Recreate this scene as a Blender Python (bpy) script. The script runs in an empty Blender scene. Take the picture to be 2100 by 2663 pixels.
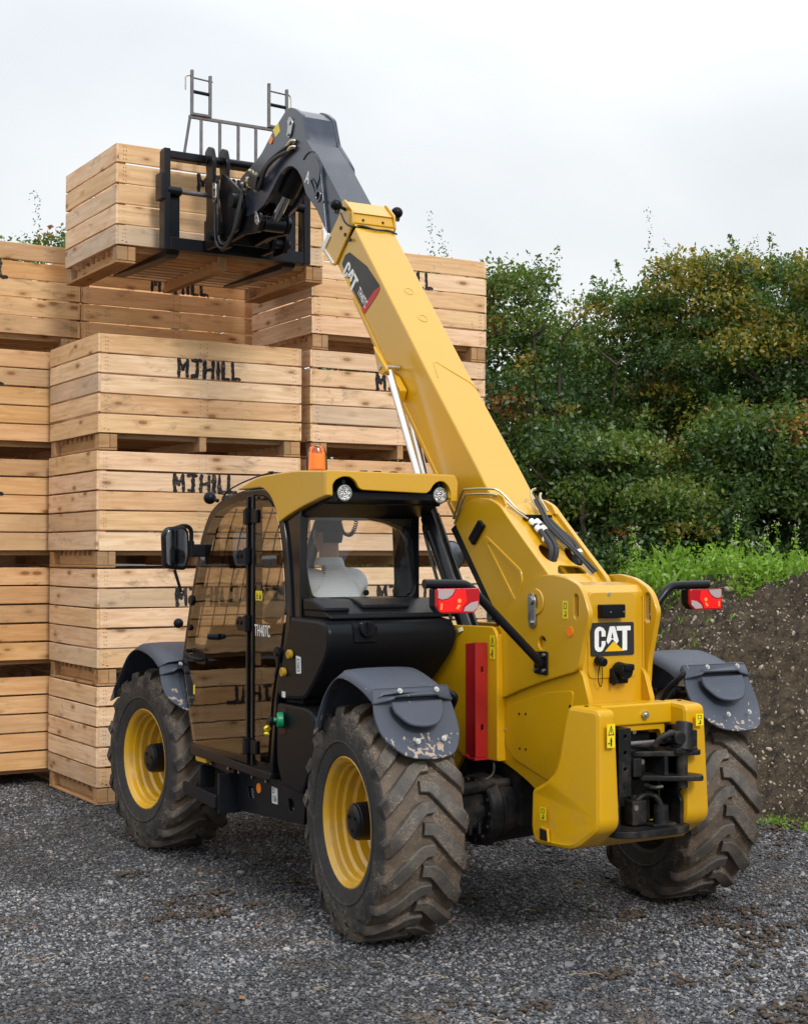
import bpy, bmesh, math, random
import numpy as np
from mathutils import Vector, Matrix, Euler, noise as mnoise

R = math.radians
random.seed(7)
rng = np.random.default_rng(11)
scene = bpy.context.scene
COL = scene.collection

# ------------------------------------------------------------------ camera
cam_data = bpy.data.cameras.new("camera")
cam_data.sensor_fit = 'VERTICAL'
cam_data.sensor_height = 36.0
cam_data.lens = 3927.45 / 2663.0 * 36.0
cam_data.clip_start = 0.1
cam_data.clip_end = 2000
cam = bpy.data.objects.new("camera", cam_data)
COL.objects.link(cam)
CAM = Vector((-4.9265, -6.8984, 1.9877))
YAW, PIT = 0.5397, 0.0289
cam.location = CAM
cam.rotation_euler = (R(90) + PIT, 0, -YAW)
scene.camera = cam

# ------------------------------------------------------------------ sky, sun, exposure
SUN_EL, SUN_AZ = R(36), R(186)          # azimuth clockwise from +Y: behind the camera, a little right
world = bpy.data.worlds.new("World")
scene.world = world
world.use_nodes = True
wn, wl = world.node_tree.nodes, world.node_tree.links
wn.clear()
w_out = wn.new('ShaderNodeOutputWorld')
w_bg = wn.new('ShaderNodeBackground')
w_sky = wn.new('ShaderNodeTexSky')
w_sky.sky_type = 'NISHITA'
w_sky.sun_disc = False
w_sky.sun_elevation = SUN_EL
w_sky.sun_rotation = SUN_AZ
w_sky.air_density = 1.6
w_sky.dust_density = 3.0
w_tc = wn.new('ShaderNodeTexCoord')
w_map = wn.new('ShaderNodeMapping')
w_map.inputs['Scale'].default_value = (1.0, 1.0, 2.4)
w_map.inputs['Location'].default_value = (0.4, 1.3, 0.2)
w_n = wn.new('ShaderNodeTexNoise')
w_n.inputs['Scale'].default_value = 1.5
w_n.inputs['Detail'].default_value = 5.0
w_n.inputs['Roughness'].default_value = 0.45
w_n.inputs['Distortion'].default_value = 0.3
w_r = wn.new('ShaderNodeValToRGB')
w_r.color_ramp.elements[0].position = 0.36
w_r.color_ramp.elements[0].color = (4.95, 5.2, 5.5, 1)
w_r.color_ramp.elements[1].position = 0.62
w_r.color_ramp.elements[1].color = (6.9, 7.0, 7.05, 1)
w_mix = wn.new('ShaderNodeMixRGB')
w_mix.inputs[0].default_value = 0.93
w_bg.inputs['Strength'].default_value = 0.12
wl.new(w_tc.outputs['Generated'], w_map.inputs['Vector'])
wl.new(w_map.outputs[0], w_n.inputs['Vector'])
wl.new(w_n.outputs['Fac'], w_r.inputs['Fac'])
wl.new(w_sky.outputs[0], w_mix.inputs[1])
wl.new(w_r.outputs[0], w_mix.inputs[2])
# an overcast sky is brighter overhead than at the horizon
w_sep = wn.new('ShaderNodeSeparateXYZ')
wl.new(w_tc.outputs['Generated'], w_sep.inputs[0])
w_el = wn.new('ShaderNodeMapRange')
for k, x in zip((1, 2, 3, 4), (0.25, 1.0, 1.0, 1.9)): w_el.inputs[k].default_value = x
wl.new(w_sep.outputs['Z'], w_el.inputs[0])
w_vm = wn.new('ShaderNodeVectorMath'); w_vm.operation = 'SCALE'
wl.new(w_mix.outputs[0], w_vm.inputs[0]); wl.new(w_el.outputs[0], w_vm.inputs['Scale'])
wl.new(w_vm.outputs[0], w_bg.inputs['Color'])
wl.new(w_bg.outputs[0], w_out.inputs['Surface'])

sun_d = bpy.data.lights.new("sun", 'SUN')
sun_d.energy = 1.5
sun_d.angle = R(14)
sun_d.color = (1.0, 0.97, 0.93)
sun = bpy.data.objects.new("sun", sun_d)
COL.objects.link(sun)
sd = Vector((math.sin(SUN_AZ) * math.cos(SUN_EL), math.cos(SUN_AZ) * math.cos(SUN_EL), math.sin(SUN_EL)))
sun.rotation_euler = sd.to_track_quat('Z', 'Y').to_euler()

vs = scene.view_settings
vs.view_transform = 'Standard'
vs.look = 'None'
vs.gamma = 1
vs.use_curve_mapping = False
vs.exposure = 0.36
scene.cycles.max_bounces = 8
scene.cycles.transparent_max_bounces = 12
scene.cycles.use_denoising = True

# ------------------------------------------------------------------ materials
def ramp(nt, pts):
    r = nt.nodes.new('ShaderNodeValToRGB')
    e = r.color_ramp.elements
    e[0].position, e[0].color = pts[0][0], (*pts[0][1], 1)
    e[1].position, e[1].color = pts[-1][0], (*pts[-1][1], 1)
    for p, c in pts[1:-1]:
        q = e.new(p); q.color = (*c, 1)
    return r

def noise_node(nt, vec, scale, detail=4, rough=0.5, dist=0.0):
    n = nt.nodes.new('ShaderNodeTexNoise')
    n.inputs['Scale'].default_value = scale
    n.inputs['Detail'].default_value = detail
    n.inputs['Roughness'].default_value = rough
    n.inputs['Distortion'].default_value = dist
    if vec is not None:
        nt.links.new(vec, n.inputs['Vector'])
    return n

def mapping(nt, vec, scale=(1, 1, 1), loc=(0, 0, 0)):
    m = nt.nodes.new('ShaderNodeMapping')
    m.inputs['Scale'].default_value = scale
    m.inputs['Location'].default_value = loc
    nt.links.new(vec, m.inputs['Vector'])
    return m.outputs[0]

def mixrgb(nt, fac, a, b, mode='MIX'):
    m = nt.nodes.new('ShaderNodeMixRGB')
    m.blend_type = mode
    for k, v in ((0, fac), (1, a), (2, b)):
        if isinstance(v, (int, float)):
            m.inputs[k].default_value = v
        elif isinstance(v, tuple):
            m.inputs[k].default_value = (*v, 1)
        else:
            nt.links.new(v, m.inputs[k])
    return m.outputs[0]

def math_node(nt, op, a, b=None, clamp=False):
    m = nt.nodes.new('ShaderNodeMath')
    m.operation = op
    m.use_clamp = clamp
    for k, v in ((0, a), (1, b)):
        if v is None: continue
        if isinstance(v, (int, float)): m.inputs[k].default_value = v
        else: nt.links.new(v, m.inputs[k])
    return m.outputs[0]

def mrange(nt, v, a, b, c=0.0, d=1.0):
    m = nt.nodes.new('ShaderNodeMapRange')
    nt.links.new(v, m.inputs[0])
    for k, x in zip((1, 2, 3, 4), (a, b, c, d)): m.inputs[k].default_value = x
    return m.outputs[0]

def bump(nt, h, strength, dist=0.01):
    b = nt.nodes.new('ShaderNodeBump')
    b.inputs['Strength'].default_value = strength
    b.inputs['Distance'].default_value = dist
    nt.links.new(h, b.inputs['Height'])
    return b.outputs[0]

def new_mat(name):
    m = bpy.data.materials.new(name)
    m.use_nodes = True
    nt = m.node_tree
    b = nt.nodes['Principled BSDF']
    return m, nt, b

def simple(name, col, rough=0.5, metal=0.0, var=0.12, vscale=6.0, coat=0.0, bumps=0.0, bscale=60, spec=0.5,
           dust=0.0, dustcol=(0.30, 0.24, 0.17), dscale=3.0, dust_z=None, emit=None):
    m, nt, b = new_mat(name)
    tc = nt.nodes.new('ShaderNodeTexCoord')
    geo = nt.nodes.new('ShaderNodeNewGeometry')
    pos = geo.outputs['Position']
    n = noise_node(nt, pos, vscale, 5, 0.6)
    c = mixrgb(nt, n.outputs['Fac'], tuple(x * (1 - var) for x in col), tuple(min(1, x * (1 + var)) for x in col))
    if dust > 0:
        d1 = noise_node(nt, pos, dscale, 8, 0.7, 0.4)
        f = mrange(nt, d1.outputs['Fac'], 0.45, 0.72, 0.0, dust)
        if dust_z is not None:
            sx = nt.nodes.new('ShaderNodeSeparateXYZ'); nt.links.new(pos, sx.inputs[0])
            fz = mrange(nt, sx.outputs['Z'], dust_z[0], dust_z[1], 1.0, 0.12)
            f = math_node(nt, 'MULTIPLY', f, fz)
        c = mixrgb(nt, f, c, dustcol)
        rr = math_node(nt, 'ADD', math_node(nt, 'MULTIPLY', f, 0.5), rough, clamp=True)
        nt.links.new(rr, b.inputs['Roughness'])
    else:
        rr = mrange(nt, n.outputs['Fac'], 0.3, 0.7, max(0.02, rough - 0.06), min(1, rough + 0.08))
        nt.links.new(rr, b.inputs['Roughness'])
    nt.links.new(c, b.inputs['Base Color'])
    b.inputs['Metallic'].default_value = metal
    b.inputs['Specular IOR Level'].default_value = spec
    b.inputs['Coat Weight'].default_value = coat
    b.inputs['Coat Roughness'].default_value = 0.2
    b.inputs['Coat IOR'].default_value = 1.6
    if bumps > 0:
        n2 = noise_node(nt, pos, bscale, 4, 0.6)
        nt.links.new(bump(nt, n2.outputs['Fac'], bumps, 0.004), b.inputs['Normal'])
    if emit:
        b.inputs['Emission Color'].default_value = (*emit[0], 1)
        b.inputs['Emission Strength'].default_value = emit[1]
    return m

YEL = (0.58, 0.315, 0.003)
M = {}
M['yellow'] = simple('yellow_paint', YEL, 0.30, var=0.05, vscale=1.6, coat=0.7, spec=0.45, bumps=0.03, bscale=9, dust=0.04, dustcol=(0.42, 0.26, 0.08), dscale=2.2)
M['yellow_low'] = simple('yellow_paint_dusty', YEL, 0.34, var=0.08, vscale=3, coat=0.08, spec=0.35, bumps=0.05, bscale=14, dust=0.36, dustcol=(0.24, 0.15, 0.07), dscale=6.0, dust_z=(0.5, 1.15))
M['yellow_rim'] = simple('yellow_rim_paint', (0.62, 0.34, 0.006), 0.3, var=0.06, vscale=4, coat=0.5, dust=0.5, dustcol=(0.33, 0.22, 0.12), dscale=13)
M['grey_boom'] = simple('dark_grey_boom_paint', (0.013, 0.022, 0.045), 0.28, var=0.15, vscale=3, coat=0.3, bumps=0.04, bscale=12, dust=0.22, dustcol=(0.16, 0.16, 0.17), dscale=6)
M['black'] = simple('black_paint', (0.007, 0.008, 0.011), 0.30, var=0.2, vscale=5, coat=0.06, spec=0.22, dust=0.03, dustcol=(0.07, 0.065, 0.06), dscale=5)
M['black_gloss'] = simple('gloss_black_frame', (0.006, 0.007, 0.009), 0.14, var=0.1, coat=0.08, spec=0.3)
M['black_plastic'] = simple('black_moulded_plastic', (0.0065, 0.007, 0.0085), 0.32, var=0.15, spec=0.17, bumps=0.08, bscale=420, dust=0.02, dustcol=(0.05, 0.05, 0.055), dscale=4)
M['fender'] = None
M['black_plastic'].node_tree.nodes['Principled BSDF'].inputs['Specular Tint'].default_value = (0.75, 0.88, 1.0, 1)
M['steel'] = simple('bare_steel', (0.42, 0.42, 0.41), 0.32, 1.0, var=0.25, vscale=20)
M['zinc'] = simple('zinc_bolt', (0.55, 0.54, 0.50), 0.35, 1.0, var=0.2, vscale=40)
M['chrome'] = simple('chrome_rod', (0.8, 0.81, 0.83), 0.08, 1.0, var=0.03)
M['rust_steel'] = simple('weathered_steel', (0.15, 0.15, 0.155), 0.5, 0.5, var=0.3, vscale=12, dust=0.6, dustcol=(0.14, 0.08, 0.05), dscale=14)
M['red'] = simple('red_paint', (0.33, 0.008, 0.012), 0.35, var=0.15, coat=0.3, dust=0.12, dustcol=(0.2, 0.05, 0.04))
M['hose'] = simple('black_hose', (0.02, 0.021, 0.024), 0.5, var=0.2, bumps=0.3, bscale=300)
M['white_print'] = simple('white_print', (0.8, 0.8, 0.78), 0.4, var=0.03)
M['black_print'] = simple('black_print', (0.018, 0.018, 0.02), 0.4, var=0.05)
M['logo_yellow'] = simple('logo_yellow', (0.78, 0.46, 0.01), 0.35, var=0.02)
M['sticker'] = simple('yellow_sticker', (0.80, 0.62, 0.01), 0.35, var=0.03)
M['logo_red'] = simple('logo_red', (0.5, 0.015, 0.025), 0.35, var=0.02)
M['orange'] = simple('orange_reflector', (0.9, 0.22, 0.01), 0.3, var=0.05)
M['amber_gauge'] = simple('amber_gauge', (0.35, 0.22, 0.01), 0.2, var=0.4, vscale=90, coat=0.5)
M['red_dot'] = simple('red_cap', (0.75, 0.01, 0.01), 0.35, var=0.05)
M['green'] = simple('green_cap', (0.0, 0.20, 0.08), 0.35, var=0.1)
M['mud_metal'] = simple('muddy_black_iron', (0.007, 0.008, 0.009), 0.4, spec=0.3, var=0.3, vscale=8, bumps=0.4, bscale=25, dust=0.38, dustcol=(0.13, 0.095, 0.07), dscale=7)
M['seat'] = simple('seat_cloth', (0.02, 0.02, 0.022), 0.9)
M['brass'] = simple('plated_fitting', (0.52, 0.47, 0.33), 0.35, 1.0, var=0.2, vscale=30)
M['paper'] = simple('paper_label', (0.62, 0.65, 0.62), 0.5, var=0.04)

def m_fender():
    m, nt, b = new_mat('grey_plastic_fender')
    geo = nt.nodes.new('ShaderNodeNewGeometry'); pos = geo.outputs['Position']
    n = noise_node(nt, pos, 5, 6, 0.65)
    c = mixrgb(nt, n.outputs['Fac'], (0.040, 0.049, 0.070), (0.060, 0.072, 0.100))
    sx = nt.nodes.new('ShaderNodeSeparateXYZ'); nt.links.new(pos, sx.inputs[0])
    streak = noise_node(nt, mapping(nt, pos, (34, 34, 3.2)), 1.0, 2, 0.5, 0.5)
    low = mrange(nt, sx.outputs['Z'], 0.96, 1.16, 0.235, -0.03)
    s = math_node(nt, 'ADD', streak.outputs['Fac'], low)
    f = mrange(nt, s, 0.70, 0.715, 0.0, 0.85)
    spk = noise_node(nt, pos, 60, 2, 0.5)
    f2 = mrange(nt, spk.outputs['Fac'], 0.74, 0.76, 0.0, 0.3)
    c = mixrgb(nt, f, c, (0.42, 0.34, 0.26))
    c = mixrgb(nt, f2, c, (0.22, 0.15, 0.09))
    nt.links.new(c, b.inputs['Base Color'])
    nt.links.new(math_node(nt, 'ADD', f, 0.5, clamp=True), b.inputs['Roughness'])
    n2 = noise_node(nt, pos, 500, 2, 0.5)
    nt.links.new(bump(nt, n2.outputs['Fac'], 0.12, 0.002), b.inputs['Normal'])
    return m
M['fender'] = m_fender()

def m_rubber(tread):
    m, nt, b = new_mat('tyre_tread_rubber' if tread else 'tyre_rubber')
    tc = nt.nodes.new('ShaderNodeTexCoord'); o = tc.outputs['Object']
    # radius from the wheel axis (object X)
    sx = nt.nodes.new('ShaderNodeSeparateXYZ'); nt.links.new(o, sx.inputs[0])
    r = math_node(nt, 'SQRT', math_node(nt, 'ADD', math_node(nt, 'POWER', sx.outputs['Y'], 2.0), math_node(nt, 'POWER', sx.outputs['Z'], 2.0)))
    n = noise_node(nt, o, 7, 8, 0.72, 0.4)
    n2 = noise_node(nt, o, 45, 5, 0.7)
    base = mixrgb(nt, n2.outputs['Fac'], (0.012, 0.012, 0.013), (0.040, 0.039, 0.038))
    # dried mud between the lugs, scuffed grey on lug tops
    groove = mrange(nt, r, 0.605, 0.55, 0.0, 1.0)
    side = mrange(nt, math_node(nt, 'ABSOLUTE', sx.outputs['X']), 0.205, 0.226, 1.0, 0.0)
    mudf = math_node(nt, 'MULTIPLY', math_node(nt, 'MULTIPLY', groove, side), mrange(nt, n.outputs['Fac'], 0.22, 0.6, 0.55, 1.0))
    rimzone = mrange(nt, r, 0.53, 0.565, 0.0, 1.0)
    mudf = math_node(nt, 'MULTIPLY', mudf, rimzone)
    mud = mixrgb(nt, n2.outputs['Fac'], (0.085, 0.058, 0.038), (0.235, 0.165, 0.110))
    c = mixrgb(nt, mudf, base, mud)
    top = mrange(nt, r, 0.594, 0.606, 0.0, 0.75)
    c = mixrgb(nt, math_node(nt, 'MULTIPLY', top, mrange(nt, n.outputs['Fac'], 0.35, 0.6, 0.45, 1.0)), c, (0.125, 0.113, 0.098))
    # dry straw scratches on the side wall
    scr = noise_node(nt, mapping(nt, o, (3, 9, 9)), 2.2, 2, 0.5, 1.6)
    lines = nt.nodes.new('ShaderNodeTexVoronoi'); lines.feature = 'DISTANCE_TO_EDGE'
    lines.inputs['Scale'].default_value = 24
    nt.links.new(mixrgb(nt, 0.12, o, scr.outputs['Color']), lines.inputs['Vector'])
    lf = mrange(nt, lines.outputs['Distance'], 0.0, 0.06, 0.9, 0.0)
    gate = mrange(nt, noise_node(nt, o, 7, 3, 0.6).outputs['Fac'], 0.46, 0.60, 0.0, 1.0)
    outer = mrange(nt, r, 0.40, 0.50, 0.15, 1.0)
    lf = math_node(nt, 'MULTIPLY', math_node(nt, 'MULTIPLY', lf, gate), outer)
    c = mixrgb(nt, lf, c, (0.30, 0.25, 0.19))
    dusty = math_node(nt, 'MULTIPLY', mrange(nt, n.outputs['Fac'], 0.45, 0.72, 0.0, 0.7), mrange(nt, r, 0.46, 0.58, 0.05, 1.0))
    c = mixrgb(nt, dusty, c, (0.13, 0.10, 0.075))
    nt.links.new(c, b.inputs['Base Color'])
    b.inputs['Roughness'].default_value = 0.68
    b.inputs['Specular IOR Level'].default_value = 0.35
    nt.links.new(bump(nt, n2.outputs['Fac'], 0.35, 0.004), b.inputs['Normal'])
    return m
M['rubber'] = m_rubber(False)

def m_wood(name, tone=1.0):
    m, nt, b = new_mat(name)
    tc = nt.nodes.new('ShaderNodeTexCoord'); o = tc.outputs['Object']
    oi = nt.nodes.new('ShaderNodeObjectInfo'); rnd = oi.outputs['Random']
    cv = nt.nodes.new('ShaderNodeCombineXYZ')
    nt.links.new(math_node(nt, 'MULTIPLY', rnd, 37.0), cv.inputs[0])
    nt.links.new(math_node(nt, 'MULTIPLY', rnd, 91.0), cv.inputs[1])
    nt.links.new(math_node(nt, 'MULTIPLY', rnd, 53.0), cv.inputs[2])
    va = nt.nodes.new('ShaderNodeVectorMath'); va.operation = 'ADD'
    nt.links.new(o, va.inputs[0]); nt.links.new(cv.outputs[0], va.inputs[1])
    v = va.outputs[0]
    # knots
    kv = mapping(nt, v, (3.2, 8.0, 8.0))
    vor = nt.nodes.new('ShaderNodeTexVoronoi'); vor.inputs['Scale'].default_value = 1.0
    vor.inputs['Randomness'].default_value = 1.0
    nt.links.new(kv, vor.inputs['Vector'])
    kd = vor.outputs['Distance']
    # grain flowing round the knots
    warp = mixrgb(nt, mrange(nt, kd, 0.0, 0.35, 0.16, 0.0), mapping(nt, v, (1.1, 15, 15)), vor.outputs['Color'], 'ADD')
    g1 = noise_node(nt, warp, 2.2, 5, 0.6, 0.5)
    fine = noise_node(nt, mapping(nt, v, (6, 140, 140)), 1.0, 3, 0.6)
    tint = ramp(nt, [(0.0, (0.86, 0.585, 0.385)), (0.25, (0.88, 0.66, 0.44)), (0.5, (0.86, 0.60, 0.40)), (0.72, (0.80, 0.555, 0.31)), (0.9, (0.72, 0.45, 0.25)), (1.0, (0.62, 0.50, 0.38))])
    frac = math_node(nt, 'FRACT', math_node(nt, 'MULTIPLY', rnd, 13.7))
    nt.links.new(frac, tint.inputs['Fac'])
    dark = mixrgb(nt, 1.0, tint.outputs[0], (0.72, 0.60, 0.48), 'MULTIPLY')
    c = mixrgb(nt, mrange(nt, g1.outputs['Fac'], 0.40, 0.66, 0.0, 0.75), tint.outputs[0], dark)
    c = mixrgb(nt, mrange(nt, fine.outputs['Fac'], 0.35, 0.65, 0.0, 0.22), c, dark)
    big = noise_node(nt, mapping(nt, v, (1.2, 3, 3)), 1.6, 3, 0.5)
    c = mixrgb(nt, mrange(nt, big.outputs['Fac'], 0.5, 0.72, 0.0, 0.45), c, (0.60, 0.38, 0.20))
    kf = mrange(nt, kd, 0.10, 0.15, 0.75, 0.0)
    ring = mrange(nt, kd, 0.12, 0.30, 0.55, 0.0)
    c = mixrgb(nt, ring, c, (0.42, 0.22, 0.09))
    c = mixrgb(nt, kf, c, (0.22, 0.10, 0.045))
    # weather stains
    st = noise_node(nt, mapping(nt, v, (2.2, 5, 5), (3, 3, 3)), 1.4, 6, 0.7, 0.6)
    old = mrange(nt, math_node(nt, 'FRACT', math_node(nt, 'MULTIPLY', rnd, 29.3)), 0.72, 1.0, 0.0, 0.55)
    grey = mixrgb(nt, fine.outputs['Fac'], (0.30, 0.25, 0.19), (0.52, 0.44, 0.34))
    c = mixrgb(nt, math_node(nt, 'MULTIPLY', old, mrange(nt, big.outputs['Fac'], 0.3, 0.6, 0.5, 1.0)), c, grey)
    sf = mrange(nt, st.outputs['Fac'], 0.58, 0.72, 0.0, 0.7)
    c = mixrgb(nt, sf, c, (0.19, 0.155, 0.115))
    c = mixrgb(nt, 1.0, c, tone if isinstance(tone, tuple) else (tone, tone, tone), 'MULTIPLY')
    nt.links.new(c, b.inputs['Base Color'])
    b.inputs['Roughness'].default_value = 0.78
    b.inputs['Specular IOR Level'].default_value = 0.25
    h = mixrgb(nt, 0.5, g1.outputs['Fac'], fine.outputs['Fac'])
    nt.links.new(bump(nt, h, 0.25, 0.003), b.inputs['Normal'])
    return m
M['wood'] = m_wood('pine_plank')
M['wood_base'] = m_wood('weathered_shaded_pine_bearer', (0.60, 0.52, 0.41))  # weathered pine, with the shade under the boxes put into its tone
M['wood_warm'] = m_wood('yellowed_pine_plank', (0.86, 0.76, 0.60))
def m_stencil():
    m, nt, b = new_mat('black_stencil_paint')
    geo = nt.nodes.new('ShaderNodeNewGeometry')
    n = noise_node(nt, mapping(nt, geo.outputs['Position'], (30, 60, 160)), 1.0, 5, 0.7)
    n2 = noise_node(nt, geo.outputs['Position'], 9, 3, 0.6)
    f = mrange(nt, math_node(nt, 'ADD', n.outputs['Fac'], math_node(nt, 'MULTIPLY', n2.outputs['Fac'], 0.35)), 0.72, 0.84, 0.0, 0.75)
    nt.links.new(mixrgb(nt, f, (0.018, 0.019, 0.022), (0.30, 0.21, 0.135)), b.inputs['Base Color'])
    b.inputs['Roughness'].default_value = 0.8; b.inputs['Specular IOR Level'].default_value = 0.15
    return m
M['stencil'] = m_stencil()
M['nail'] = simple('rusty_nail', (0.045, 0.035, 0.03), 0.6, 0.3)
M['staple'] = simple('galvanised_nail_plate', (0.45, 0.47, 0.48), 0.35, 0.9, var=0.3, vscale=70)

def m_glass(name, tint, refl=1.0, ior=1.5):
    m, nt, b = new_mat(name)
    nt.nodes.remove(b)
    out = [n for n in nt.nodes if n.type == 'OUTPUT_MATERIAL'][0]
    tr = nt.nodes.new('ShaderNodeBsdfTransparent'); tr.inputs[0].default_value = (*tint, 1)
    gl = nt.nodes.new('ShaderNodeBsdfGlossy'); gl.inputs['Roughness'].default_value = 0.015
    gl.inputs['Color'].default_value = (0.95, 0.95, 0.95, 1)
    geo = nt.nodes.new('ShaderNodeNewGeometry')
    nn = noise_node(nt, geo.outputs['Position'], 2.2, 2, 0.5)
    nt.links.new(bump(nt, nn.outputs['Fac'], 0.06, 0.02), gl.inputs['Normal'])
    fr = nt.nodes.new('ShaderNodeFresnel'); fr.inputs[0].default_value = ior
    mx = nt.nodes.new('ShaderNodeMixShader')
    nt.links.new(math_node(nt, 'MULTIPLY', fr.outputs[0], refl, clamp=True), mx.inputs[0])
    nt.links.new(tr.outputs[0], mx.inputs[1]); nt.links.new(gl.outputs[0], mx.inputs[2])
    nt.links.new(mx.outputs[0], out.inputs['Surface'])
    return m
M['glass_tint'] = m_glass('brown_tinted_glass', (0.66, 0.60, 0.51), 1.2)
M['glass_rear'] = m_glass('clear_rear_glass', (0.96, 0.97, 0.97), 0.6)
M['mirror'] = simple('mirror_glass', (0.30, 0.33, 0.38), 0.03, 1.0, var=0.02)

def m_lens(name, col, emit=0.0, rough=0.12):
    m, nt, b = new_mat(name)
    geo = nt.nodes.new('ShaderNodeNewGeometry')
    w = nt.nodes.new('ShaderNodeTexWave'); w.inputs['Scale'].default_value = 60; w.inputs['Distortion'].default_value = 0.5
    nt.links.new(geo.outputs['Position'], w.inputs['Vector'])
    nt.links.new(mixrgb(nt, w.outputs['Fac'], tuple(c * 0.6 for c in col), col), b.inputs['Base Color'])
    b.inputs['Roughness'].default_value = rough
    b.inputs['Coat Weight'].default_value = 0.6
    nt.links.new(bump(nt, w.outputs['Fac'], 0.3, 0.003), b.inputs['Normal'])
    if emit:
        b.inputs['Emission Color'].default_value = (*col, 1)
        b.inputs['Emission Strength'].default_value = emit
    return m
M['lens_red'] = m_lens('red_lamp_lens', (0.50, 0.004, 0.012), 0.08)
M['lens_lit'] = m_lens('lit_red_lens', (0.85, 0.008, 0.008), 0.42)
M['lens_hot'] = m_lens('lit_bulb_glow', (1.0, 0.13, 0.03), 1.4)
M['lens_clear'] = m_lens('clear_lamp_lens', (0.55, 0.44, 0.45), 0.0)
def m_reflector():
    m, nt, b = new_mat('work_lamp_reflector')
    geo = nt.nodes.new('ShaderNodeNewGeometry')
    v = nt.nodes.new('ShaderNodeTexVoronoi'); v.inputs['Scale'].default_value = 110
    nt.links.new(geo.outputs['Position'], v.inputs['Vector'])
    sc = nt.nodes.new('ShaderNodeSeparateColor'); nt.links.new(v.outputs['Color'], sc.inputs[0])
    nt.links.new(mixrgb(nt, sc.outputs[0], (0.25, 0.27, 0.28), (0.95, 0.95, 0.93)), b.inputs['Base Color'])
    b.inputs['Metallic'].default_value = 0.75; b.inputs['Roughness'].default_value = 0.18; b.inputs['Coat Weight'].default_value = 1.0
    nt.links.new(bump(nt, v.outputs['Distance'], 0.9, 0.01), b.inputs['Normal'])
    return m
M['headlamp'] = m_reflector()
M['amber'] = m_lens('amber_beacon', (1.0, 0.42, 0.03), 0.4)
M['amber_hot'] = m_lens('amber_lit_bulb', (1.0, 0.62, 0.10), 9.0)

def m_shirt():
    m, nt, b = new_mat('white_blue_check_shirt')
    tc = nt.nodes.new('ShaderNodeTexCoord')
    fac = None
    sx = nt.nodes.new('ShaderNodeSeparateXYZ'); nt.links.new(tc.outputs['Object'], sx.inputs[0])
    for ax in ('X', 'Z'):
        f = math_node(nt, 'FRACT', math_node(nt, 'MULTIPLY', sx.outputs[ax], 95.0))
        s = math_node(nt, 'LESS_THAN', f, 0.25)
        fac = s if fac is None else math_node(nt, 'MAXIMUM', fac, s)
    nt.links.new(mixrgb(nt, fac, (0.90, 0.91, 0.92), (0.66, 0.72, 0.82)), b.inputs['Base Color'])
    b.inputs['Roughness'].default_value = 0.85
    return m
M['shirt'] = m_shirt()
M['skin'] = simple('skin', (0.50, 0.27, 0.18), 0.55, var=0.08, vscale=12)
M['hair'] = simple('dark_brown_hair', (0.022, 0.015, 0.010), 0.7, var=0.4, vscale=60, bumps=0.6, bscale=200)
M['trouser'] = simple('navy_trousers', (0.02, 0.03, 0.06), 0.9)

def m_ground():
    m, nt, b = new_mat('wet_gravel_ground')
    geo = nt.nodes.new('ShaderNodeNewGeometry'); pos = geo.outputs['Position']
    n = noise_node(nt, pos, 0.9, 8, 0.6, 0.5)
    v = nt.nodes.new('ShaderNodeTexVoronoi'); v.inputs['Scale'].default_value = 62
    nt.links.new(pos, v.inputs['Vector'])
    g = ramp(nt, [(0.0, (0.018, 0.018, 0.020)), (0.5, (0.055, 0.057, 0.062)), (0.85, (0.10, 0.102, 0.108)), (1.0, (0.16, 0.14, 0.12))])
    sc = nt.nodes.new('ShaderNodeSeparateColor'); nt.links.new(v.outputs['Color'], sc.inputs[0])
    nt.links.new(sc.outputs[0], g.inputs['Fac'])
    c = mixrgb(nt, mrange(nt, v.outputs['Distance'], 0.25, 0.6, 0.0, 0.6), g.outputs[0], (0.016, 0.015, 0.014))
    c = mixrgb(nt, mrange(nt, n.outputs['Fac'], 0.52, 0.68, 0.0, 0.75), c, (0.052, 0.040, 0.030))
    nt.links.new(c, b.inputs['Base Color'])
    b.inputs['Roughness'].default_value = 0.75
    nt.links.new(bump(nt, v.outputs['Distance'], 0.8, 0.012), b.inputs['Normal'])
    return m
M['ground'] = m_ground()

def m_stone(name, stops, rough=0.6, yard=False):
    m, nt, b = new_mat(name)
    oi = nt.nodes.new('ShaderNodeObjectInfo')
    tc = nt.nodes.new('ShaderNodeTexCoord')
    rp = ramp(nt, stops); rp.color_ramp.interpolation = 'LINEAR'
    nt.links.new(oi.outputs['Random'], rp.inputs['Fac'])
    n = noise_node(nt, tc.outputs['Object'], 3.0 , 3, 0.6)
    c = mixrgb(nt, mrange(nt, n.outputs['Fac'], 0.3, 0.7, 0.0, 0.5), rp.outputs[0], mixrgb(nt, 1.0, rp.outputs[0], (0.55, 0.55, 0.55), 'MULTIPLY'))
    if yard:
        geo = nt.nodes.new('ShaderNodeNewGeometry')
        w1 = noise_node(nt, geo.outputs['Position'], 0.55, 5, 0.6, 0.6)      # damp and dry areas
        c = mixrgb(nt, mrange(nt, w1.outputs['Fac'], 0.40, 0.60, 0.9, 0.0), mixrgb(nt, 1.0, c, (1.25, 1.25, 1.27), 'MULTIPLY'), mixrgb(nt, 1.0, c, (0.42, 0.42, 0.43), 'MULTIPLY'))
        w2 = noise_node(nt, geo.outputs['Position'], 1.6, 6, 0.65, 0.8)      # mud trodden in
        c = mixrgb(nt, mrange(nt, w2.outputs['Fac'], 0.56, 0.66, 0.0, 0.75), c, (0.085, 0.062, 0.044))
    nt.links.new(c, b.inputs['Base Color'])
    b.inputs['Roughness'].default_value = rough
    return m
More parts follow.
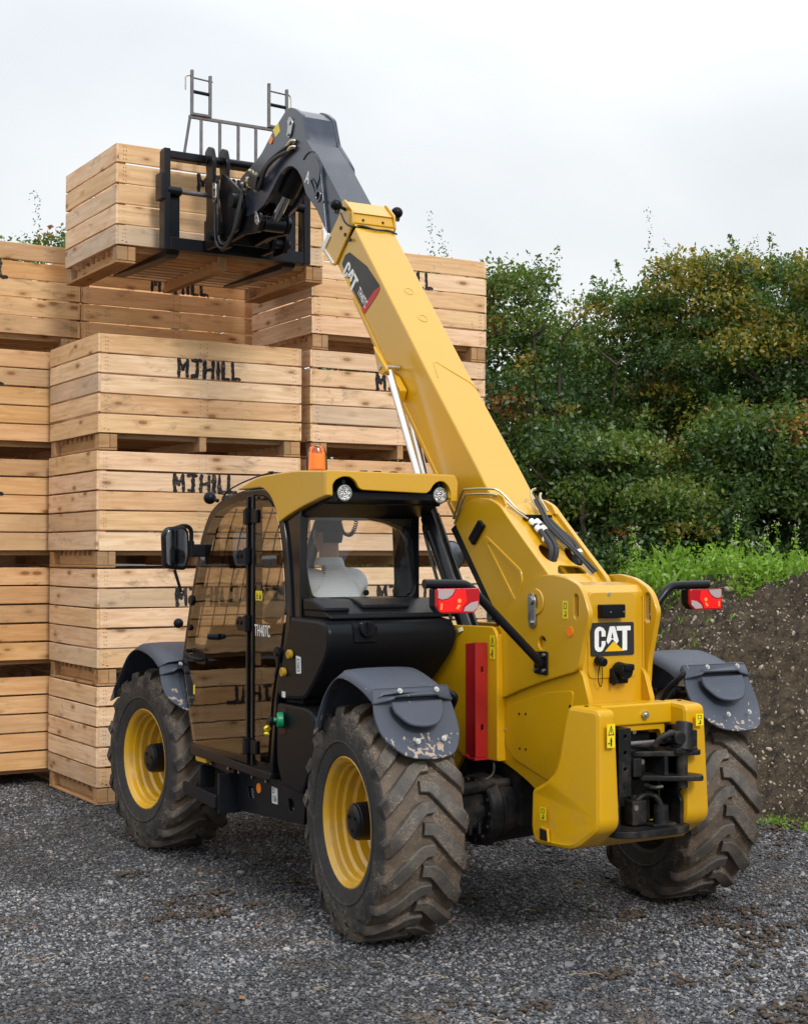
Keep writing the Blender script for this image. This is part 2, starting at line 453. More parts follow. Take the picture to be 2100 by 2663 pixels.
M['gravel'] = m_stone('crushed_grey_stone', [(0.0, (0.030, 0.031, 0.034)), (0.40, (0.072, 0.075, 0.083)), (0.72, (0.140, 0.145, 0.157)), (0.92, (0.27, 0.268, 0.27)), (0.975, (0.40, 0.37, 0.34)), (1.0, (0.26, 0.20, 0.15))], yard=True)
M['cobble'] = m_stone('river_cobble', [(0.0, (0.24, 0.17, 0.13)), (0.4, (0.36, 0.29, 0.235)), (0.7, (0.46, 0.38, 0.29)), (1.0, (0.19, 0.15, 0.15))], 0.55)

def m_soil():
    m, nt, b = new_mat('brown_clay_soil')
    geo = nt.nodes.new('ShaderNodeNewGeometry'); pos = geo.outputs['Position']
    n = noise_node(nt, pos, 2.2, 9, 0.7, 0.3)
    n2 = noise_node(nt, pos, 22, 6, 0.7)
    c = mixrgb(nt, n.outputs['Fac'], (0.030, 0.021, 0.010), (0.150, 0.105, 0.055))
    c = mixrgb(nt, mrange(nt, n2.outputs['Fac'], 0.45, 0.7, 0.0, 0.6), c, (0.165, 0.120, 0.068))
    cr = noise_node(nt, pos, 10, 6, 0.75, 0.8)
    c = mixrgb(nt, mrange(nt, cr.outputs['Fac'], 0.40, 0.52, 0.85, 0.0), c, (0.018, 0.013, 0.008))  # shade in the crevices put into the soil colour
    c = mixrgb(nt, mrange(nt, cr.outputs['Fac'], 0.56, 0.66, 0.0, 0.6), c, (0.20, 0.155, 0.095))
    pv = nt.nodes.new('ShaderNodeTexVoronoi'); pv.inputs['Scale'].default_value = 30
    nt.links.new(pos, pv.inputs['Vector'])
    sc = nt.nodes.new('ShaderNodeSeparateColor'); nt.links.new(pv.outputs['Color'], sc.inputs[0])
    pf = math_node(nt, 'MULTIPLY', mrange(nt, pv.outputs['Distance'], 0.30, 0.22, 0.0, 1.0), mrange(nt, sc.outputs[0], 0.80, 0.82, 0.0, 0.9))
    c = mixrgb(nt, pf, c, (0.24, 0.19, 0.15))
    gm = noise_node(nt, pos, 1.3, 5, 0.6)
    c = mixrgb(nt, mrange(nt, gm.outputs['Fac'], 0.56, 0.70, 0.0, 0.5), c, (0.052, 0.058, 0.026))
    nt.links.new(c, b.inputs['Base Color'])
    b.inputs['Roughness'].default_value = 0.85
    nt.links.new(bump(nt, mixrgb(nt, 0.5, n2.outputs['Fac'], cr.outputs['Fac']), 1.0, 0.16), b.inputs['Normal'])
    return m
M['soil'] = m_soil()
M['mud'] = simple('clod_mud', (0.062, 0.044, 0.030), 0.8, var=0.5, vscale=30, bumps=0.6, bscale=80)
M['straw'] = simple('dry_straw', (0.36, 0.27, 0.15), 0.8, var=0.3)
M['dead_leaf'] = simple('dead_leaf', (0.25, 0.11, 0.04), 0.7, var=0.4, vscale=9)
M['bark'] = simple('bark', (0.06, 0.045, 0.032), 0.9, var=0.4, vscale=20, bumps=0.6, bscale=40)

def m_leaf(name, stops, trans=0.35):
    m, nt, b = new_mat(name)
    at = nt.nodes.new('ShaderNodeAttribute'); at.attribute_name = 'tint'
    rp = ramp(nt, stops)
    nt.links.new(at.outputs['Fac'], rp.inputs['Fac'])
    nt.nodes.remove(b)
    out = [n for n in nt.nodes if n.type == 'OUTPUT_MATERIAL'][0]
    d = nt.nodes.new('ShaderNodeBsdfDiffuse'); t = nt.nodes.new('ShaderNodeBsdfTranslucent'); g = nt.nodes.new('ShaderNodeBsdfGlossy')
    g.inputs['Roughness'].default_value = 0.38
    nt.links.new(rp.outputs[0], d.inputs[0]); nt.links.new(mixrgb(nt, 1.0, rp.outputs[0], (1.35, 1.5, 0.7), 'MULTIPLY'), t.inputs[0])
    mx = nt.nodes.new('ShaderNodeMixShader'); mx.inputs[0].default_value = trans
    nt.links.new(d.outputs[0], mx.inputs[1]); nt.links.new(t.outputs[0], mx.inputs[2])
    m2 = nt.nodes.new('ShaderNodeMixShader'); m2.inputs[0].default_value = 0.035
    nt.links.new(mx.outputs[0], m2.inputs[1]); nt.links.new(g.outputs[0], m2.inputs[2])
    nt.links.new(m2.outputs[0], out.inputs['Surface'])
    return m
LEAF_STOPS = [(0.0, (0.022, 0.052, 0.020)), (0.35, (0.060, 0.115, 0.032)), (0.6, (0.125, 0.19, 0.036)), (0.78, (0.20, 0.18, 0.03)), (0.9, (0.36, 0.25, 0.035)), (1.0, (0.26, 0.10, 0.035))]
M['leaf'] = m_leaf('mixed_hedge_leaf', LEAF_STOPS)
M['weed'] = m_leaf('weed_leaf', [(0.0, (0.10, 0.20, 0.02)), (0.6, (0.24, 0.40, 0.045)), (0.93, (0.22, 0.36, 0.06)), (0.97, (0.6, 0.58, 0.55)), (1.0, (0.6, 0.5, 0.52))], 0.4)

# ------------------------------------------------------------------ mesh helpers
def AX(axis):
    if axis == 'x': return Matrix(((0, 0, 1, 0), (1, 0, 0, 0), (0, 1, 0, 0), (0, 0, 0, 1)))
    if axis == 'y': return Matrix(((1, 0, 0, 0), (0, 0, -1, 0), (0, 1, 0, 0), (0, 0, 0, 1)))
    return Matrix.Identity(4)

def rnd(pts, r, n=4):
    """round the corners of a polygon; r is one radius or one per point"""
    out = []
    N = len(pts)
    for i, p in enumerate(pts):
        ri = r[i] if isinstance(r, (list, tuple)) else r
        p = Vector(p).to_2d() if len(p) > 2 else Vector(p)
        a = Vector(pts[i - 1]); c = Vector(pts[(i + 1) % N])
        da, dc = a - p, c - p
        if ri <= 0 or da.length < 1e-6 or dc.length < 1e-6:
            out.append(tuple(p)); continue
        t = min(ri, da.length * 0.45, dc.length * 0.45)
        p0, p2 = p + da.normalized() * t, p + dc.normalized() * t
        for k in range(n + 1):
            s = k / n
            q = (1 - s) ** 2 * p0 + 2 * s * (1 - s) * p + s * s * p2
            out.append((q.x, q.y))
    return out

def area2(p):
    return sum(p[i - 1][0] * p[i][1] - p[i][0] * p[i - 1][1] for i in range(len(p)))

def smooth_path(pts, n=5):
    P = [Vector(p) for p in pts]
    if len(P) < 3: return P
    out = []
    for i in range(len(P) - 1):
        p0 = P[i - 1] if i > 0 else P[0] * 2 - P[1]
        p1, p2 = P[i], P[i + 1]
        p3 = P[i + 2] if i + 2 < len(P) else P[-1] * 2 - P[-2]
        for k in range(n):
            t = k / n
            out.append(0.5 * ((2 * p1) + (p2 - p0) * t + (2 * p0 - 5 * p1 + 4 * p2 - p3) * t * t + (3 * p1 - p0 - 3 * p2 + p3) * t ** 3))
    out.append(P[-1])
    return out

class B:
    def __init__(s): s.bm = bmesh.new()
    def mat(s, faces, i):
        for f in faces: f.material_index = i
    def box(s, lo, hi, bev=0.0, rot=None, seg=2, mi=0):
        lo, hi = Vector(lo), Vector(hi)
        c = (lo + hi) / 2; d = hi - lo
        r = bmesh.ops.create_cube(s.bm, size=1.0)
        vs_ = r['verts']
        bmesh.ops.scale(s.bm, vec=(abs(d.x), abs(d.y), abs(d.z)), verts=vs_)
        if bev > 0:
            es = list({e for v in vs_ for e in v.link_edges})
            rr = bmesh.ops.bevel(s.bm, geom=es, offset=min(bev, min(abs(d.x), abs(d.y), abs(d.z)) * 0.45), segments=seg, affect='EDGES', profile=0.5)
            vs_ = list({v for f in rr['faces'] for v in f.verts} | {v for v in vs_ if v.is_valid})
        if rot is not None:
            bmesh.ops.rotate(s.bm, cent=(0, 0, 0), matrix=Euler(rot).to_matrix(), verts=vs_)
        bmesh.ops.translate(s.bm, vec=c, verts=vs_)
        if mi:
            s.mat({f for v in vs_ for f in v.link_faces}, mi)
        return s
    def cyl(s, a, b, r, r2=None, n=20, caps=True, mi=0, bev=0.0):
        a, b = Vector(a), Vector(b)
        r2 = r if r2 is None else r2
        d = (b - a)
        q = d.to_track_quat('Z', 'Y').to_matrix()
        L = d.length
        rings = [(0, r), (L, r2)] if not bev else [(0, r - bev), (bev, r), (L - bev, r2), (L, r2 - bev)]
        R_ = []
        for z, rr in rings:
            R_.append([s.bm.verts.new(a + q @ Vector((rr * math.cos(2 * math.pi * k / n), rr * math.sin(2 * math.pi * k / n), z))) for k in range(n)])
        fs = []
        for i in range(len(R_) - 1):
            for k in range(n):
                fs.append(s.bm.faces.new((R_[i][k], R_[i][(k + 1) % n], R_[i + 1][(k + 1) % n], R_[i + 1][k])))
        if caps:
            fs.append(s.bm.faces.new(R_[0][::-1])); fs.append(s.bm.faces.new(R_[-1]))
        if mi: s.mat(fs, mi)
        return s
    def tube(s, pts, r, n=10, smooth=5, closed=False, mi=0):
        P = smooth_path(pts, smooth) if smooth else [Vector(p) for p in pts]
        m = len(P)
        t0 = (P[1] - P[0]).normalized()
        up = Vector((0, 0, 1)) if abs(t0.z) < 0.9 else Vector((1, 0, 0))
        u = t0.cross(up).normalized()
        rings = []
        for i in range(m):
            t = (P[min(i + 1, m - 1)] - P[max(i - 1, 0)]).normalized()
            u = (u - t * u.dot(t)).normalized()
            w = t.cross(u)
            # mitre width at sharp bends
            rr = r[i] if isinstance(r, list) and not smooth else (r if not isinstance(r, list) else r[0])
            rings.append([s.bm.verts.new(P[i] + (u * math.cos(2 * math.pi * k / n) + w * math.sin(2 * math.pi * k / n)) * rr) for k in range(n)])
        fs = []
        for i in range(m - 1):
            for k in range(n):
                fs.append(s.bm.faces.new((rings[i][k], rings[i][(k + 1) % n], rings[i + 1][(k + 1) % n], rings[i + 1][k])))
        fs.append(s.bm.faces.new(rings[0][::-1])); fs.append(s.bm.faces.new(rings[-1]))
        if mi: s.mat(fs, mi)
        return s
    def plate(s, outline, axis, a, b, bev=0.0, holes=(), mat4=None, mi=0):
        if a > b: a, b = b, a
        cu = bpy.data.curves.new('tmp', 'CURVE')
        cu.dimensions = '2D'; cu.fill_mode = 'BOTH'
        t = b - a
        bev = min(bev, t * 0.45)
        cu.extrude = t / 2 - bev
        cu.bevel_depth = bev
        cu.offset = -bev
        cu.bevel_resolution = 1
        for k, pl in enumerate([outline] + list(holes)):
            pl = [tuple(q) for q in pl]
            ar = area2(pl)
            if (k == 0 and ar < 0) or (k > 0 and ar > 0): pl = pl[::-1]
            sp = cu.splines.new('POLY'); sp.points.add(len(pl) - 1)
            for i, q in enumerate(pl): sp.points[i].co = (q[0], q[1], 0, 1)
            sp.use_cyclic_u = True
        ob = bpy.data.objects.new('tmp', cu)
        me = bpy.data.meshes.new_from_object(ob)
        T = (AX(axis) if mat4 is None else mat4)
        off = (a + b) / 2 * (-1 if (axis == 'y' and mat4 is None) else 1)
        me.transform(T @ Matrix.Translation((0, 0, off)))
        n0 = len(s.bm.faces)
        s.bm.from_mesh(me)
        s.bm.faces.ensure_lookup_table()
        if mi: s.mat(s.bm.faces[n0:], mi)
        bpy.data.objects.remove(ob); bpy.data.meshes.remove(me); bpy.data.curves.remove(cu)
        return s
    def lathe(s, prof, axis='x', n=40, origin=(0, 0, 0), mi=0):
        o = Vector(origin)
        rings = []
        for ax_, r in prof:
            ring = []
            for k in range(n):
                a = 2 * math.pi * k / n
                c, d = r * math.cos(a), r * math.sin(a)
                v = (ax_, c, d) if axis == 'x' else ((c, ax_, d) if axis == 'y' else (c, d, ax_))
                ring.append(s.bm.verts.new(o + Vector(v)))
            rings.append(ring)
        fs = []
        for i in range(len(rings) - 1):
            for k in range(n):
                fs.append(s.bm.faces.new((rings[i][k], rings[i][(k + 1) % n], rings[i + 1][(k + 1) % n], rings[i + 1][k])))
        if mi: s.mat(fs, mi)
        return s
    def ball(s, c, r, seg=16, scale=(1, 1, 1), mi=0):
        res = bmesh.ops.create_uvsphere(s.bm, u_segments=seg, v_segments=max(6, seg // 2), radius=r)
        bmesh.ops.scale(s.bm, vec=scale, verts=res['verts'])
        bmesh.ops.translate(s.bm, vec=c, verts=res['verts'])
        if mi: s.mat({f for v in res['verts'] for f in v.link_faces}, mi)
        return s
    def poly(s, pts, mi=0):
        f = s.bm.faces.new([s.bm.verts.new(p) for p in pts])
        f.material_index = mi
        return s
    def text(s, body, size, mat4, bold=0.0, sx=1.0, depth=0.001, mi=0, align='CENTER'):
        cu = bpy.data.curves.new('tmp', 'FONT')
        cu.body = body; cu.size = size; cu.offset = bold; cu.extrude = depth
        cu.space_character = 1.12; cu.align_x = align; cu.align_y = 'CENTER'
        ob = bpy.data.objects.new('tmp', cu)
        me = bpy.data.meshes.new_from_object(ob)
        me.transform(mat4 @ Matrix.Diagonal((sx, 1, 1, 1)))
        n0 = len(s.bm.faces)
        s.bm.from_mesh(me)
        s.bm.faces.ensure_lookup_table()
        if mi: s.mat(s.bm.faces[n0:], mi)
        bpy.data.objects.remove(ob); bpy.data.meshes.remove(me); bpy.data.curves.remove(cu)
        return s
    def xform(s, m4):
        bmesh.ops.transform(s.bm, matrix=m4, verts=s.bm.verts[:])
        return s
    def mesh(s, name, mats, smooth=True, ang=35, recalc=True):
        if recalc:
            bmesh.ops.recalc_face_normals(s.bm, faces=s.bm.faces[:])
        me = bpy.data.meshes.new(name)
        s.bm.to_mesh(me); s.bm.free()
        for m in (mats if isinstance(mats, (list, tuple)) else [mats]):
            me.materials.append(M[m] if isinstance(m, str) else m)
        if smooth:
            me.shade_smooth()
            me.set_sharp_from_angle(angle=R(ang))
        else:
            me.shade_flat()
        return me
    def obj(s, name, mats, parent=None, smooth=True, ang=35, wn=True, label=None, recalc=True):
        me = s.mesh(name, mats, smooth, ang, recalc)
        o = bpy.data.objects.new(name, me)
        COL.objects.link(o)
        if parent is not None: o.parent = parent
        if smooth and wn:
            w = o.modifiers.new('wn', 'WEIGHTED_NORMAL'); w.keep_sharp = True; w.weight = 60
        if label: o['label'] = label
        return o

def tag(o, label=None, cat=None, group=None, kind=None):
    if label: o['label'] = label
    if cat: o['category'] = cat
    if group: o['group'] = group
    if kind: o['kind'] = kind
    return o

def empty(name, loc=(0, 0, 0), rz=0.0, parent=None):
    o = bpy.data.objects.new(name, None)
    o.empty_display_size = 0.2
    COL.objects.link(o)
    o.location = loc; o.rotation_euler = (0, 0, rz)
    if parent: o.parent = parent
    return o

def inst(name, me, parent, loc=(0, 0, 0), rot=(0, 0, 0), wn=False):
    o = bpy.data.objects.new(name, me)
    COL.objects.link(o)
    o.parent = parent
    o.location = loc; o.rotation_euler = rot
    return o

def circ2(c, r, n=20):
    return [(c[0] + r * math.cos(2 * math.pi * k / n), c[1] + r * math.sin(2 * math.pi * k / n)) for k in range(n)]

def np_mesh(name, verts, faces, mats, tint=None, smooth=False):
    """verts (N,3), faces (F,k) numpy arrays with equal face size"""
    me = bpy.data.meshes.new(name)
    k = faces.shape[1]
    me.vertices.add(len(verts)); me.vertices.foreach_set('co', verts.astype(np.float32).ravel())
    me.loops.add(faces.size); me.loops.foreach_set('vertex_index', faces.astype(np.int32).ravel())
    me.polygons.add(len(faces))
    me.polygons.foreach_set('loop_start', np.arange(0, faces.size, k, dtype=np.int32))
    me.update(calc_edges=True)
    if tint is not None:
        a = me.attributes.new('tint', 'FLOAT', 'FACE')
        a.data.foreach_set('value', tint.astype(np.float32))
    for m in mats: me.materials.append(M[m])
    if smooth: me.shade_smooth()
    return me

# ------------------------------------------------------------------ ground
def vnoise(x, y, s, seed=0.0):
    return mnoise.noise(Vector((x * s + seed, y * s - seed, seed)))

def ground_h(x, y):
    return 0.012 * vnoise(x, y, 1.1, 3.0) + 0.006 * vnoise(x, y, 4.0, 9.0)

def build_ground():
    fine_x = np.arange(-6.5, 6.01, 0.07); fine_y = np.arange(-4.0, 9.01, 0.07)
    xs = np.concatenate([[-600, -200, -80, -40, -20, -12, -8], fine_x, [7, 9, 12, 20, 40, 80, 200, 600]])
    ys = np.concatenate([[-200, -60, -25, -12, -7], fine_y, [10, 12, 16, 24, 40, 80, 200, 900]])
    V = np.zeros((len(ys), len(xs), 3))
    V[..., 0] = xs[None, :]; V[..., 1] = ys[:, None]
    for j, y in enumerate(ys):
        for i, x in enumerate(xs):
            if -6.6 < x < 6.2 and -4.1 < y < 9.1: V[j, i, 2] = ground_h(x, y) - 0.008
            else: V[j, i, 2] = -0.01
    idx = np.arange(len(xs) * len(ys)).reshape(len(ys), len(xs))
    F = np.stack([idx[:-1, :-1], idx[:-1, 1:], idx[1:, 1:], idx[1:, :-1]], -1).reshape(-1, 4)
    me = np_mesh('ground', V.reshape(-1, 3), F, ['ground'], smooth=True)
    o = bpy.data.objects.new('ground', me); COL.objects.link(o)
    tag(o, 'dark grey crushed stone yard', kind='structure')
build_ground()

def stone_mesh(seed, mat, flat=0.6, sub=1, rough=0.25, name='stone'):
    bm = bmesh.new()
    bmesh.ops.create_icosphere(bm, subdivisions=sub, radius=1.0)
    for v in bm.verts:
        k = 1 + rough * mnoise.noise(v.co * 1.7 + Vector((seed * 7.1, seed * 3.3, 0)))
        v.co *= k
        v.co.z *= flat
        v.co.y *= 0.8
    me = bpy.data.meshes.new(name)
    bm.to_mesh(me); bm.free()
    me.materials.append(M[mat])
    return me

def gn_scatter(name, pts, rot, scl, stone_params, mat, label):
    """points carry rotation and scale; stones are made inside the node tree"""
    me = bpy.data.meshes.new(name)
    me.vertices.add(len(pts)); me.vertices.foreach_set('co', pts.astype(np.float32).ravel())
    a = me.attributes.new('srot', 'FLOAT_VECTOR', 'POINT'); a.data.foreach_set('vector', rot.astype(np.float32).ravel())
    a = me.attributes.new('sscl', 'FLOAT', 'POINT'); a.data.foreach_set('value', scl.astype(np.float32))
    me.materials.append(M[mat])
    o = bpy.data.objects.new(name, me); COL.objects.link(o)
    ng = bpy.data.node_groups.new(name + '_nodes', 'GeometryNodeTree')
    ng.interface.new_socket('Geometry', in_out='INPUT', socket_type='NodeSocketGeometry')
    ng.interface.new_socket('Geometry', in_out='OUTPUT', socket_type='NodeSocketGeometry')
    N, L = ng.nodes, ng.links
    gi = N.new('NodeGroupInput'); go = N.new('NodeGroupOutput')
    join = N.new('GeometryNodeGeometryToInstance')
    for k, (flat, seed, rgh, sub) in enumerate(stone_params):
        ico = N.new('GeometryNodeMeshIcoSphere'); ico.inputs['Radius'].default_value = 1.0; ico.inputs['Subdivisions'].default_value = sub
        tr = N.new('GeometryNodeTransform'); tr.inputs['Scale'].default_value = (1.15, 0.60 + 0.08 * k, flat)
        tr.inputs['Rotation'].default_value = (0, 0, 0.5 * k)
        L.new(ico.outputs['Mesh'], tr.inputs['Geometry'])
        nz = N.new('ShaderNodeTexNoise'); nz.inputs['Scale'].default_value = 1.1; nz.noise_dimensions = '4D'; nz.inputs['W'].default_value = seed
        sub_ = N.new('ShaderNodeVectorMath'); sub_.operation = 'SUBTRACT'; sub_.inputs[1].default_value = (0.5, 0.5, 0.5)
        L.new(nz.outputs['Color'], sub_.inputs[0])
        sc_ = N.new('ShaderNodeVectorMath'); sc_.operation = 'SCALE'; sc_.inputs['Scale'].default_value = rgh
        L.new(sub_.outputs[0], sc_.inputs[0])
        sp = N.new('GeometryNodeSetPosition')
        L.new(tr.outputs['Geometry'], sp.inputs['Geometry']); L.new(sc_.outputs[0], sp.inputs['Offset'])
        sm = N.new('GeometryNodeSetMaterial'); sm.inputs['Material'].default_value = M[mat]
        L.new(sp.outputs['Geometry'], sm.inputs['Geometry'])
        L.new(sm.outputs['Geometry'], join.inputs[0])
    na = N.new('GeometryNodeInputNamedAttribute'); na.data_type = 'FLOAT_VECTOR'; na.inputs['Name'].default_value = 'srot'
    nb = N.new('GeometryNodeInputNamedAttribute'); nb.data_type = 'FLOAT'; nb.inputs['Name'].default_value = 'sscl'
    ip = N.new('GeometryNodeInstanceOnPoints')
    ip.inputs['Pick Instance'].default_value = True
    L.new(gi.outputs[0], ip.inputs['Points'])
    L.new(join.outputs[0], ip.inputs['Instance'])
    L.new(na.outputs['Attribute'], ip.inputs['Rotation'])
    L.new(nb.outputs['Attribute'], ip.inputs['Scale'])
    L.new(ip.outputs[0], go.inputs[0])
    md = o.modifiers.new('scatter', 'NODES'); md.node_group = ng
    tag(o, label, kind='stuff')
    return o

Fv = np.array([math.sin(YAW), math.cos(YAW)]); Rv = np.array([math.cos(YAW), -math.sin(YAW)])
def build_gravel():
    n = 300000
    d = 4.9 + (19 - 4.9) * rng.random(n) ** 1.35
    lat = (rng.random(n) - 0.5) * 2 * (0.34 * d + 0.9)
    P = np.zeros((n, 3))
    P[:, 0] = CAM.x + Fv[0] * d + Rv[0] * lat
    P[:, 1] = CAM.y + Fv[1] * d + Rv[1] * lat
    keep = (P[:, 0] < 3.9) & (P[:, 1] < 8.5)
    P = P[keep]; n = len(P)
    big = rng.random(n)
    s = 0.0045 + 0.0042 * rng.random(n) + 0.006 * (big > 0.93) * rng.random(n) + 0.008 * (big > 0.996)
    for i in range(n):
        P[i, 2] = ground_h(P[i, 0], P[i, 1]) - 0.006 + s[i] * 0.25
    rot = np.stack([(rng.random(n) - 0.5) * 0.9, (rng.random(n) - 0.5) * 0.9, rng.random(n) * 6.28], 1)
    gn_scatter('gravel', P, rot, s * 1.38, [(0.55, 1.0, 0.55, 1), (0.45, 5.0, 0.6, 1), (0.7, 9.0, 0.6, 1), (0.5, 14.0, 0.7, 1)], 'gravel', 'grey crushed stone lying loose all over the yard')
build_gravel()

def leafy_quads(C, size, rgen, aspect=0.55, up=0.35):
    """one rhombic leaf per centre"""
    n = len(C)
    nr = rgen.normal(size=(n, 3)); nr[:, 2] += up; nr /= np.linalg.norm(nr, axis=1)[:, None]
    a = rgen.normal(size=(n, 3)); a -= nr * (a * nr).sum(1)[:, None]; a /= np.linalg.norm(a, axis=1)[:, None]
    b = np.cross(nr, a)
    s = size if np.ndim(size) else np.full(n, size)
    s = s[:, None]
    V = np.stack([C - a * s, C + b * s * aspect - nr * s * 0.12, C + a * s, C - b * s * aspect - nr * s * 0.12], 1).reshape(-1, 3)
    F = np.arange(4 * n).reshape(n, 4)
    return V, F

# ------------------------------------------------------------------ soil bank on the right
def bank_top(y):
    return float(np.interp(y, [-6, 1, 3, 4.5, 7, 11, 16], [1.92, 1.90, 1.80, 1.64, 1.46, 1.3, 1.1]))
def bank_h(x, y):
    toe = 3.42 + 0.35 * vnoise(0, y, 0.45, 4.0)
    top = toe + 1.75 + 0.25 * vnoise(3.0, y, 0.7, 1.0)
    h = bank_top(y)
    t = (x - toe) / (top - toe)
    if t <= -0.4: return -0.03
    if t < 1:
        k = max(0, (t + 0.15) / 1.15)
        z = h * (k ** 0.85) * (0.92 + 0.08 * k)
        z -= 0.02 if t < 0 else 0
    else:
        z = h + min(0.05, (t - 1) * 0.03)
        if x > 8: z -= (x - 8) * 0.25
    amp = 0.15 * min(1, max(0, t + 0.3)) * (1 if t < 1.1 else 0.5)
    z += amp * 1.3 * vnoise(x, y, 1.1, 7.0) + amp * 0.8 * vnoise(x, y, 3.7, 2.0) + amp * 0.75 * vnoise(x, y, 8.0, 5.0) + amp * 0.6 * abs(vnoise(x, y, 15.0, 5.0)) + amp * 0.35 * vnoise(x, y, 27.0, 1.0)
    return max(z, -0.05)

def build_bank():
    xs = np.concatenate([np.arange(2.9, 5.6, 0.035), np.arange(5.6, 12.0, 0.3)])
    ys = np.concatenate([np.arange(-6, -0.5, 0.25), np.arange(-0.5, 6.5, 0.035), np.arange(6.5, 17, 0.2)])
    V = np.zeros((len(ys), len(xs), 3))
    for j, y in enumerate(ys):
        for i, x in enumerate(xs):
            V[j, i] = (x, y, bank_h(x, y))
    idx = np.arange(len(xs) * len(ys)).reshape(len(ys), len(xs))
    F = np.stack([idx[:-1, :-1], idx[:-1, 1:], idx[1:, 1:], idx[1:, :-1]], -1).reshape(-1, 4)
    me = np_mesh('soil_bank', V.reshape(-1, 3), F, ['soil'], smooth=True)
    o = bpy.data.objects.new('soil_bank', me); COL.objects.link(o)
    tag(o, 'bank of brown stony soil with weeds on its top', kind='structure')
    ms = [stone_mesh(k, 'cobble', 0.62, 2, 0.35, 'stone') for k in range(6)]
    for m_ in ms: m_.shade_smooth()
    rg = np.random.default_rng(5)
    cnt = 0
    while cnt < 290:
        y = 0.2 + 6.5 * rg.random(); x = 3.4 + 1.8 * rg.random()
        z = bank_h(x, y)
        if z < 0.05: continue
        s = 0.014 + 0.022 * rg.random() ** 2.0
        q = inst('stone', ms[cnt % 6], o, (x - s * 0.1, y, z - s * 0.05), (rg.random() * 3, rg.random() * 3, rg.random() * 6))
        q.scale = (s, s, s)
        cnt += 1
    n = 7000
    P = np.zeros((n, 3)); P[:, 1] = 0.0 + 7.5 * rg.random(n); P[:, 0] = 3.15 + 2.1 * rg.random(n)
    for i in range(n): P[i, 2] = bank_h(P[i, 0], P[i, 1])
    sc = 0.005 + 0.011 * rg.random(n) ** 2.5
    ob = gn_scatter('pebbles', P, rg.random((n, 3)) * 6.28, sc, [(0.7, 3.0, 0.3, 2), (0.6, 8.0, 0.4, 2)], 'cobble', 'small pebbles stuck in the soil bank')
    # weeds
    rg = np.random.default_rng(8)
    Vs, Fs, T = [], [], []
    off = 0
    def blades(cx, cy, h, k, spread):
        nonlocal off
        for _ in range(k):
            x = cx + rg.normal() * spread; y = cy + rg.normal() * spread
            z = bank_h(x, y) - 0.01
            hh = h * (0.5 + 0.7 * rg.random()); le = rg.normal(size=2) * 0.25 * hh
            w = 0.004 + 0.004 * rg.random()
            a = rg.random() * 6.28; dx, dy = math.cos(a) * w, math.sin(a) * w
            m_ = (x + le[0] * .4, y + le[1] * .4, z + hh * .6)
            Vs.append(np.array([(x - dx, y - dy, z), (x + dx, y + dy, z), (m_[0] + dx * .7, m_[1] + dy * .7, m_[2]), (x + le[0], y + le[1], z + hh)]))
            Fs.append(np.arange(4) + off); off += 4
            T.append(rg.random() * 0.9)
    leafC, leafT, leafS = [], [], []
    clumps = []
    for _ in range(560):
        y = 1.6 + 10.5 * rg.random()
        x = 5.0 + 1.8 * rg.random() ** 1.2
        if vnoise(x, y, 1.6, 3.0) < -0.22: continue
        if y > 4.2: x -= 0.4 * rg.random() * min(1, (y - 4.2))
        clumps.append((x, y))
    for (cx, cy) in clumps:
        h = (0.07 + 0.16 * rg.random() + (0.22 if cy > 4.0 else 0.0) * rg.random()) * (0.85 + 1.0 * abs(vnoise(cx, cy, 1.1, 2.0)))
        blades(cx, cy, h, 6, 0.07)
        k = 70
        a = rg.normal(size=(k, 2)) * 0.09
        zz = rg.random(k) ** 0.8 * h
        for i in range(k):
            x, y = cx + a[i, 0], cy + a[i, 1]
            leafC.append((x, y, bank_h(x, y) + zz[i])); leafT.append(rg.random() * 0.92); leafS.append(0.011 + 0.018 * rg.random())
        if rg.random() < 0.16:   # a flowering stem
            hs = h + 0.12 + 0.25 * rg.random()
            bz = bank_h(cx, cy)
            tx, ty = rg.normal(size=2) * 0.04
            Vs.append(np.array([(cx - .003, cy, bz), (cx + .003, cy, bz), (cx + tx + .002, cy + ty, bz + hs), (cx + tx - .002, cy + ty, bz + hs)])); Fs.append(np.arange(4) + off); off += 4; T.append(0.3)
            for i in range(34):
                t = 0.35 + 0.65 * rg.random()
                leafC.append((cx + tx * t + rg.normal() * .02, cy + ty * t + rg.normal() * .02, bz + hs * t)); leafT.append(rg.random() * 0.9); leafS.append(0.008 + 0.012 * rg.random())
            for i in range(14):
                leafC.append((cx + tx + rg.normal() * .022, cy + ty + rg.normal() * .022, bz + hs + rg.normal() * .02)); leafT.append(0.97 + 0.03 * rg.random()); leafS.append(0.008)
    for (cx, cy) in [(3.22, 1.35), (3.3, 1.0), (3.12, 1.7), (3.25, 0.6)]:
        blades(cx, cy, 0.07, 60, 0.07)
        for i in range(90):
            a = rg.normal(size=2) * 0.08
            leafC.append((cx + a[0], cy + a[1], bank_h(cx + a[0], cy + a[1]) + 0.03 * rg.random() + 0.03)); leafT.append(rg.random() * .6); leafS.append(0.01)
    for _ in range(26):      # tufts on the face
        x, y = 3.9 + 0.9 * rg.random(), 0.9 + 4.5 * rg.random()
        blades(x, y, 0.07, 12, 0.03)
    V1 = np.concatenate(Vs); F1 = np.stack(Fs)
    V2, F2 = leafy_quads(np.array(leafC), np.array(leafS) * 1.35, rg, 0.5)
    V = np.concatenate([V1, V2]); F = np.concatenate([F1, F2 + len(V1)])
    me = np_mesh('weeds', V, F, ['weed'], tint=np.concatenate([np.array(T), np.array(leafT)]))
    w = bpy.data.objects.new('weeds', me); COL.objects.link(w)
    tag(w, 'bright green weeds and grasses growing on the soil bank', kind='stuff')
build_bank()

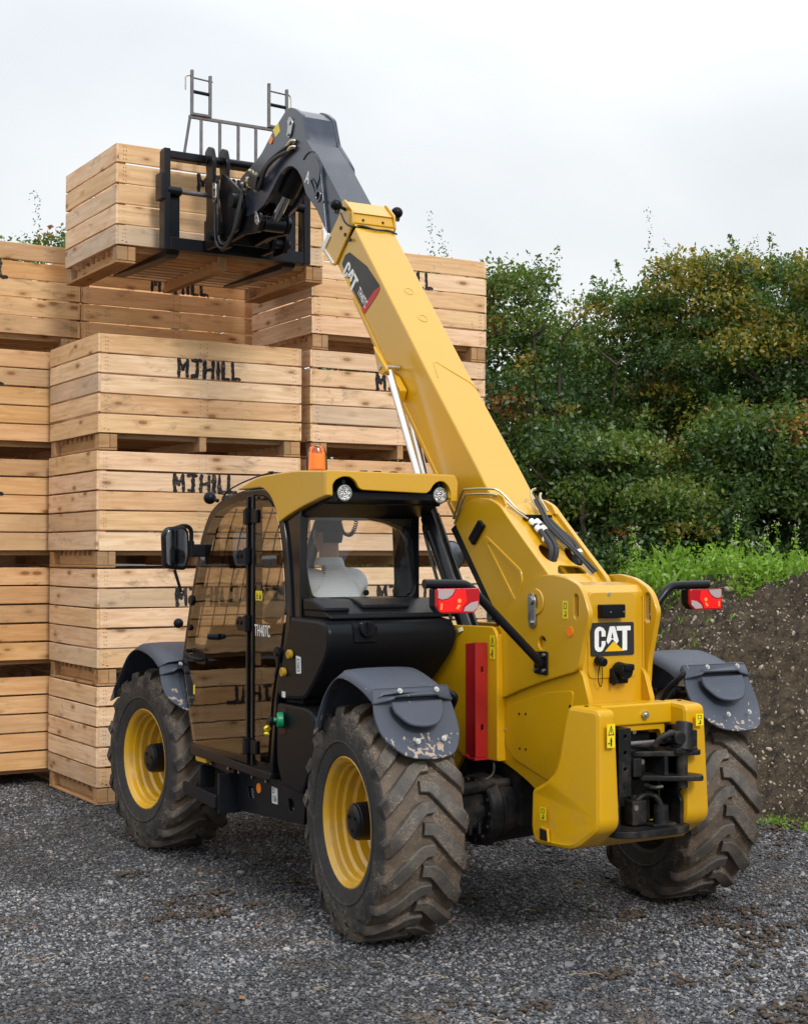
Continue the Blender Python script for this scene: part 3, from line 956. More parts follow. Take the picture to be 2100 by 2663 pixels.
# small things lying on the yard: clods, straw, leaves, sparse weeds
def build_litter():
    rg = np.random.default_rng(21)
    tb = bmesh.new(); bmesh.ops.create_icosphere(tb, subdivisions=2, radius=1.0)
    tb.verts.ensure_lookup_table()
    tv = np.array([v.co[:] for v in tb.verts]); tf = np.array([[v.index for v in f.verts] for f in tb.faces]); tb.free()
    shapes = []
    for q in range(10):
        k = np.array([1 + 1.1 * mnoise.noise(Vector(p) * 2.1 + Vector((q * 9.7, 0, 0))) for p in tv])
        shapes.append(tv * k[:, None] * np.array([1, 0.8, 0.5]))
    CV, CF = [], []
    patches = [(-1.0, 1.9, .5, 8), (-.7, 1.2, .4, 6), (0.2, -1.3, .45, 8), (0.6, -0.7, .5, 12), (-.1, -2.2, .35, 7), (.5, -2.0, .3, 6), (1.2, -1.6, .4, 8), (0.1, 0.6, .6, 12), (-.3, -2.9, .3, 4), (-.9, -1.4, .25, 3), (1.9, -1.0, .5, 6), (2.9, .5, .35, 9), (3.2, 1.3, .3, 9), (-2.9, 1.6, .25, 3), (0.9, 1.6, .6, 6), (-1.6, 1.0, .3, 5)]
    nn_ = 0
    for px, py, sp, k in patches:
        for _ in range(k):
            cx_, cy_ = px + rg.normal() * sp, py + rg.normal() * sp * .6
            rad = 0.03 + 0.06 * rg.random()
            for _ in range(int(14 + 30 * rg.random())):
                x, y = cx_ + rg.normal() * rad * 1.5, cy_ + rg.normal() * rad
                s_ = 0.004 + 0.016 * rg.random() ** 2.2
                a = rg.random() * 6.28; c_, d_ = math.cos(a), math.sin(a)
                P_ = shapes[rg.integers(10)] * s_
                P_ = np.stack([P_[:, 0] * c_ - P_[:, 1] * d_ + x, P_[:, 0] * d_ + P_[:, 1] * c_ + y, P_[:, 2] + ground_h(x, y) + 0.25 * s_ + 0.004], 1)
                CV.append(P_); CF.append(tf + nn_ * len(tv)); nn_ += 1
    me = np_mesh('mud_clods', np.concatenate(CV), np.concatenate(CF), ['mud'], smooth=True)
    o = bpy.data.objects.new('mud_clods', me); COL.objects.link(o)
    tag(o, 'lumps of brown mud dropped on the gravel', kind='stuff')
    b = B()
    for _ in range(150):
        x, y = -1 + rg.normal() * 1.5, -1.9 + rg.normal() * 1.5
        a = rg.random() * 3.14; l = 0.012 + 0.045 * rg.random(); z = ground_h(x, y) + 0.010
        b.tube([(x, y, z), (x + math.cos(a) * l, y + math.sin(a) * l, z + 0.006), (x + math.cos(a + .3) * 2 * l, y + math.sin(a + .3) * 2 * l, z)], 0.0016, n=4, smooth=2)
    o = b.obj('straw', 'straw', wn=False); tag(o, 'scattered dry straw stalks on the gravel', kind='stuff')
    C = np.zeros((60, 3)); C[:, 0] = -1.4 + rg.normal(size=60) * 1.6; C[:, 1] = -2.0 + rg.normal(size=60) * 1.5
    for i in range(60): C[i, 2] = ground_h(C[i, 0], C[i, 1]) + 0.014
    V, F = leafy_quads(C, 0.012 + 0.016 * rg.random(60), rg, 0.6, 3.0)
    me = np_mesh('fallen_leaves', V, F, ['dead_leaf']); o = bpy.data.objects.new('fallen_leaves', me); COL.objects.link(o)
    tag(o, 'brown fallen leaves on the gravel', kind='stuff')
    cc = []
    for (cx, cy, k, sp) in [(-3.35, 1.45, 160, .10), (-3.15, .75, 90, .10), (-3.0, 1.0, 60, .1), (-3.35, .55, 90, .12), (-3.3, 2.1, 50, .08)]:
        for _ in range(k): cc.append((cx + rg.normal() * sp, cy + rg.normal() * sp, 0.012 + 0.02 * rg.random()))
    V, F = leafy_quads(np.array(cc), 0.008 + 0.007 * rg.random(len(cc)), rg, 0.4, 0.6)
    me = np_mesh('ground_weeds', V, F, ['weed'], tint=rg.random(len(cc)) * .5); o = bpy.data.objects.new('ground_weeds', me); COL.objects.link(o)
    tag(o, 'low green weeds coming up through the gravel', kind='stuff')
build_litter()

# ------------------------------------------------------------------ trees
def build_tree(loc, H, W, seed, label, yellow=0.15, cat='tree', density=1.0, shoots=0, lean=0.0, base=0.05, red=0.0, airy=1.0, leaf=0.055):
    rg = np.random.default_rng(seed)
    root = empty('tree', loc); tag(root, label, cat, 'trees and tall bushes behind the yard')
    b = B()
    tips = []
    nst = 3 + seed % 3
    for k in range(nst):
        a = 6.28 * k / nst + rg.random()
        r0 = 0.12; top = H * (0.72 + 0.2 * rg.random())
        pts = [(math.cos(a) * r0, math.sin(a) * r0, 0)]
        for j in range(1, 6):
            t = j / 5
            pts.append((math.cos(a) * (r0 + W * 0.28 * t) + rg.normal() * .08, math.sin(a) * (r0 + W * 0.28 * t) + rg.normal() * .08, top * t))
        for i in range(5):
            b.cyl(pts[i], pts[i + 1], 0.075 * (1 - i / 6), 0.075 * (1 - (i + 1) / 6), n=7, caps=False)
            for _ in range(2):
                p = Vector(pts[i + 1]); aa = rg.random() * 6.28; l = W * (0.12 + 0.14 * rg.random())
                q = p + Vector((math.cos(aa) * l, math.sin(aa) * l, l * (0.3 + 0.7 * rg.random())))
                b.cyl(p, q, 0.022, 0.006, n=5, caps=False); tips.append(q)
    b.obj('trunk', 'bark', root, wn=False)
    nc = int(205 * density * (H * W / 14) ** 0.5) + 30
    C, Tn, S = [], [], []
    for k in range(nc):
        u = rg.random() ** 0.85
        z = base + (H - base) * u
        prof = math.sin(min(1, (z / H) * 1.02) ** 0.72 * math.pi * 0.93) ** 0.55 if z < H else 0
        prof = max(0.12, prof)
        a = rg.random() * 6.28
        rr = W * 0.5 * prof * (0.50 + 0.62 * rg.random() ** 0.7) * (1 + 0.22 * math.sin(3 * a + seed) * math.sin(z * 1.7 + seed))
        c = np.array([math.cos(a) * rr + lean * z, math.sin(a) * rr, z])
        cs = 0.13 + 0.30 * rg.random() ** 1.4
        m = int((290 if H > 4.2 else 330) * (cs / 0.3) ** 2 / airy * (0.030 / leaf) ** 1.5) + 20
        pts = rg.normal(size=(m, 3)); pts /= np.linalg.norm(pts, axis=1)[:, None]
        low_ = pts[:, 2] < -0.2; pts[low_, 2] *= -0.6
        pts *= (cs * (0.45 + 0.62 * rg.random(m) ** 0.6))[:, None] * np.array([1.15, 1.15, 0.72])
        pts += rg.normal(size=(m, 3)) * cs * 0.16
        C.append(pts + c)
        ty = rg.random()
        warm = rg.random() < yellow
        bt = 0.80 if warm else (0.0 + 0.50 * ty + 0.20 * (z / H) ** 2)
        if rg.random() < red: bt = 0.97
        Tn.append(np.clip(bt + rg.normal(size=m) * 0.08, 0, 0.70 if not warm and bt < .9 else (1 if bt > .9 else 0.9)))
        S.append(leaf * (0.6 + 0.7 * rg.random(m)))
    for k in range(int(46 * density * (H * W / 12) ** 0.5) + 10):
        u = 0.25 + 0.74 * rg.random() ** 0.65; z = H * u
        prof = max(0.2, math.sin(min(1, u * 1.02) ** 0.72 * math.pi * 0.93) ** 0.55)
        a = rg.random() * 6.28; rr = W * 0.5 * prof * 0.9
        p0 = np.array([math.cos(a) * rr, math.sin(a) * rr, z - 0.1])
        dr = np.array([math.cos(a) * (1 - u * .6), math.sin(a) * (1 - u * .6), 0.3 + 0.85 * u * u]); dr /= np.linalg.norm(dr)
        L = 0.28 + 0.55 * rg.random() ** 1.3; m = int(L * 180 / airy); t = rg.random(m)
        P = p0 + dr * (t * L)[:, None] + rg.normal(size=(m, 3)) * (0.11 * (1.1 - t))[:, None]
        P[:, 2] -= 0.12 * t * t * (1 - u)
        C.append(P); b0 = 0.80 if rg.random() < yellow else 0.12 + 0.45 * rg.random()
        Tn.append(np.clip(b0 + rg.normal(size=m) * 0.10, 0, 0.74)); S.append(leaf * (0.6 + 0.6 * rg.random(m)))
    for k in range(shoots):
        a = rg.random() * 6.28; r = W * 0.42 * rg.random() ** .5
        x, y = math.cos(a) * r, math.sin(a) * r; z0 = H * (0.90 + 0.08 * rg.random()) - 0.5 * r; L = 0.5 + 0.75 * rg.random()
        m = int(L * 85); t = rg.random(m)
        lx, ly = rg.normal(size=2) * 0.10
        P = np.stack([x + lx * t + rg.normal(size=m) * 0.028, y + ly * t + rg.normal(size=m) * 0.028, z0 + L * t], 1)
        C.append(P); Tn.append(np.clip(0.4 + rg.normal(size=m) * .15, 0, .7)); S.append(0.026 * (1.15 - 0.6 * t))
        m2 = 60; t2 = rg.random(m2) * .3
        P = np.stack([x + rg.normal(size=m2) * 0.12, y + rg.normal(size=m2) * 0.12, z0 - .3 + L * t2], 1)
        C.append(P); Tn.append(np.clip(0.35 + rg.normal(size=m2) * .15, 0, .7)); S.append(np.full(m2, leaf * .8))
    C = np.concatenate(C); Tn = np.concatenate(Tn); S = np.concatenate(S)
    C[:, 2] = np.maximum(C[:, 2], 0.03)
    V, F = leafy_quads(C, S, rg, 0.55, 0.55)
    me = np_mesh('crown', V, F, ['leaf'], tint=Tn)
    c = bpy.data.objects.new('crown', me); COL.objects.link(c); c.parent = root
    return root

def at(dx, depth):
    """ground point at a bearing (tangent from the view axis) and a distance from the camera"""
    return (CAM.x + Fv[0] * depth + Rv[0] * dx * depth, CAM.y + Fv[1] * depth + Rv[1] * dx * depth, 0)

TREES = [
    # bearing, depth, H, W, yellow, shoots, airy, label
    (-0.272, 21.0, 6.2, 1.3, .10, 2, 3.6, 'thin leafy tree whose top shows over the far left boxes, cut by the picture edge', 0.0),
    (-0.228, 19.5, 6.1, 0.8, .12, 1, 3.6, 'narrow tree top just left of the lifted box', .1),
    (-0.05, 22.0, 5.9, 3.2, .08, 9, 1.3, 'tree mostly hidden behind the box stacks and the lifting arm', 0.0),
    (0.020, 20.0, 5.75, 1.9, .20, 9, 1.6, 'tree with tall upright shoots just right of the yellow arm top', .05),
    (0.074, 18.5, 5.35, 1.5, .10, 3, 1.6, 'dark tree touching the right edge of the right-hand box stack', .12),
    (0.104, 22.0, 5.0, 2.2, .05, 2, 1.3, 'low dark green bush between the dark tree and the yellowing maple', .05),
    (0.148, 20.0, 5.4, 2.0, .18, 9, 1.2, 'yellowing maple with a row of thin shoots standing above its left side', .02),
    (0.128, 17.5, 3.3, 1.9, .02, 0, 1.0, 'dense grey-green bush at the foot of the trees, above the tail of the machine', .03),
    (0.203, 19.2, 5.7, 2.0, .42, 6, 1.1, 'tall maple with the most yellow leaves, right of centre of the hedge', .02),
    (0.182, 17.2, 2.6, 1.8, .03, 0, 1.0, 'dark low bush behind the weeds, under the yellow maple', .05),
    (0.248, 20.5, 5.85, 1.9, .06, 5, 1.1, 'tallest green tree towards the right end of the hedge', .0),
    (0.240, 17.4, 3.5, 1.9, .06, 0, 1.0, 'dark glossy bush behind the weeds near the right edge', .02),
    (0.296, 18.8, 5.6, 2.1, .30, 4, 1.1, 'orange-tinted tree cut off by the right picture edge', .05),
    (0.36, 19.5, 5.9, 3.0, .12, 2, 1.2, 'tree standing past the right edge of the picture', .03),
    (0.118, 24.0, 4.7, 3.6, .05, 0, 1.1, 'far dark tree seen through the gaps behind the maple', .0),
    (0.180, 24.5, 5.0, 3.4, .10, 0, 1.1, 'far tree behind the yellow maple', .0),
    (0.250, 25.0, 5.6, 4.2, .05, 0, 1.1, 'far broad tree seen dimly through the hedge', .0),
]
for i, (bx, dp, H, W, yl, sh, airy, lab, rd) in enumerate(TREES):
    build_tree(at(bx, dp), H, W, 100 + i * 7, lab, yellow=yl, shoots=sh, airy=airy, red=rd, base=0.1, leaf=0.033 if i < 14 else 0.05, cat='tree' if H > 4.2 else 'bush')

# ------------------------------------------------------------------ wooden boxes
BW, BD, PITCH, BOXH, BASEH = 1.82, 1.215, 0.9454, 0.805, 0.1404
PT = 0.022
def plank_mesh(L, h, t, seed, name='plank', mat='wood'):
    b = B(); b.box((-L / 2, -t / 2, -h / 2), (L / 2, t / 2, h / 2), 0.003, seg=1)
    rg = np.random.default_rng(seed)
    ph = rg.random() * 10
    # slight bow of long boards
    bmesh.ops.bisect_plane(b.bm, geom=b.bm.verts[:] + b.bm.edges[:] + b.bm.faces[:], plane_co=(0, 0, 0), plane_no=(1, 0, 0))
    for v in b.bm.verts:
        if abs(v.co.x) < 0.01: v.co.z += rg.normal() * 0.0025; v.co.y += (ph - 5) * 0.0003
    return b.mesh(name, mat, smooth=False)
FRONT = [plank_mesh(BW - 2 * 0.018, 0.1455 + 0.0012 * k, PT, k) for k in range(5)]
SIDE = [plank_mesh(BD - 0.0, 0.1455 + 0.0012 * k, PT, 20 + k) for k in range(5)]
FRONT_W = [plank_mesh(BW - 2 * 0.018, 0.1455 + 0.0012 * k, PT, 60 + k, mat='wood_warm') for k in range(5)]
SIDE_W = [plank_mesh(BD - 0.0, 0.1455 + 0.0012 * k, PT, 80 + k, mat='wood_warm') for k in range(5)]
SLAT = [plank_mesh(BW - 0.06, 0.095, 0.018, 40 + k, 'slat', 'wood_base') for k in range(3)]
def box_mesh(name, lo, hi, mat, bev=0.004):
    b = B(); b.box(lo, hi, bev, seg=1); return b.mesh(name, mat, smooth=False)
POST = box_mesh('corner_post', (-0.03, -0.025, -0.39), (0.03, 0.025, 0.39), 'wood')
BLOCK = box_mesh('block', (-0.045, -0.05, -0.055), (0.045, 0.05, 0.055), 'wood_base')
BLOCK2 = box_mesh('block', (-0.03, -0.05, -0.055), (0.03, 0.05, 0.055), 'wood_base')
BEAR = box_mesh('bearer', (-BD / 2 + 0.03, -0.022, -0.055), (BD / 2 - 0.03, 0.022, 0.055), 'wood_base')
MIDB = box_mesh('bearer', (-BD / 2 + 0.01, -0.03, -0.062), (BD / 2 - 0.01, 0.03, 0.062), 'wood_base')
RUN = box_mesh('runner', (-BD / 2 + 0.01, -0.08, -0.010), (BD / 2 - 0.01, 0.08, 0.010), 'wood_base')

def lettering_mesh(seed=0):
    """MJ HILL brushed through a stencil: rounded strokes, one 0.15 m board high"""
    b = B()
    hgt = 0.135
    W_ = 0.032
    def stroke(p, q, k, w=W_):
        p, q = Vector(p), Vector(q)
        d = (q - p).normalized(); n = Vector((-d.y, d.x))
        pts = []
        rg = np.random.default_rng(k * 13 + 5 + seed * 1000)
        for j in range(7):
            t = j / 6; c = p.lerp(q, t) + n * (w / 2) * (1 + 0.22 * rg.normal()); pts.append((c.x, c.y))
        for j in range(1, 4):
            a = math.pi * j / 4; c = q + (n * math.cos(a) + d * math.sin(a)) * w / 2; pts.append((c.x, c.y))
        for j in range(7):
            t = 1 - j / 6; c = p.lerp(q, t) - n * (w / 2) * (1 + 0.22 * rg.normal()); pts.append((c.x, c.y))
        for j in range(1, 4):
            a = math.pi * j / 4; c = p + (-n * math.cos(a) - d * math.sin(a)) * w / 2; pts.append((c.x, c.y))
        z = 0.0006 + 0.00022 * k
        b.plate(pts, 'y', -z - 0.0004, -z, 0)
    h = hgt
    S = []
    x = 0.012
    S += [((x, 0.004), (x, h)), ((x, h), (x + .036, h * .42)), ((x + .036, h * .42), (x + .075, h)), ((x + .075, h), (x + .078, 0.004))]
    x = 0.132
    S += [((x, h), (x + .078, h)), ((x + .046, h), (x + .046, .012)), ((x + .046, .008), (x + .004, .008))]
    x = 0.245
    S += [((x, 0.004), (x, h)), ((x, h * .48), (x + .072, h * .48)), ((x + .072, 0.0), (x + .072, h))]
    x = 0.363
    S += [((x, 0), (x, h))]
    x = 0.412
    S += [((x, 0.0), (x, h)), ((x, .002), (x + .050, .0))]
    x = 0.497
    S += [((x, 0.0), (x, h)), ((x, .002), (x + .062, -.004))]
    rj = np.random.default_rng(seed + 50)
    for k, (p, q) in enumerate(S):
        jt = rj.normal(size=4) * 0.0025
        stroke((p[0] + jt[0], p[1] + jt[1]), (q[0] + jt[2], q[1] + jt[3]), k, W_ * (1 + 0.10 * rj.normal()))
    return b.mesh('lettering', 'stencil', smooth=False)
LETTERS = [lettering_mesh(k) for k in range(5)]

def nails_mesh():
    b = B()
    rg = np.random.default_rng(3)
    for lvl in range(5):
        zc = BASEH + 0.0755 + lvl * 0.1615
        for xs_ in (0.055, 0.075, BW - 0.055, BW - 0.075, BW / 2 - .03, BW / 2 + .03):
            for k in range(4):
                z = zc - 0.05 + k * 0.033 + rg.normal() * .003
                b.cyl((xs_ + rg.normal() * .004, -0.0012, z), (xs_, 0.002, z), 0.0032, n=6)
        for ys_ in (0.035, 0.055, BD - 0.05):
            for k in range(3):
                z = zc - 0.045 + k * 0.04 + rg.normal() * .003
                b.cyl((-0.0012, ys_ + rg.normal() * .004, z), (0.002, ys_, z), 0.0032, n=6)
    return b.mesh('nails', 'nail', smooth=False)
NAILS = nails_mesh()
def plates_mesh():
    b = B()
    for lvl in range(1, 5):
        z = BASEH + lvl * 0.1615 - 0.005
        for k in range(9):
            x = BW / 2 - .035 + k * 0.0085
            b.box((x, 0.010, z - .012), (x + .004, 0.014, z + .012), rot=(0, 0.4, 0))
    return b.mesh('nail_plate', 'staple', smooth=False)
NPL = plates_mesh()

brng = np.random.default_rng(77)
def wooden_box(x, y, z, label, text=True, group='wooden potato boxes', detail=True, warm=False, tdx=0.0):
    FR, SI = (FRONT_W, SIDE_W) if warm else (FRONT, SIDE)
    root = empty('wooden_box', (x, y, z), brng.normal() * 0.002)
    tag(root, label, 'wooden box', group)
    def J(s=0.0018): return float(brng.normal() * s)
    for lvl in range(5):
        zc = BASEH + 0.0755 + lvl * 0.1615
        f = inst('plank', FR[brng.integers(5)], root, (BW / 2, PT / 2 + J(), zc + J()), (J(.002), J(.0012), 0 if brng.random() < .5 else math.pi))
        if text and lvl == 3:
            f.rotation_euler = (0, 0, 0)
            t = inst('lettering', LETTERS[brng.integers(5)], f, (-BW / 2 + 0.66 + tdx + J(.01), -PT / 2 - 0.0004, -0.068 + J(.003)))
        inst('plank', FR[brng.integers(5)], root, (BW / 2, BD - PT / 2 + J(), zc + J()), (0, J(.0012), math.pi))
        for xx in (PT / 2 - 0.003, BW - PT / 2 + 0.003):
            inst('plank', SI[brng.integers(5)], root, (xx + J(.001), BD / 2 + 0.001, zc + J()), (J(.002), 0, math.pi / 2))
            root.children
    for px, py in ((0.054, 0.049), (BW - 0.054, 0.049), (BW / 2, 0.049), (0.054, BD - 0.049), (BW - 0.054, BD - 0.049), (BW / 2, BD - 0.049)):
        inst('corner_post', POST, root, (px, py, BASEH + 0.40))
    for k in range(10):
        inst('slat', SLAT[k % 3], root, (BW / 2, 0.075 + k * 0.118, BASEH - 0.001 + 0.009 + 0.0), (0, 0, 0))
    for s, xx in ((1, 0.065), (-1, BW - 0.065)):
        inst('runner', RUN, root, (xx + s * 0.018, BD / 2, 0.0101), (0, 0, math.pi / 2))
        for yy in (0.055, BD - 0.055):
            inst('block', BLOCK, root, (xx - s * 0.012, yy, 0.0755 - 0.001))
        for yy in (0.053, BD - 0.053):
            inst('block', BLOCK2, root, (xx + s * 0.066, yy + 0.002, 0.0755 - 0.001))
        inst('bearer', BEAR, root, (xx + s * 0.013, BD / 2, 0.0755), (0, 0, math.pi / 2)) if False else None
        inst('bearer', box_bearer, root, (xx + s * 0.013, BD / 2, 0.0755), (0, 0, math.pi / 2))
    inst('bearer', MIDB, root, (BW / 2, BD / 2, 0.0765), (0, 0, math.pi / 2))
    if detail:
        n = inst('nails', NAILS, root); n['kind'] = 'stuff'
        n = inst('nail_plates', NPL, root); n['kind'] = 'stuff'
    return root
box_bearer = box_mesh('bearer', (-BD / 2 + 0.12, -0.02, -0.054), (BD / 2 - 0.12, 0.02, 0.054), 'wood_base')

ORD = {1: 'bottom', 2: 'second up', 3: 'third up', 4: 'fourth up', 5: 'top'}
AXX, AY = -0.823, 4.704
DX = AXX + 1.91
for k in range(4):
    lab = {0: 'bottom pale wooden box of the middle stack, behind the front wheel', 1: 'second box up in the middle stack, behind the wing mirror',
           2: 'box in the middle stack with MJ HILL just above the cab roof', 3: 'topmost box of the middle stack, full MJ HILL below the lifted box'}[k]
    wooden_box(AXX + (0, .004, -.008, .0)[k], AY + (.0, .004, .002, .0)[k], k * PITCH, lab, group='boxes of the middle stack')
for k in range(5):
    lab = 'pine box in the right-hand stack, ' + ['lowest, hidden by the cab', 'second up, seen through the cab windows', 'third up, behind the amber beacon', 'fourth up, MJ lettering cut by the yellow arm', 'topmost, the last letter L right of the arm'][k]
    wooden_box(DX + (0, .004, 0.0, -.004, .012)[k], AY + (0, .003, 0, .0, .006)[k], k * PITCH, lab, group='boxes of the right-hand stack')
for k in range(5):
    lab = 'wooden box of the left back stack, ' + ['lowest, standing on the gravel', 'second up, letter L at the picture edge', 'third up from the ground', 'fourth up, just under the topmost', 'topmost, open against the sky'][k]
    wooden_box(-2.39 + (0, .006, 0, .004, .055)[k], 6.03 + (0, .003, 0, .0, .05)[k], k * PITCH, lab, group='boxes of the left back stack', warm=True, tdx=-0.06)
for k in range(5):
    lab = 'box in the back row behind the middle stack, ' + ['lowest', 'second up', 'third up', 'fourth up', 'topmost'][k]
    wooden_box(-0.50 + (0, .006, 0, .004, .0)[k], 6.03 + (0, .003, 0, .0, .06)[k], k * PITCH, lab, group='boxes of the back stack', warm=True)
for k in range(4):
    lab = 'wooden box past the left edge, mirrored in the cab door, ' + ['lowest', 'second up', 'third up', 'topmost'][k]
    wooden_box(-4.28, 5.95, k * PITCH, lab, group='boxes mirrored in the cab door', warm=True)
for k in range(4):
    wooden_box(-2.35, 7.32, k * PITCH, 'box in the rearmost row behind the left back stack, ' + ['lowest', 'second up', 'third up', 'topmost'][k], group='boxes of the rearmost row', detail=False)
    wooden_box(-0.47, 7.32, k * PITCH, 'box in the rearmost row behind the middle stacks, ' + ['lowest', 'second up', 'third up', 'topmost'][k], group='boxes of the rearmost row', detail=False)
held = wooden_box(-0.845, 4.26, 5.215 - PITCH, 'pale wooden box lifted high on the forks of the machine', group='lifted box')

# ------------------------------------------------------------------ telehandler
T = empty('telehandler', (0, 0, 0))
tag(T, 'yellow and black telescopic handler with raised arm holding a wooden box', 'telehandler')

def sub(name, parent=T, loc=(0, 0, 0)):
    return empty(name, loc, 0, parent)

# --- wheels
def tyre_mesh():
    b = B()
    prof = [(-0.185, 0.328), (-0.205, 0.345), (-0.222, 0.40), (-0.230, 0.46), (-0.226, 0.52), (-0.212, 0.553), (-0.17, 0.568), (-0.09, 0.574), (0, 0.576)]
    prof = prof + [(-a, r) for a, r in prof[::-1][1:]]
    b.lathe(prof, 'x', 72)
    # raised rings on the side wall
    for s in (-1, 1):
        b.lathe([(s * 0.2235, 0.408), (s * 0.2285, 0.412), (s * 0.2305, 0.418), (s * 0.227, 0.424)], 'x', 64)
    N = 18
    def P(a, r, th): return Vector((a, -r * math.cos(th), r * math.sin(th)))
    def bar(side, th0):
        # centre line of the lug: (axial, circumferential metres behind)
        cl = [(0.030, 0.004), (-0.022, 0.0), (-0.050, -0.020), (-0.10, -0.075), (-0.16, -0.140), (-0.205, -0.186), (-0.226, -0.212), (-0.229, -0.222)]
        rt = [0.607, 0.608, 0.609, 0.609, 0.605, 0.594, 0.565, 0.535]
        rb = [0.570, 0.570, 0.569, 0.566, 0.562, 0.548, 0.520, 0.505]
        wd = [0.058, 0.062, 0.066, 0.068, 0.072, 0.078, 0.074, 0.055]
        rows = []
        for i, (a, cc) in enumerate(cl):
            # perpendicular to the path in the (axial, circumference) plane
            if i == 0: d = Vector((cl[1][0] - a, cl[1][1] - cc))
            elif i == len(cl) - 1: d = Vector((a - cl[i - 1][0], cc - cl[i - 1][1]))
            else: d = Vector((cl[i + 1][0] - cl[i - 1][0], cl[i + 1][1] - cl[i - 1][1]))
            d.normalize(); n = Vector((-d.y, d.x))
            if i >= 5: n = n.lerp(Vector((0, -1)) if n.y < 0 else Vector((0, 1)), 0.7).normalized()
            w = wd[i] / 2
            row = []
            for (sg, wid, rr) in ((1, w * 1.30, rb[i] - 0.004), (1, w, rt[i] - 0.004), (1, w * .86, rt[i]), (-1, w * .86, rt[i]), (-1, w, rt[i] - 0.004), (-1, w * 1.30, rb[i] - 0.004)):
                aa = a + n.x * wid * sg; c2 = cc + n.y * wid * sg
                aa = max(-0.234, aa)
                row.append(b.bm.verts.new(P(aa * side, rr, th0 + c2 / 0.6)))
            rows.append(row)
        for i in range(len(rows) - 1):
            for k in range(5):
                b.bm.faces.new((rows[i][k], rows[i][k + 1], rows[i + 1][k + 1], rows[i + 1][k]))
        b.bm.faces.new(rows[0]); b.bm.faces.new(rows[-1][::-1])
    for k in range(N):
        bar(1, 2 * math.pi * k / N)
        bar(-1, 2 * math.pi * (k + 0.5) / N)
    return b.mesh('tyre', 'rubber', ang=28)
TYRE = tyre_mesh()
def rim_mesh():
    b = B()   # outer face toward -x
    prof = [(-0.180, 0.330), (-0.190, 0.338), (-0.200, 0.340), (-0.203, 0.334), (-0.196, 0.326), (-0.186, 0.314), (-0.176, 0.308), (-0.150, 0.303), (-0.140, 0.292),
            (-0.110, 0.289), (-0.098, 0.272), (-0.060, 0.269), (-0.046, 0.250), (0.00, 0.247), (0.012, 0.232), (0.045, 0.228), (0.060, 0.21), (0.063, 0.17), (0.045, 0.12), (0.038, 0.07)]
    b.lathe(prof, 'x', 56)
    return b.mesh('rim', 'yellow_rim', ang=16, recalc=True)
RIM = rim_mesh()
def hub_mesh():
    b = B()
    b.lathe([(-0.168, 0.0), (-0.170, 0.05), (-0.168, 0.080), (-0.160, 0.090), (-0.150, 0.092), (-0.147, 0.097), (-0.07, 0.100), (-0.02, 0.108), (0.0, 0.118), (0.036, 0.122)], 'x', 36)
    for k in range(3):
        a = 0.4 + k * 2.1
        b.cyl((-0.176, 0.045 * math.cos(a), 0.045 * math.sin(a)), (-0.165, 0.045 * math.cos(a), 0.045 * math.sin(a)), 0.010, n=8)
    b.lathe([(0.190, 0.338), (0.180, 0.322), (0.10, 0.30), (0.09, 0.17), (0.16, 0.155), (0.2, 0.09), (0.21, 0.0)], 'x', 36)
    return b.mesh('hub', 'black')
HUB = hub_mesh()
def nuts_mesh():
    b = B()
    for k in range(10):
        a = 2 * math.pi * k / 10
        c, s = math.cos(a), math.sin(a)
        b.cyl((0.012, .15 * c, .15 * s), (0.040, .15 * c, .15 * s), 0.013, n=6)
        b.cyl((-0.005, .15 * c, .15 * s), (0.012, .15 * c, .15 * s), 0.007, n=8)
    return b.mesh('wheel_nuts', 'steel')
NUTS = nuts_mesh()
def wheel(x, y, steer, mirror, spin, lab):
    w = empty('wheel', (x, y, 0.605), 0, T)
    w.rotation_euler = (0, 0, (math.pi if mirror else 0) + steer)
    w['label'] = lab
    for nm, me in (('tyre', TYRE), ('rim', RIM), ('hub', HUB), ('wheel_nuts', NUTS)):
        o = inst(nm, me, w, (0, 0, 0), (spin if nm != 'tyre' else (-spin if mirror else spin), 0, 0))
        if nm == 'tyre' and mirror:
            o.rotation_euler = (spin, 0, math.pi)
    return w
STEER = R(7)
wheel(-0.935, -0.01, -STEER, False, 0.10, 'rear wheel nearest the viewer with bar tread and yellow rim')
wheel(-0.935, 2.88, R(3), False, 0.33, 'front wheel beside the cab door')
wheel(1.02, -0.04, -R(9), True, 0.22, 'rear wheel on the far side')
wheel(0.935, 2.88, R(3), True, 0.5, 'front wheel on the far side, hidden by the chassis')

# --- axles and under frame
b = B()
b.cyl((-0.72, 0, 0.605), (-0.30, 0, 0.605), 0.115, 0.125, n=24)
b.box((-0.62, -0.12, 0.52), (-0.36, 0.10, 0.72), 0.03)
b.cyl((-0.36, 0, 0.605), (-0.28, 0, 0.605), 0.19, 0.20, n=28, bev=0.01)
b.cyl((-0.28, 0, 0.605), (0.12, 0, 0.605), 0.185, 0.17, n=28, bev=0.02)
b.cyl((0.12, 0, 0.605), (0.72, 0, 0.605), 0.12, 0.115, n=24)
for k in range(14):
    a = 2 * math.pi * k / 14
    b.cyl((-0.375, .165 * math.cos(a), .605 + .165 * math.sin(a)), (-0.355, .165 * math.cos(a), .605 + .165 * math.sin(a)), 0.012, n=6)
for k in range(4):
    b.cyl((-0.58 + k * .06, -0.125, 0.50), (-0.58 + k * .06, -0.125, 0.56), 0.012, n=8)
b.cyl((-0.70, -0.13, 0.73), (-0.30, -0.10, 0.75), 0.035, n=16)
b.cyl((-0.30, -0.10, 0.75), (0.3, -0.10, 0.75), 0.03, n=12)
b.tube([(-0.4, -0.08, 0.76), (-0.3, -0.1, 0.80), (-0.25, -0.05, 0.88)], 0.008)
rear_axle = b.obj('rear_axle', 'mud_metal', T)
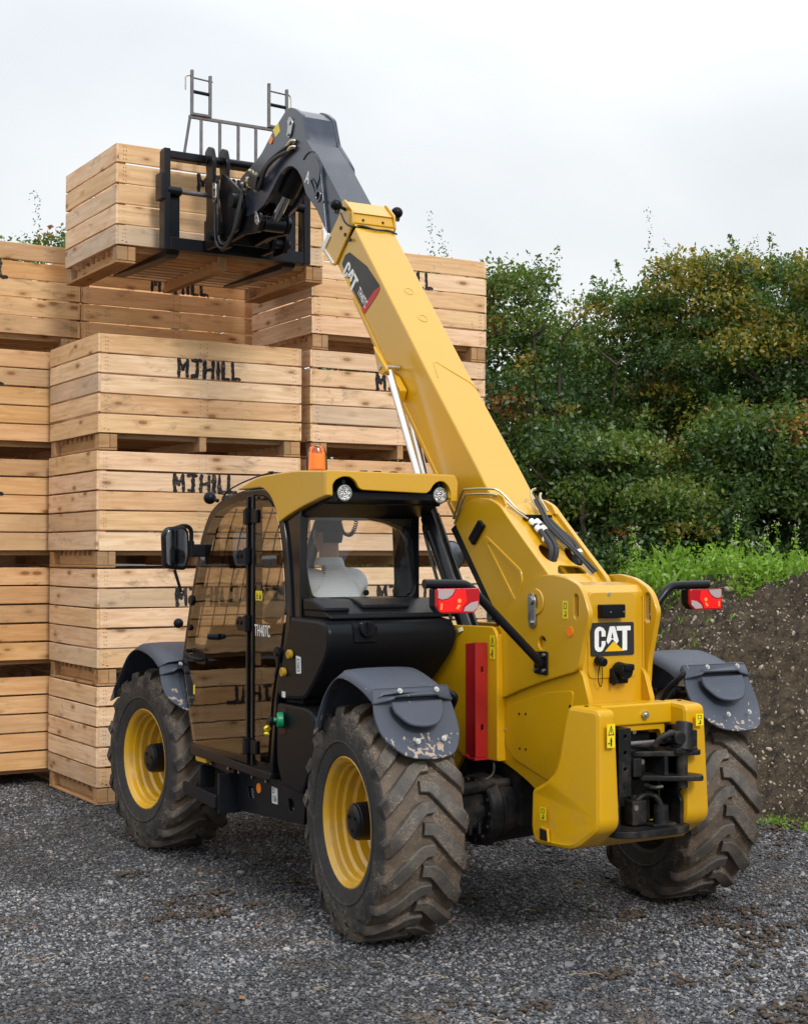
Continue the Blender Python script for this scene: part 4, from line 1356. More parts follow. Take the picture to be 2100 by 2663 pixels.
B().cyl((-0.585, -0.128, 0.635), (-0.585, -0.119, 0.635), 0.028, n=20).obj('red_cap', 'red_dot', rear_axle)
b = B()
b.cyl((-0.72, 2.88, 0.605), (0.72, 2.88, 0.605), 0.12, n=20)
b.cyl((-0.2, 2.88, 0.605), (0.2, 2.88, 0.605), 0.19, n=24)
b.obj('front_axle', 'mud_metal', T)
b = B()
b.box((-0.19, -0.2, 0.52), (0.19, 3.45, 0.92), 0.02)
b.box((-0.95, 0.95, 0.60), (-0.2, 2.05, 0.73), 0.02)
b.box((-0.85, 0.95, 0.48), (-0.3, 1.5, 0.62), 0.02)
b.box((-0.3, 3.2, 0.45), (0.3, 3.6, 0.95), 0.03)
b.obj('under_frame', 'mud_metal', T)

# --- chassis side, tower
XT = -0.235
b = B()
lower = [(0.9, 1.585), (0.32, 1.585), (-0.07, 1.598), (-0.3, 1.60), (-0.72, 1.45), (-0.79, 1.38), (-0.84, 1.25), (-0.84, 0.74), (-0.6, 0.62), (-0.42, 0.735), (-0.34, 0.775), (-0.24, 0.815), (-0.08, 0.865), (0.30, 0.875), (0.40, 0.75), (0.9, 0.70)]
b.plate(rnd(lower, [0, 0, .02, 0, 0, 0, 0, 0, 0, .05, .05, .08, .05, .06, 0, 0]), 'x', -0.215, -0.185, 0.004)
b.plate(rnd(lower, 0.02), 'x', 0.185, 0.215, 0.004)
# raised access panel edge
b.plate(rnd([(-0.10, 1.165), (-0.11, 0.97), (-0.19, 0.895), (-0.50, 0.815), (-0.60, 0.85), (-0.66, 1.00), (-0.72, 1.30), (-0.50, 1.275), (-0.20, 1.195)], .03), 'x', -0.2215, -0.212, 0.003)
b.box((-0.185, -0.83, 1.2), (0.185, -0.60, 1.24), 0.01)
b.plate(rnd([(1.0, 1.583), (-0.07, 1.602), (-0.11, 1.55), (-0.11, 0.872), (0.26, 0.872), (0.34, 0.95), (0.40, 1.15), (1.0, 1.15)], [0, .03, .03, .02, .06, .08, .1, 0]), 'x', -0.272, -0.25, 0.006)
b.plate([(-0.266, 0.874), (-0.205, 0.874), (-0.205, 1.56), (-0.266, 1.56)], 'y', -0.108, -0.09, 0.003)
chassis = b.obj('chassis', 'yellow_low', T)
B().box((-0.2225, -0.70, 1.185), (-0.220, -0.685, 1.225), 0).obj('panel_latch', 'black', chassis)
b = B()
for (yy, zz) in ((-0.245, 1.14), (-0.305, 1.145), (-0.25, 0.955), (-0.305, 0.957)): b.cyl((-0.2235, yy, zz), (-0.21, yy, zz), 0.007, n=10)
b.obj('bolt_hole', 'black', chassis)
b = B()
b.cyl((-0.229, -0.105, 1.04), (-0.215, -0.105, 1.04), 0.009, n=10)
b.obj('bolt', 'zinc', chassis)

tower = sub('tower')
tp = [(-0.07, 1.60), (-0.12, 1.68), (-0.24, 1.76), (-0.30, 1.81), (-0.37, 1.855), (-0.46, 1.885), (-0.57, 1.89), (-0.69, 1.875), (-0.79, 1.84), (-0.83, 1.79), (-0.872, 1.70), (-0.86, 1.64), (-0.825, 1.56), (-0.80, 1.47), (-0.785, 1.42), (-0.745, 1.395), (-0.48, 1.33), (-0.26, 1.265), (-0.10, 1.21), (-0.085, 1.40)]
hole = circ2((-0.475, 1.532), 0.033, 18)
slot = [(-0.765 + 0.017 * math.cos(a), 1.775 + 0.017 * math.sin(a)) for a in np.linspace(0, math.pi, 8)] + [(-0.765 + 0.017 * math.cos(a), 1.685 + 0.017 * math.sin(a)) for a in np.linspace(math.pi, 2 * math.pi, 8)]
b = B()
tpr = rnd(tp, [0, .03, .03, .03, .03, .04, .04, .04, .03, .03, .04, .03, .03, .03, .03, .03, .03, .03, .03, 0])
b.plate(tpr, 'x', XT - 0.002, XT + 0.028, 0.006, [hole, slot])
b.obj('side_plate', 'yellow', tower, label='left yellow side plate with arched top and pin hole')
rp = [(-0.10, 1.2), (-0.10, 1.60), (-0.24, 1.76), (-0.37, 1.855), (-0.46, 1.885), (-0.57, 1.89), (-0.69, 1.87), (-0.79, 1.825), (-0.835, 1.78), (-0.872, 1.70), (-0.835, 1.56), (-0.80, 1.44), (-0.785, 1.26), (-0.785, 1.2)]
slot2 = [(-0.795 + 0.020 * math.cos(a), 1.775 + 0.020 * math.sin(a)) for a in np.linspace(0, math.pi, 8)] + [(-0.795 + 0.020 * math.cos(a), 1.66 + 0.020 * math.sin(a)) for a in np.linspace(math.pi, 2 * math.pi, 8)]
b = B()
b.plate(rnd(rp, .03), 'x', 0.205, 0.237, 0.006, [slot2])
b.obj('side_plate', 'yellow', tower, label='right yellow side plate with long slot')
b = B()
# rear panel: slightly leaning, rounded top
prof = [(-0.745, 1.20), (-0.765, 1.20), (-0.765, 1.74), (-0.755, 1.80), (-0.72, 1.835), (-0.62, 1.85), (-0.62, 1.83), (-0.71, 1.815), (-0.735, 1.79), (-0.745, 1.74)]
b.plate(prof, 'x', -0.206, 0.205, 0.0)
b.plate(rnd([(-0.165, 1.36), (0.155, 1.36), (0.155, 1.66), (0.14, 1.80), (-0.165, 1.80)], .04), 'y', -0.772, -0.764, 0.003)
# weld lines
b.tube([(-0.200, -0.768, 1.24), (-0.200, -0.768, 1.78)], 0.005, n=6, smooth=0)
b.tube([(0.199, -0.768, 1.24), (0.199, -0.768, 1.78)], 0.006, n=6, smooth=0)
b.obj('rear_panel', 'yellow', tower)
b = B()
b.plate(rnd([(-0.375, 1.79), (-0.41, 1.79), (-0.435, 1.76), (-0.43, 1.63), (-0.415, 1.605), (-0.385, 1.605), (-0.37, 1.63), (-0.365, 1.76)], .02), 'x', XT - 0.018, XT - 0.004, 0.003)
b.cyl((XT - 0.026, -0.40, 1.752), (XT - 0.016, -0.40, 1.752), 0.022, n=18, bev=0.002)
b.cyl((XT - 0.030, -0.402, 1.635), (XT - 0.016, -0.402, 1.635), 0.012, n=6)
b.obj('pin_keeper', 'steel', tower)
b = B()
b.lathe([(XT - 0.004, 0.070), (XT - 0.010, 0.066), (XT - 0.010, 0.040), (XT - 0.004, 0.036)], 'x', 28, (0, -0.425, 1.745))
b.obj('pin_boss', 'yellow', tower)
b = B()
b.cyl((XT + 0.024, -0.475, 1.532), (XT + 0.16, -0.475, 1.532), 0.036, n=16)
b.obj('pin_hole', 'black', tower)
b = B(); b.box((-0.105, -0.815, 1.668), (0.045, -0.767, 1.738), 0.006)
pl = b.obj('number_plate_lamp', 'black_plastic', tower)
b = B(); b.cyl((-0.055, -0.818, 1.70), (-0.055, -0.812, 1.70), 0.004, n=8); b.cyl((0.03, -0.818, 1.70), (0.03, -0.812, 1.70), 0.004, n=8)
b.obj('screw', 'zinc', pl)
b = B(); b.cyl((-0.03, -0.776, 1.79), (-0.03, -0.764, 1.79), 0.010, n=6); b.obj('bolt', 'zinc', tower)
# sockets
b = B()
b.cyl((-0.11, -0.79, 1.452), (-0.11, -0.835, 1.445), 0.028, 0.022, n=16, bev=0.003)
b.cyl((-0.11, -0.765, 1.452), (-0.11, -0.79, 1.452), 0.02, n=16)
b.tube([(-0.115, -0.80, 1.43), (-0.125, -0.80, 1.36), (-0.10, -0.79, 1.32), (-0.085, -0.785, 1.36), (-0.09, -0.79, 1.42)], 0.0025, n=6)
b.obj('rubber_socket_cap', 'black_plastic', tower)
b = B()
b.box((-0.03, -0.80, 1.33), (0.075, -0.766, 1.41), 0.008)
b.cyl((0.02, -0.78, 1.40), (0.02, -0.86, 1.395), 0.044, 0.038, n=18, bev=0.005)
b.box((-0.005, -0.875, 1.40), (0.055, -0.79, 1.435), 0.008)
b.plate(rnd([(-0.80, 1.32), (-0.84, 1.345), (-0.80, 1.40)], .01), 'x', -0.035, -0.02, 0.002)
b.obj('trailer_socket', 'black_plastic', tower)
b = B(); b.cyl((XT - 0.006, -0.715, 1.60), (XT - 0.001, -0.715, 1.60), 0.026, n=24); b.obj('reflector', 'orange', tower)

# logos ------------------------------------------------------------
def cat_letters(b, m4, w, h, depth=0.0012, mi=0):
    C = [(0.30, 0.60), (0.30, 0.80), (0.24, 0.94), (0.15, 1.0), (0.09, 0.985), (0.02, 0.90), (0.0, 0.78), (0.0, 0.20), (0.02, 0.08), (0.09, 0.0), (0.17, 0.0), (0.22, 0.05), (0.30, 0.28), (0.30, 0.42), (0.19, 0.42), (0.19, 0.22), (0.15, 0.16), (0.115, 0.20), (0.115, 0.80), (0.15, 0.85), (0.19, 0.80), (0.19, 0.60)]
    A = [(0.42, 1.0), (0.56, 1.0), (0.665, 0.40), (0.605, 0.29), (0.487, 0.50), (0.37, 0.29), (0.325, 0.42)]
    Ah = [(0.49, 0.78), (0.455, 0.52), (0.525, 0.52)]
    Tt = [(0.60, 1.0), (1.0, 1.0), (1.0, 0.82), (0.90, 0.82), (0.90, 0.05), (0.885, 0.02), (0.755, 0.02), (0.77, 0.16), (0.77, 0.82), (0.615, 0.82)]
    S = Matrix.Diagonal((w, h, 1, 1)) 
    def tr(p): return [(q[0] * w, q[1] * h) for q in p]
    b.plate(tr(C), 'z', 0, depth, 0, mat4=m4, mi=mi)
    b.plate(tr(A), 'z', 0, depth, 0, [tr(Ah)], mat4=m4, mi=mi)
    b.plate(tr(Tt), 'z', 0, depth, 0, mat4=m4, mi=mi)
def cat_tri(b, m4, w, h, depth=0.0014):
    b.plate([(0.28 * w, -0.0 * h), (0.80 * w, 0.0 * h), (0.52 * w, 0.40 * h)], 'z', 0, depth, 0, mat4=m4)
def frame4(o, e1, e2):
    e1, e2 = Vector(e1).normalized(), Vector(e2).normalized(); n = e1.cross(e2)
    m = Matrix.Identity(4)
    for i in range(3): m[i][0], m[i][1], m[i][2], m[i][3] = e1[i], e2[i], n[i], o[i]
    return m
# rear sign
b = B()
b.plate(rnd([(-0.152, 1.475), (0.130, 1.475), (0.128, 1.645), (-0.156, 1.645)], .012), 'y', -0.778, -0.7725, 0.0008)
sign = b.obj('logo_plate', 'black_print', tower)
m4 = frame4(Vector((-0.130, -0.7785, 1.497)), (1, 0, 0), (0, 0, 1))
b = B(); cat_letters(b, m4, 0.235, 0.128); b.obj('lettering', 'white_print', sign, smooth=False)
b = B(); cat_tri(b, m4, 0.235, 0.128, 0.0022); b.obj('logo_triangle', 'logo_yellow', sign, smooth=False)

def sticker(parent, m4, w, h, glyph, text=None):
    """yellow safety label with black pictograms"""
    b = B()
    b.plate(rnd([(0, 0), (w, 0), (w, h), (0, h)], .002), 'z', 0, 0.001, 0, mat4=m4, mi=0)
    def P(pts, hole=()): b.plate([(x * w, y * h) for x, y in pts], 'z', 0.0010, 0.0016, 0, [[(x * w, y * h) for x, y in q] for q in hole], mat4=m4, mi=1)
    if 't' in glyph:
        y0, y1 = (0.52, 0.95) if h > w else (0.12, 0.88)
        x0, x1 = (0.12, 0.88) if h > w else (0.05, 0.48)
        xm = (x0 + x1) / 2
        P([(x0, y0), (x1, y0), (xm, y1)], [[(x0 + (xm - x0) * .30, y0 + .10 * (y1 - y0)), (x1 - (xm - x0) * .30, y0 + .10 * (y1 - y0)), (xm, y1 - .25 * (y1 - y0))]])
        P([(xm - .03, y0 + .2 * (y1 - y0)), (xm + .05, y0 + .2 * (y1 - y0)), (xm + .03, y0 + .6 * (y1 - y0)), (xm - .04, y0 + .6 * (y1 - y0))])
    if 'p' in glyph:
        if h > w:
            P([(0.42, 0.06), (0.58, 0.06), (0.62, 0.30), (0.55, 0.42), (0.45, 0.42), (0.38, 0.30)])
            P([(0.10, 0.18), (0.22, 0.12), (0.22, 0.16), (0.34, 0.16), (0.34, 0.20), (0.22, 0.20), (0.22, 0.24)])
        else:
            P([(0.56, 0.12), (0.94, 0.12), (0.86, 0.30), (0.90, 0.55), (0.80, 0.50), (0.76, 0.88), (0.70, 0.86), (0.68, 0.5), (0.58, 0.6), (0.64, 0.3)])
    if 'h' in glyph:
        P([(0.25, 0.55), (0.75, 0.55), (0.75, 0.88), (0.25, 0.88)], [[(0.32, 0.59), (0.68, 0.59), (0.68, 0.84), (0.32, 0.84)]])
        P([(0.30, 0.22), (0.42, 0.10), (0.65, 0.12), (0.72, 0.28), (0.58, 0.45), (0.5, 0.45), (0.5, 0.36), (0.6, 0.27), (0.52, 0.2), (0.42, 0.22)])
    return b.obj('safety_label', ['sticker', 'black_print'], parent, smooth=False)
sticker(tower, frame4(Vector((XT - 0.0035, -0.655, 1.665)), (0, -1, 0), (0, 0, 1)), 0.047, 0.092, 'h')
sticker(T, frame4(Vector((-0.2745, -0.045, 1.425)), (0, -1, 0), (0, 0, 1)), 0.050, 0.130, 'tp')

# --- boom
SL = math.atan2(1.13, 1.0)
bd = Vector((0, math.cos(SL), math.sin(SL))); bu = Vector((0, -math.sin(SL), math.cos(SL)))
boom = sub('lifting_arm')
# outer section: side profile in (y, z)
top0 = Vector((-0.45, 1.72)); topE = Vector((1.70, 4.135)); lowE = Vector((1.955, 3.935)); low0 = Vector((0.20, 1.86))
def boxbeam(b, prof, x0, x1, bev=0.012): b.plate(prof, 'x', x0, x1, bev)
b = B()
boxbeam(b, [(-0.38, 1.78), (0.16, 2.37), (0.24, 2.465), (0.80, 3.095), (1.70, 4.135), (1.96, 3.945), (1.64, 3.60), (0.69, 2.47), (0.42, 2.15), (0.1, 1.75)], -0.150, 0.150, 0.012)
outer = b.obj('outer_section', 'yellow', boom)
# flange ridges along the bottom edges and pressed marks on top
b = B()
for sx in (-1, 1):
    b.plate([(0.45, 2.20), (0.69, 2.487), (1.64, 3.617), (1.70, 3.68), (1.715, 3.665), (1.66, 3.595), (0.71, 2.465), (0.47, 2.18)], 'x', sx * 0.150, sx * 0.160, 0.003)
b.obj('edge_flange', 'yellow', outer)
b = B()
for yy, zz in ((1.30, 3.672), (1.13, 3.476)):
    m4 = frame4(Vector((0.02, yy, zz)) + bu * 0.0, (1, 0, 0), bd)
    b.plate([(p[0] * 0.036, p[1] * 0.036) for p in circ2((0, 0), 1, 20)], 'z', -0.004, 0.003, 0.001, [[(p[0] * 0.028, p[1] * 0.028 - 0.002) for p in circ2((0, 0), 1, 20)]], mat4=m4)
m4 = frame4(Vector((0.0, 0.80, 3.095)), (1, 0, 0), bd)
b.plate(rnd([(-0.10, -0.05), (-0.075, 0.09), (-0.05, 0.11), (0.0, 0.06), (0.13, -0.06), (0.148, -0.12), (0.146, -0.13), (0.12, -0.075), (-0.005, 0.045), (-0.05, 0.09), (-0.068, 0.08), (-0.092, -0.05)], 0.004), 'z', -0.004, 0.004, 0.001, mat4=m4)
b.obj('pressed_mark', 'yellow', outer)
# head collar
b = B()
hp = [(1.70, 4.16), (1.71, 4.25), (1.82, 4.345), (1.865, 4.33), (1.87, 4.27), (2.03, 4.135), (2.12, 4.06), (1.985, 3.93), (1.945, 3.925)]
for sx in (-1, 1):
    b.plate(rnd(hp, .012), 'x', sx * 0.166, sx * 0.151, 0.004)
b.box((-0.150, 1.735, 4.17), (0.150, 1.755, 4.25), 0.003, rot=(-0.35, 0, 0))
b.plate([(1.70, 4.145), (1.735, 4.25), (1.755, 4.25), (1.73, 4.15)], 'x', -0.150, 0.150, 0.002)
b.plate([(1.72, 4.24), (1.83, 4.335), (1.86, 4.325), (1.75, 4.225)], 'x', -0.150, 0.150, 0.003)
b.plate([(1.70, 4.170), (1.80, 4.262), (1.812, 4.25), (1.71, 4.155)], 'x', -0.150, 0.150, 0.002)
collar = b.obj('head_collar', 'yellow', boom)
b = B()
for xx in (-0.08, 0.07):
    b.cyl((xx, 1.725, 4.19), (xx, 1.712, 4.195), 0.010, n=6)
for p in ((1.78, 4.105), (1.72, 4.06), (1.84, 4.16)):
    b.cyl((-0.158, p[0] + 0.02, p[1]), (-0.172, p[0] + 0.02, p[1]), 0.013, n=8)
b.obj('bolt', 'black', collar)
b = B()
b.plate([(2.03, 4.155), (2.13, 4.07), (2.10, 4.045), (2.00, 4.13)], 'x', -0.175, -0.167, 0.001)
b.plate([(1.965, 3.935), (2.115, 4.075), (2.105, 4.085), (1.955, 3.945)], 'x', -0.174, -0.166, 0.001)
b.obj('wear_strip', 'white_print', collar)
b = B()
for p, q in (((-0.235, 1.80, 4.295), (-0.16, 1.80, 4.27)), ((0.235, 1.81, 4.30), (0.16, 1.80, 4.28))):
    b.ball(p, 0.040, 20, (1.0, 1.0, 0.95)); b.tube([p, q], 0.012, n=8, smooth=0)
    b.cyl(Vector(p) + Vector((0, 0, -0.055)), Vector(p) + Vector((0.01, 0, -0.02)), 0.016, n=10)
b.obj('boom_lamp', 'black_plastic', boom)
b = B()
b.tube([(-0.20, 1.80, 4.245), (-0.185, 1.77, 4.18), (-0.165, 1.72, 4.145), (-0.1, 1.70, 4.152), (0.0, 1.685, 4.135), (0.10, 1.69, 4.14), (0.158, 1.68, 4.12)], 0.0065, n=8)
b.obj('lamp_cable', 'hose', boom)
# decal
e1 = -bd; e2 = bu
e1 = Vector((0, -math.cos(SL), -math.sin(SL))); e2 = Vector((0, -math.sin(SL), math.cos(SL)))
o = Vector((-0.1512, 1.90, 3.93))
m4 = frame4(o, e1, e2)
# in the decal frame x runs down the arm, y across it
dec = rnd([(0.0, 0.0), (0.03, 0.115), (0.08, 0.125), (0.50, 0.115), (0.56, 0.05), (0.50, 0.0)], .015)
def dp(y, z): v = Vector((0, y - o.y, z - o.z)); return (v.dot(e1), v.dot(e2))
DEC = [dp(1.875, 3.925), dp(1.83, 3.975), dp(1.77, 3.985), dp(1.54, 3.855), dp(1.37, 3.70), dp(1.42, 3.65), dp(1.575, 3.565), dp(1.70, 3.70)]
RED = [dp(1.375, 3.695), dp(1.37, 3.68), dp(1.42, 3.638), dp(1.57, 3.548), dp(1.605, 3.585), dp(1.44, 3.68)]
b = B(); b.plate(rnd(DEC, .012), 'z', 0, 0.0012, 0, mat4=m4); decal = b.obj('logo_decal', 'black_print', boom, smooth=False)
b = B(); b.plate(RED, 'z', 0.0012, 0.0020, 0, mat4=m4); b.obj('red_stripe', 'logo_red', decal, smooth=False)
cx, cy = dp(1.80, 3.87)
mm = m4 @ Matrix.Translation((cx - 0.035, cy - 0.055, 0.0013))
b = B(); cat_letters(b, mm, 0.205, 0.11, 0.0008); 
b.text('TH407C', 0.075, m4 @ Matrix.Translation((cx + 0.295, cy + 0.012, 0.0018)), bold=0.0012, sx=0.54, depth=0.0005)
b.obj('lettering', 'white_print', decal, smooth=False)
b = B(); cat_tri(b, mm, 0.205, 0.11, 0.0016); b.obj('logo_triangle', 'logo_yellow', decal, smooth=False)

# base section of the arm (wide) with cover cheeks
b = B()
cheek = [(0.42, 2.165), (0.40, 2.21), (0.37, 2.25), (0.30, 2.295), (0.20, 2.318), (0.06, 2.305), (-0.03, 2.27), (-0.12, 2.19), (-0.30, 2.04), (-0.52, 1.86), (-0.55, 1.78), (-0.40, 1.60), (-0.05, 1.60)]
b.plate(rnd(cheek, .03), 'x', -0.200, -0.172, 0.006)
b.plate(rnd(cheek, .03), 'x', 0.160, 0.190, 0.006)
b.obj('base_cheek', 'yellow', boom)
b = B()   # top plate with hose slots
m4 = frame4(Vector((0, -0.05, 2.215)), (1, 0, 0), Vector((0, 0.78, 0.66)))
def oval(cx_, cy_, w_, h_, n=8, rot=0): return [(cx_ + w_ * math.cos(2 * math.pi * k / 20) , cy_ + h_ * math.sin(2 * math.pi * k / 20)) for k in range(20)]
b.plate(rnd([(-0.172, -0.62), (0.160, -0.62), (0.160, 0.14), (-0.172, 0.06)], .01), 'z', -0.012, 0.0, 0.002, [oval(-0.07, -0.33, 0.045, 0.075), oval(0.085, -0.36, 0.045, 0.075), rnd([(-0.10, -0.50), (0.10, -0.50), (0.08, -0.44), (-0.06, -0.43)], .02)], mat4=m4)
b.obj('base_top', 'yellow', boom)
B().box((-0.17, -0.45, 1.62), (0.158, 0.1, 1.83), 0.01).obj('base_core', 'black', boom)
b = B()
b.plate([(-0.05, 2.27), (-0.02, 2.315), (0.03, 2.33), (0.10, 2.325), (0.02, 2.25)], 'x', -0.172, -0.158, 0.002)
b.plate([(-0.08, 2.22), (-0.04, 2.27), (0.03, 2.30), (0.10, 2.30), (0.02, 2.22)], 'x', 0.150, 0.165, 0.002)
b.obj('guide_ear', 'yellow', boom)
# recessed panel on the cheek: raised rim round a sunken field
b = B()
gr = rnd([(0.12, 2.085), (0.095, 2.10), (-0.24, 1.91), (-0.255, 1.85), (-0.20, 1.71), (-0.15, 1.745)], .02)
gi_ = rnd([(0.075, 2.050), (0.062, 2.062), (-0.215, 1.893), (-0.225, 1.85), (-0.190, 1.752), (-0.172, 1.768)], .012)
b.plate(gr, 'x', -0.2065, -0.199, 0.003, [gi_])
b.obj('panel_rim', 'yellow', boom)
b = B()
b.plate(rnd([(0.15, 2.19), (0.10, 2.155), (0.21, 2.045), (0.255, 2.085)], .01), 'x', -0.222, -0.201, 0.004)
b.obj('rubber_pad', 'black_plastic', boom)
b = B()
b.plate([(0.47, 2.14), (0.42, 2.17), (-0.06, 1.63), (0.0, 1.60)], 'x', -0.198, -0.150, 0.004)
b.plate([(0.47, 2.14), (0.42, 2.17), (-0.06, 1.63), (0.0, 1.60)], 'x', 0.13, 0.185, 0.004)
b.obj('arm_shade_strip', 'black', boom)  # black strips added for the shade along the arm's lower edge
# steel pipes around the cheek and hoses on top
b = B()
b.tube([(-0.205, 0.43, 2.20), (-0.212, 0.33, 2.345), (-0.205, 0.29, 2.365), (-0.19, 0.10, 2.362), (-0.14, 0.05, 2.345), (-0.08, -0.02, 2.25), (-0.05, -0.08, 2.21)], 0.0065, n=8, smooth=3)
b.tube([(-0.210, 0.41, 2.17), (-0.218, 0.30, 2.315), (-0.21, 0.26, 2.335), (-0.19, 0.07, 2.330), (-0.15, 0.02, 2.31), (-0.10, -0.05, 2.235), (-0.07, -0.12, 2.19)], 0.0065, n=8, smooth=3)
b.tube([(0.075, -0.05, 2.235), (0.045, 0.0, 2.30), (0.06, 0.03, 2.35), (0.085, 0.02, 2.365)], 0.0075, n=8, smooth=3)
b.tube([(0.105, -0.06, 2.235), (0.10, 0.0, 2.31), (0.118, 0.02, 2.34)], 0.0075, n=8, smooth=3)
b.obj('hydraulic_pipe', 'brass', boom)
b = B(); b.box((-0.075, -0.115, 2.185), (0.10, -0.075, 2.215), 0.006); b.obj('pipe_clamp', 'black_plastic', boom)
def top_pt(x, s, h=0.02):   # a point on the base top plate; s metres below the clamp
    q = Vector((x, -0.09 - 0.78 * s, 2.185 - 0.66 * s)); return q + Vector((0, -0.66, 0.78)) * h
b = B()
b.tube([top_pt(-0.055, 0.06), top_pt(-0.055, 0.16, .03), top_pt(-0.062, 0.27, .028), top_pt(-0.075, 0.32, -.03)], 0.016, n=10)
b.tube([top_pt(-0.020, 0.06), top_pt(-0.015, 0.16, .03), top_pt(-0.028, 0.27, .026), top_pt(-0.045, 0.32, -.03)], 0.016, n=10)
b.tube([top_pt(0.045, 0.02), top_pt(0.05, 0.12, .03), top_pt(0.085, 0.25, .03), top_pt(0.085, 0.34, -.03)], 0.016, n=10)
b.tube([top_pt(0.075, 0.02), top_pt(0.08, 0.12, .03), top_pt(0.115, 0.25, .03), top_pt(0.11, 0.34, -.03)], 0.015, n=10)
b.tube([Vector((0.05, -0.02, 2.30)), top_pt(0.02, 0.0, .05), top_pt(0.0, 0.10, .05), top_pt(0.02, 0.22, .05), top_pt(0.06, 0.30, .04), top_pt(0.115, 0.46, .02)], 0.009, n=8)
b.tube([Vector((0.06, -0.01, 2.32)), top_pt(0.035, 0.0, .055), top_pt(0.015, 0.10, .055), top_pt(0.035, 0.22, .055), top_pt(0.075, 0.31, .045), top_pt(0.13, 0.46, .03)], 0.008, n=8)
hose = b.obj('hydraulic_hoses', 'hose', boom)
b = B()
for x in (-0.055, -0.018):
    b.cyl(top_pt(x, 0.03, .018), top_pt(x, 0.075, .026), 0.017, n=10)
    b.cyl(top_pt(x, 0.095, .026), top_pt(x, 0.13, .03), 0.0185, n=10)
for x, s in ((-0.057, 0.185), (-0.022, 0.24), (0.082, 0.285), (0.113, 0.29)):
    b.cyl(top_pt(x, s, .026), top_pt(x, s + 0.022, .024), 0.0175, n=10)
b.obj('hose_fitting', 'white_print', hose)

# lift cylinders
b = B()
b.cyl((-0.24, 1.10, 3.12), (-0.24, 0.61, 2.19), 0.024, n=20)
b.cyl((-0.085, 1.16, 2.98), (-0.10, 0.74, 2.1), 0.022, n=20)
cyl = b.obj('chrome_rod', 'chrome', boom)
b = B()
b.cyl((-0.24, 0.63, 2.22), (-0.165, 0.12, 1.25), 0.058, n=26, bev=0.006)
b.cyl((-0.24, 0.645, 2.25), (-0.24, 0.62, 2.20), 0.052, n=26)
b.cyl((-0.11, 0.72, 2.06), (-0.10, 0.35, 1.4), 0.045, n=22)
b.tube([(-0.295, 0.58, 2.14), (-0.325, 0.56, 2.14), (-0.325, 0.42, 1.86), (-0.30, 0.30, 1.62)], 0.010, n=8, smooth=3)
b.obj('lift_cylinder', 'black_gloss', T)
b = B(); b.lathe([(-0.012, 0.062), (-0.012, 0.066), (0.012, 0.066), (0.012, 0.062)], 'z', 26)
b.xform(Matrix.Translation((-0.227, 0.27, 1.555)) @ Vector((0.02, 0.47, 0.9)).to_track_quat('Z', 'Y').to_matrix().to_4x4())
b.obj('hose_clip', 'brass', T)
b = B()
b.plate(rnd([(1.215, 3.29), (1.155, 3.115), (1.11, 3.095), (1.06, 3.115), (1.06, 3.14)], [.01, .02, .02, .02, .01]), 'x', -0.29, -0.268, 0.004)
b.plate(rnd([(1.30, 3.22), (1.155, 3.115), (1.11, 3.095), (1.02, 3.0), (1.06, 2.93)], .01), 'x', -0.21, -0.160, 0.004)
b.obj('cylinder_lug', 'yellow', boom)
B().cyl((-0.300, 1.125, 3.15), (-0.16, 1.125, 3.15), 0.018, n=16).obj('lug_pin', 'zinc', boom)

# inner grey section and gooseneck
inner = sub('inner_section', T)
b = B()
b.plate([(1.60, 3.98), (2.22, 4.675), (2.28, 4.74), (2.40, 4.86), (2.26, 4.40), (2.12, 4.18), (1.8, 3.82)], 'x', -0.118, 0.118, 0.008)
b.obj('arm_tube', 'grey_boom', inner)
neck = [(2.745, 5.175), (2.68, 5.185), (2.59, 5.15), (2.49, 5.085), (2.455, 4.98), (2.42, 4.885), (2.30, 4.765), (2.22, 4.675), (2.12, 4.18), (2.26, 4.36), (2.43, 4.51), (2.49, 4.63), (2.56, 4.705), (2.64, 4.75), (2.72, 4.762), (2.81, 4.745), (2.90, 4.69), (2.99, 4.625), (3.10, 4.565), (3.25, 4.535), (3.40, 4.535), (3.53, 4.60), (3.57, 4.70), (3.56, 4.80), (3.50, 4.86), (3.28, 4.91), (3.14, 4.96), (2.95, 5.08), (2.84, 5.13)]
nk = rnd(neck, [.03, .03, .03, .03, .02, .02, .02, 0, 0, 0, .03, .03, .03, .03, .03, .03, .03, .03, .03, .03, .05, .05, .05, .05, .04, .03, .03, .03, .03])
b = B(); b.plate(nk, 'x', -0.138, -0.108, 0.005, [circ2((2.235, 4.455), 0.026, 16)]); b.obj('neck_plate', 'grey_boom', inner, label='left dark grey gooseneck plate lettered A')
b = B(); b.plate(nk, 'x', 0.108, 0.138, 0.005); b.obj('neck_plate', 'grey_boom', inner, label='right dark grey gooseneck plate')
b = B()
b.plate([(2.66, 5.165), (2.59, 5.135), (2.49, 5.07), (2.455, 4.96), (2.42, 4.87), (2.30, 4.75), (2.22, 4.66), (2.24, 4.64), (2.33, 4.73), (2.45, 4.85), (2.49, 4.96), (2.52, 5.05), (2.61, 5.11), (2.67, 5.14)], 'x', -0.108, 0.108, 0.0)
b.plate([(2.80, 5.15), (2.66, 5.165), (2.66, 5.14), (2.80, 5.12), (3.1, 4.95), (3.28, 4.88), (3.29, 4.90), (3.12, 4.975)], 'x', -0.108, 0.108, 0.0)
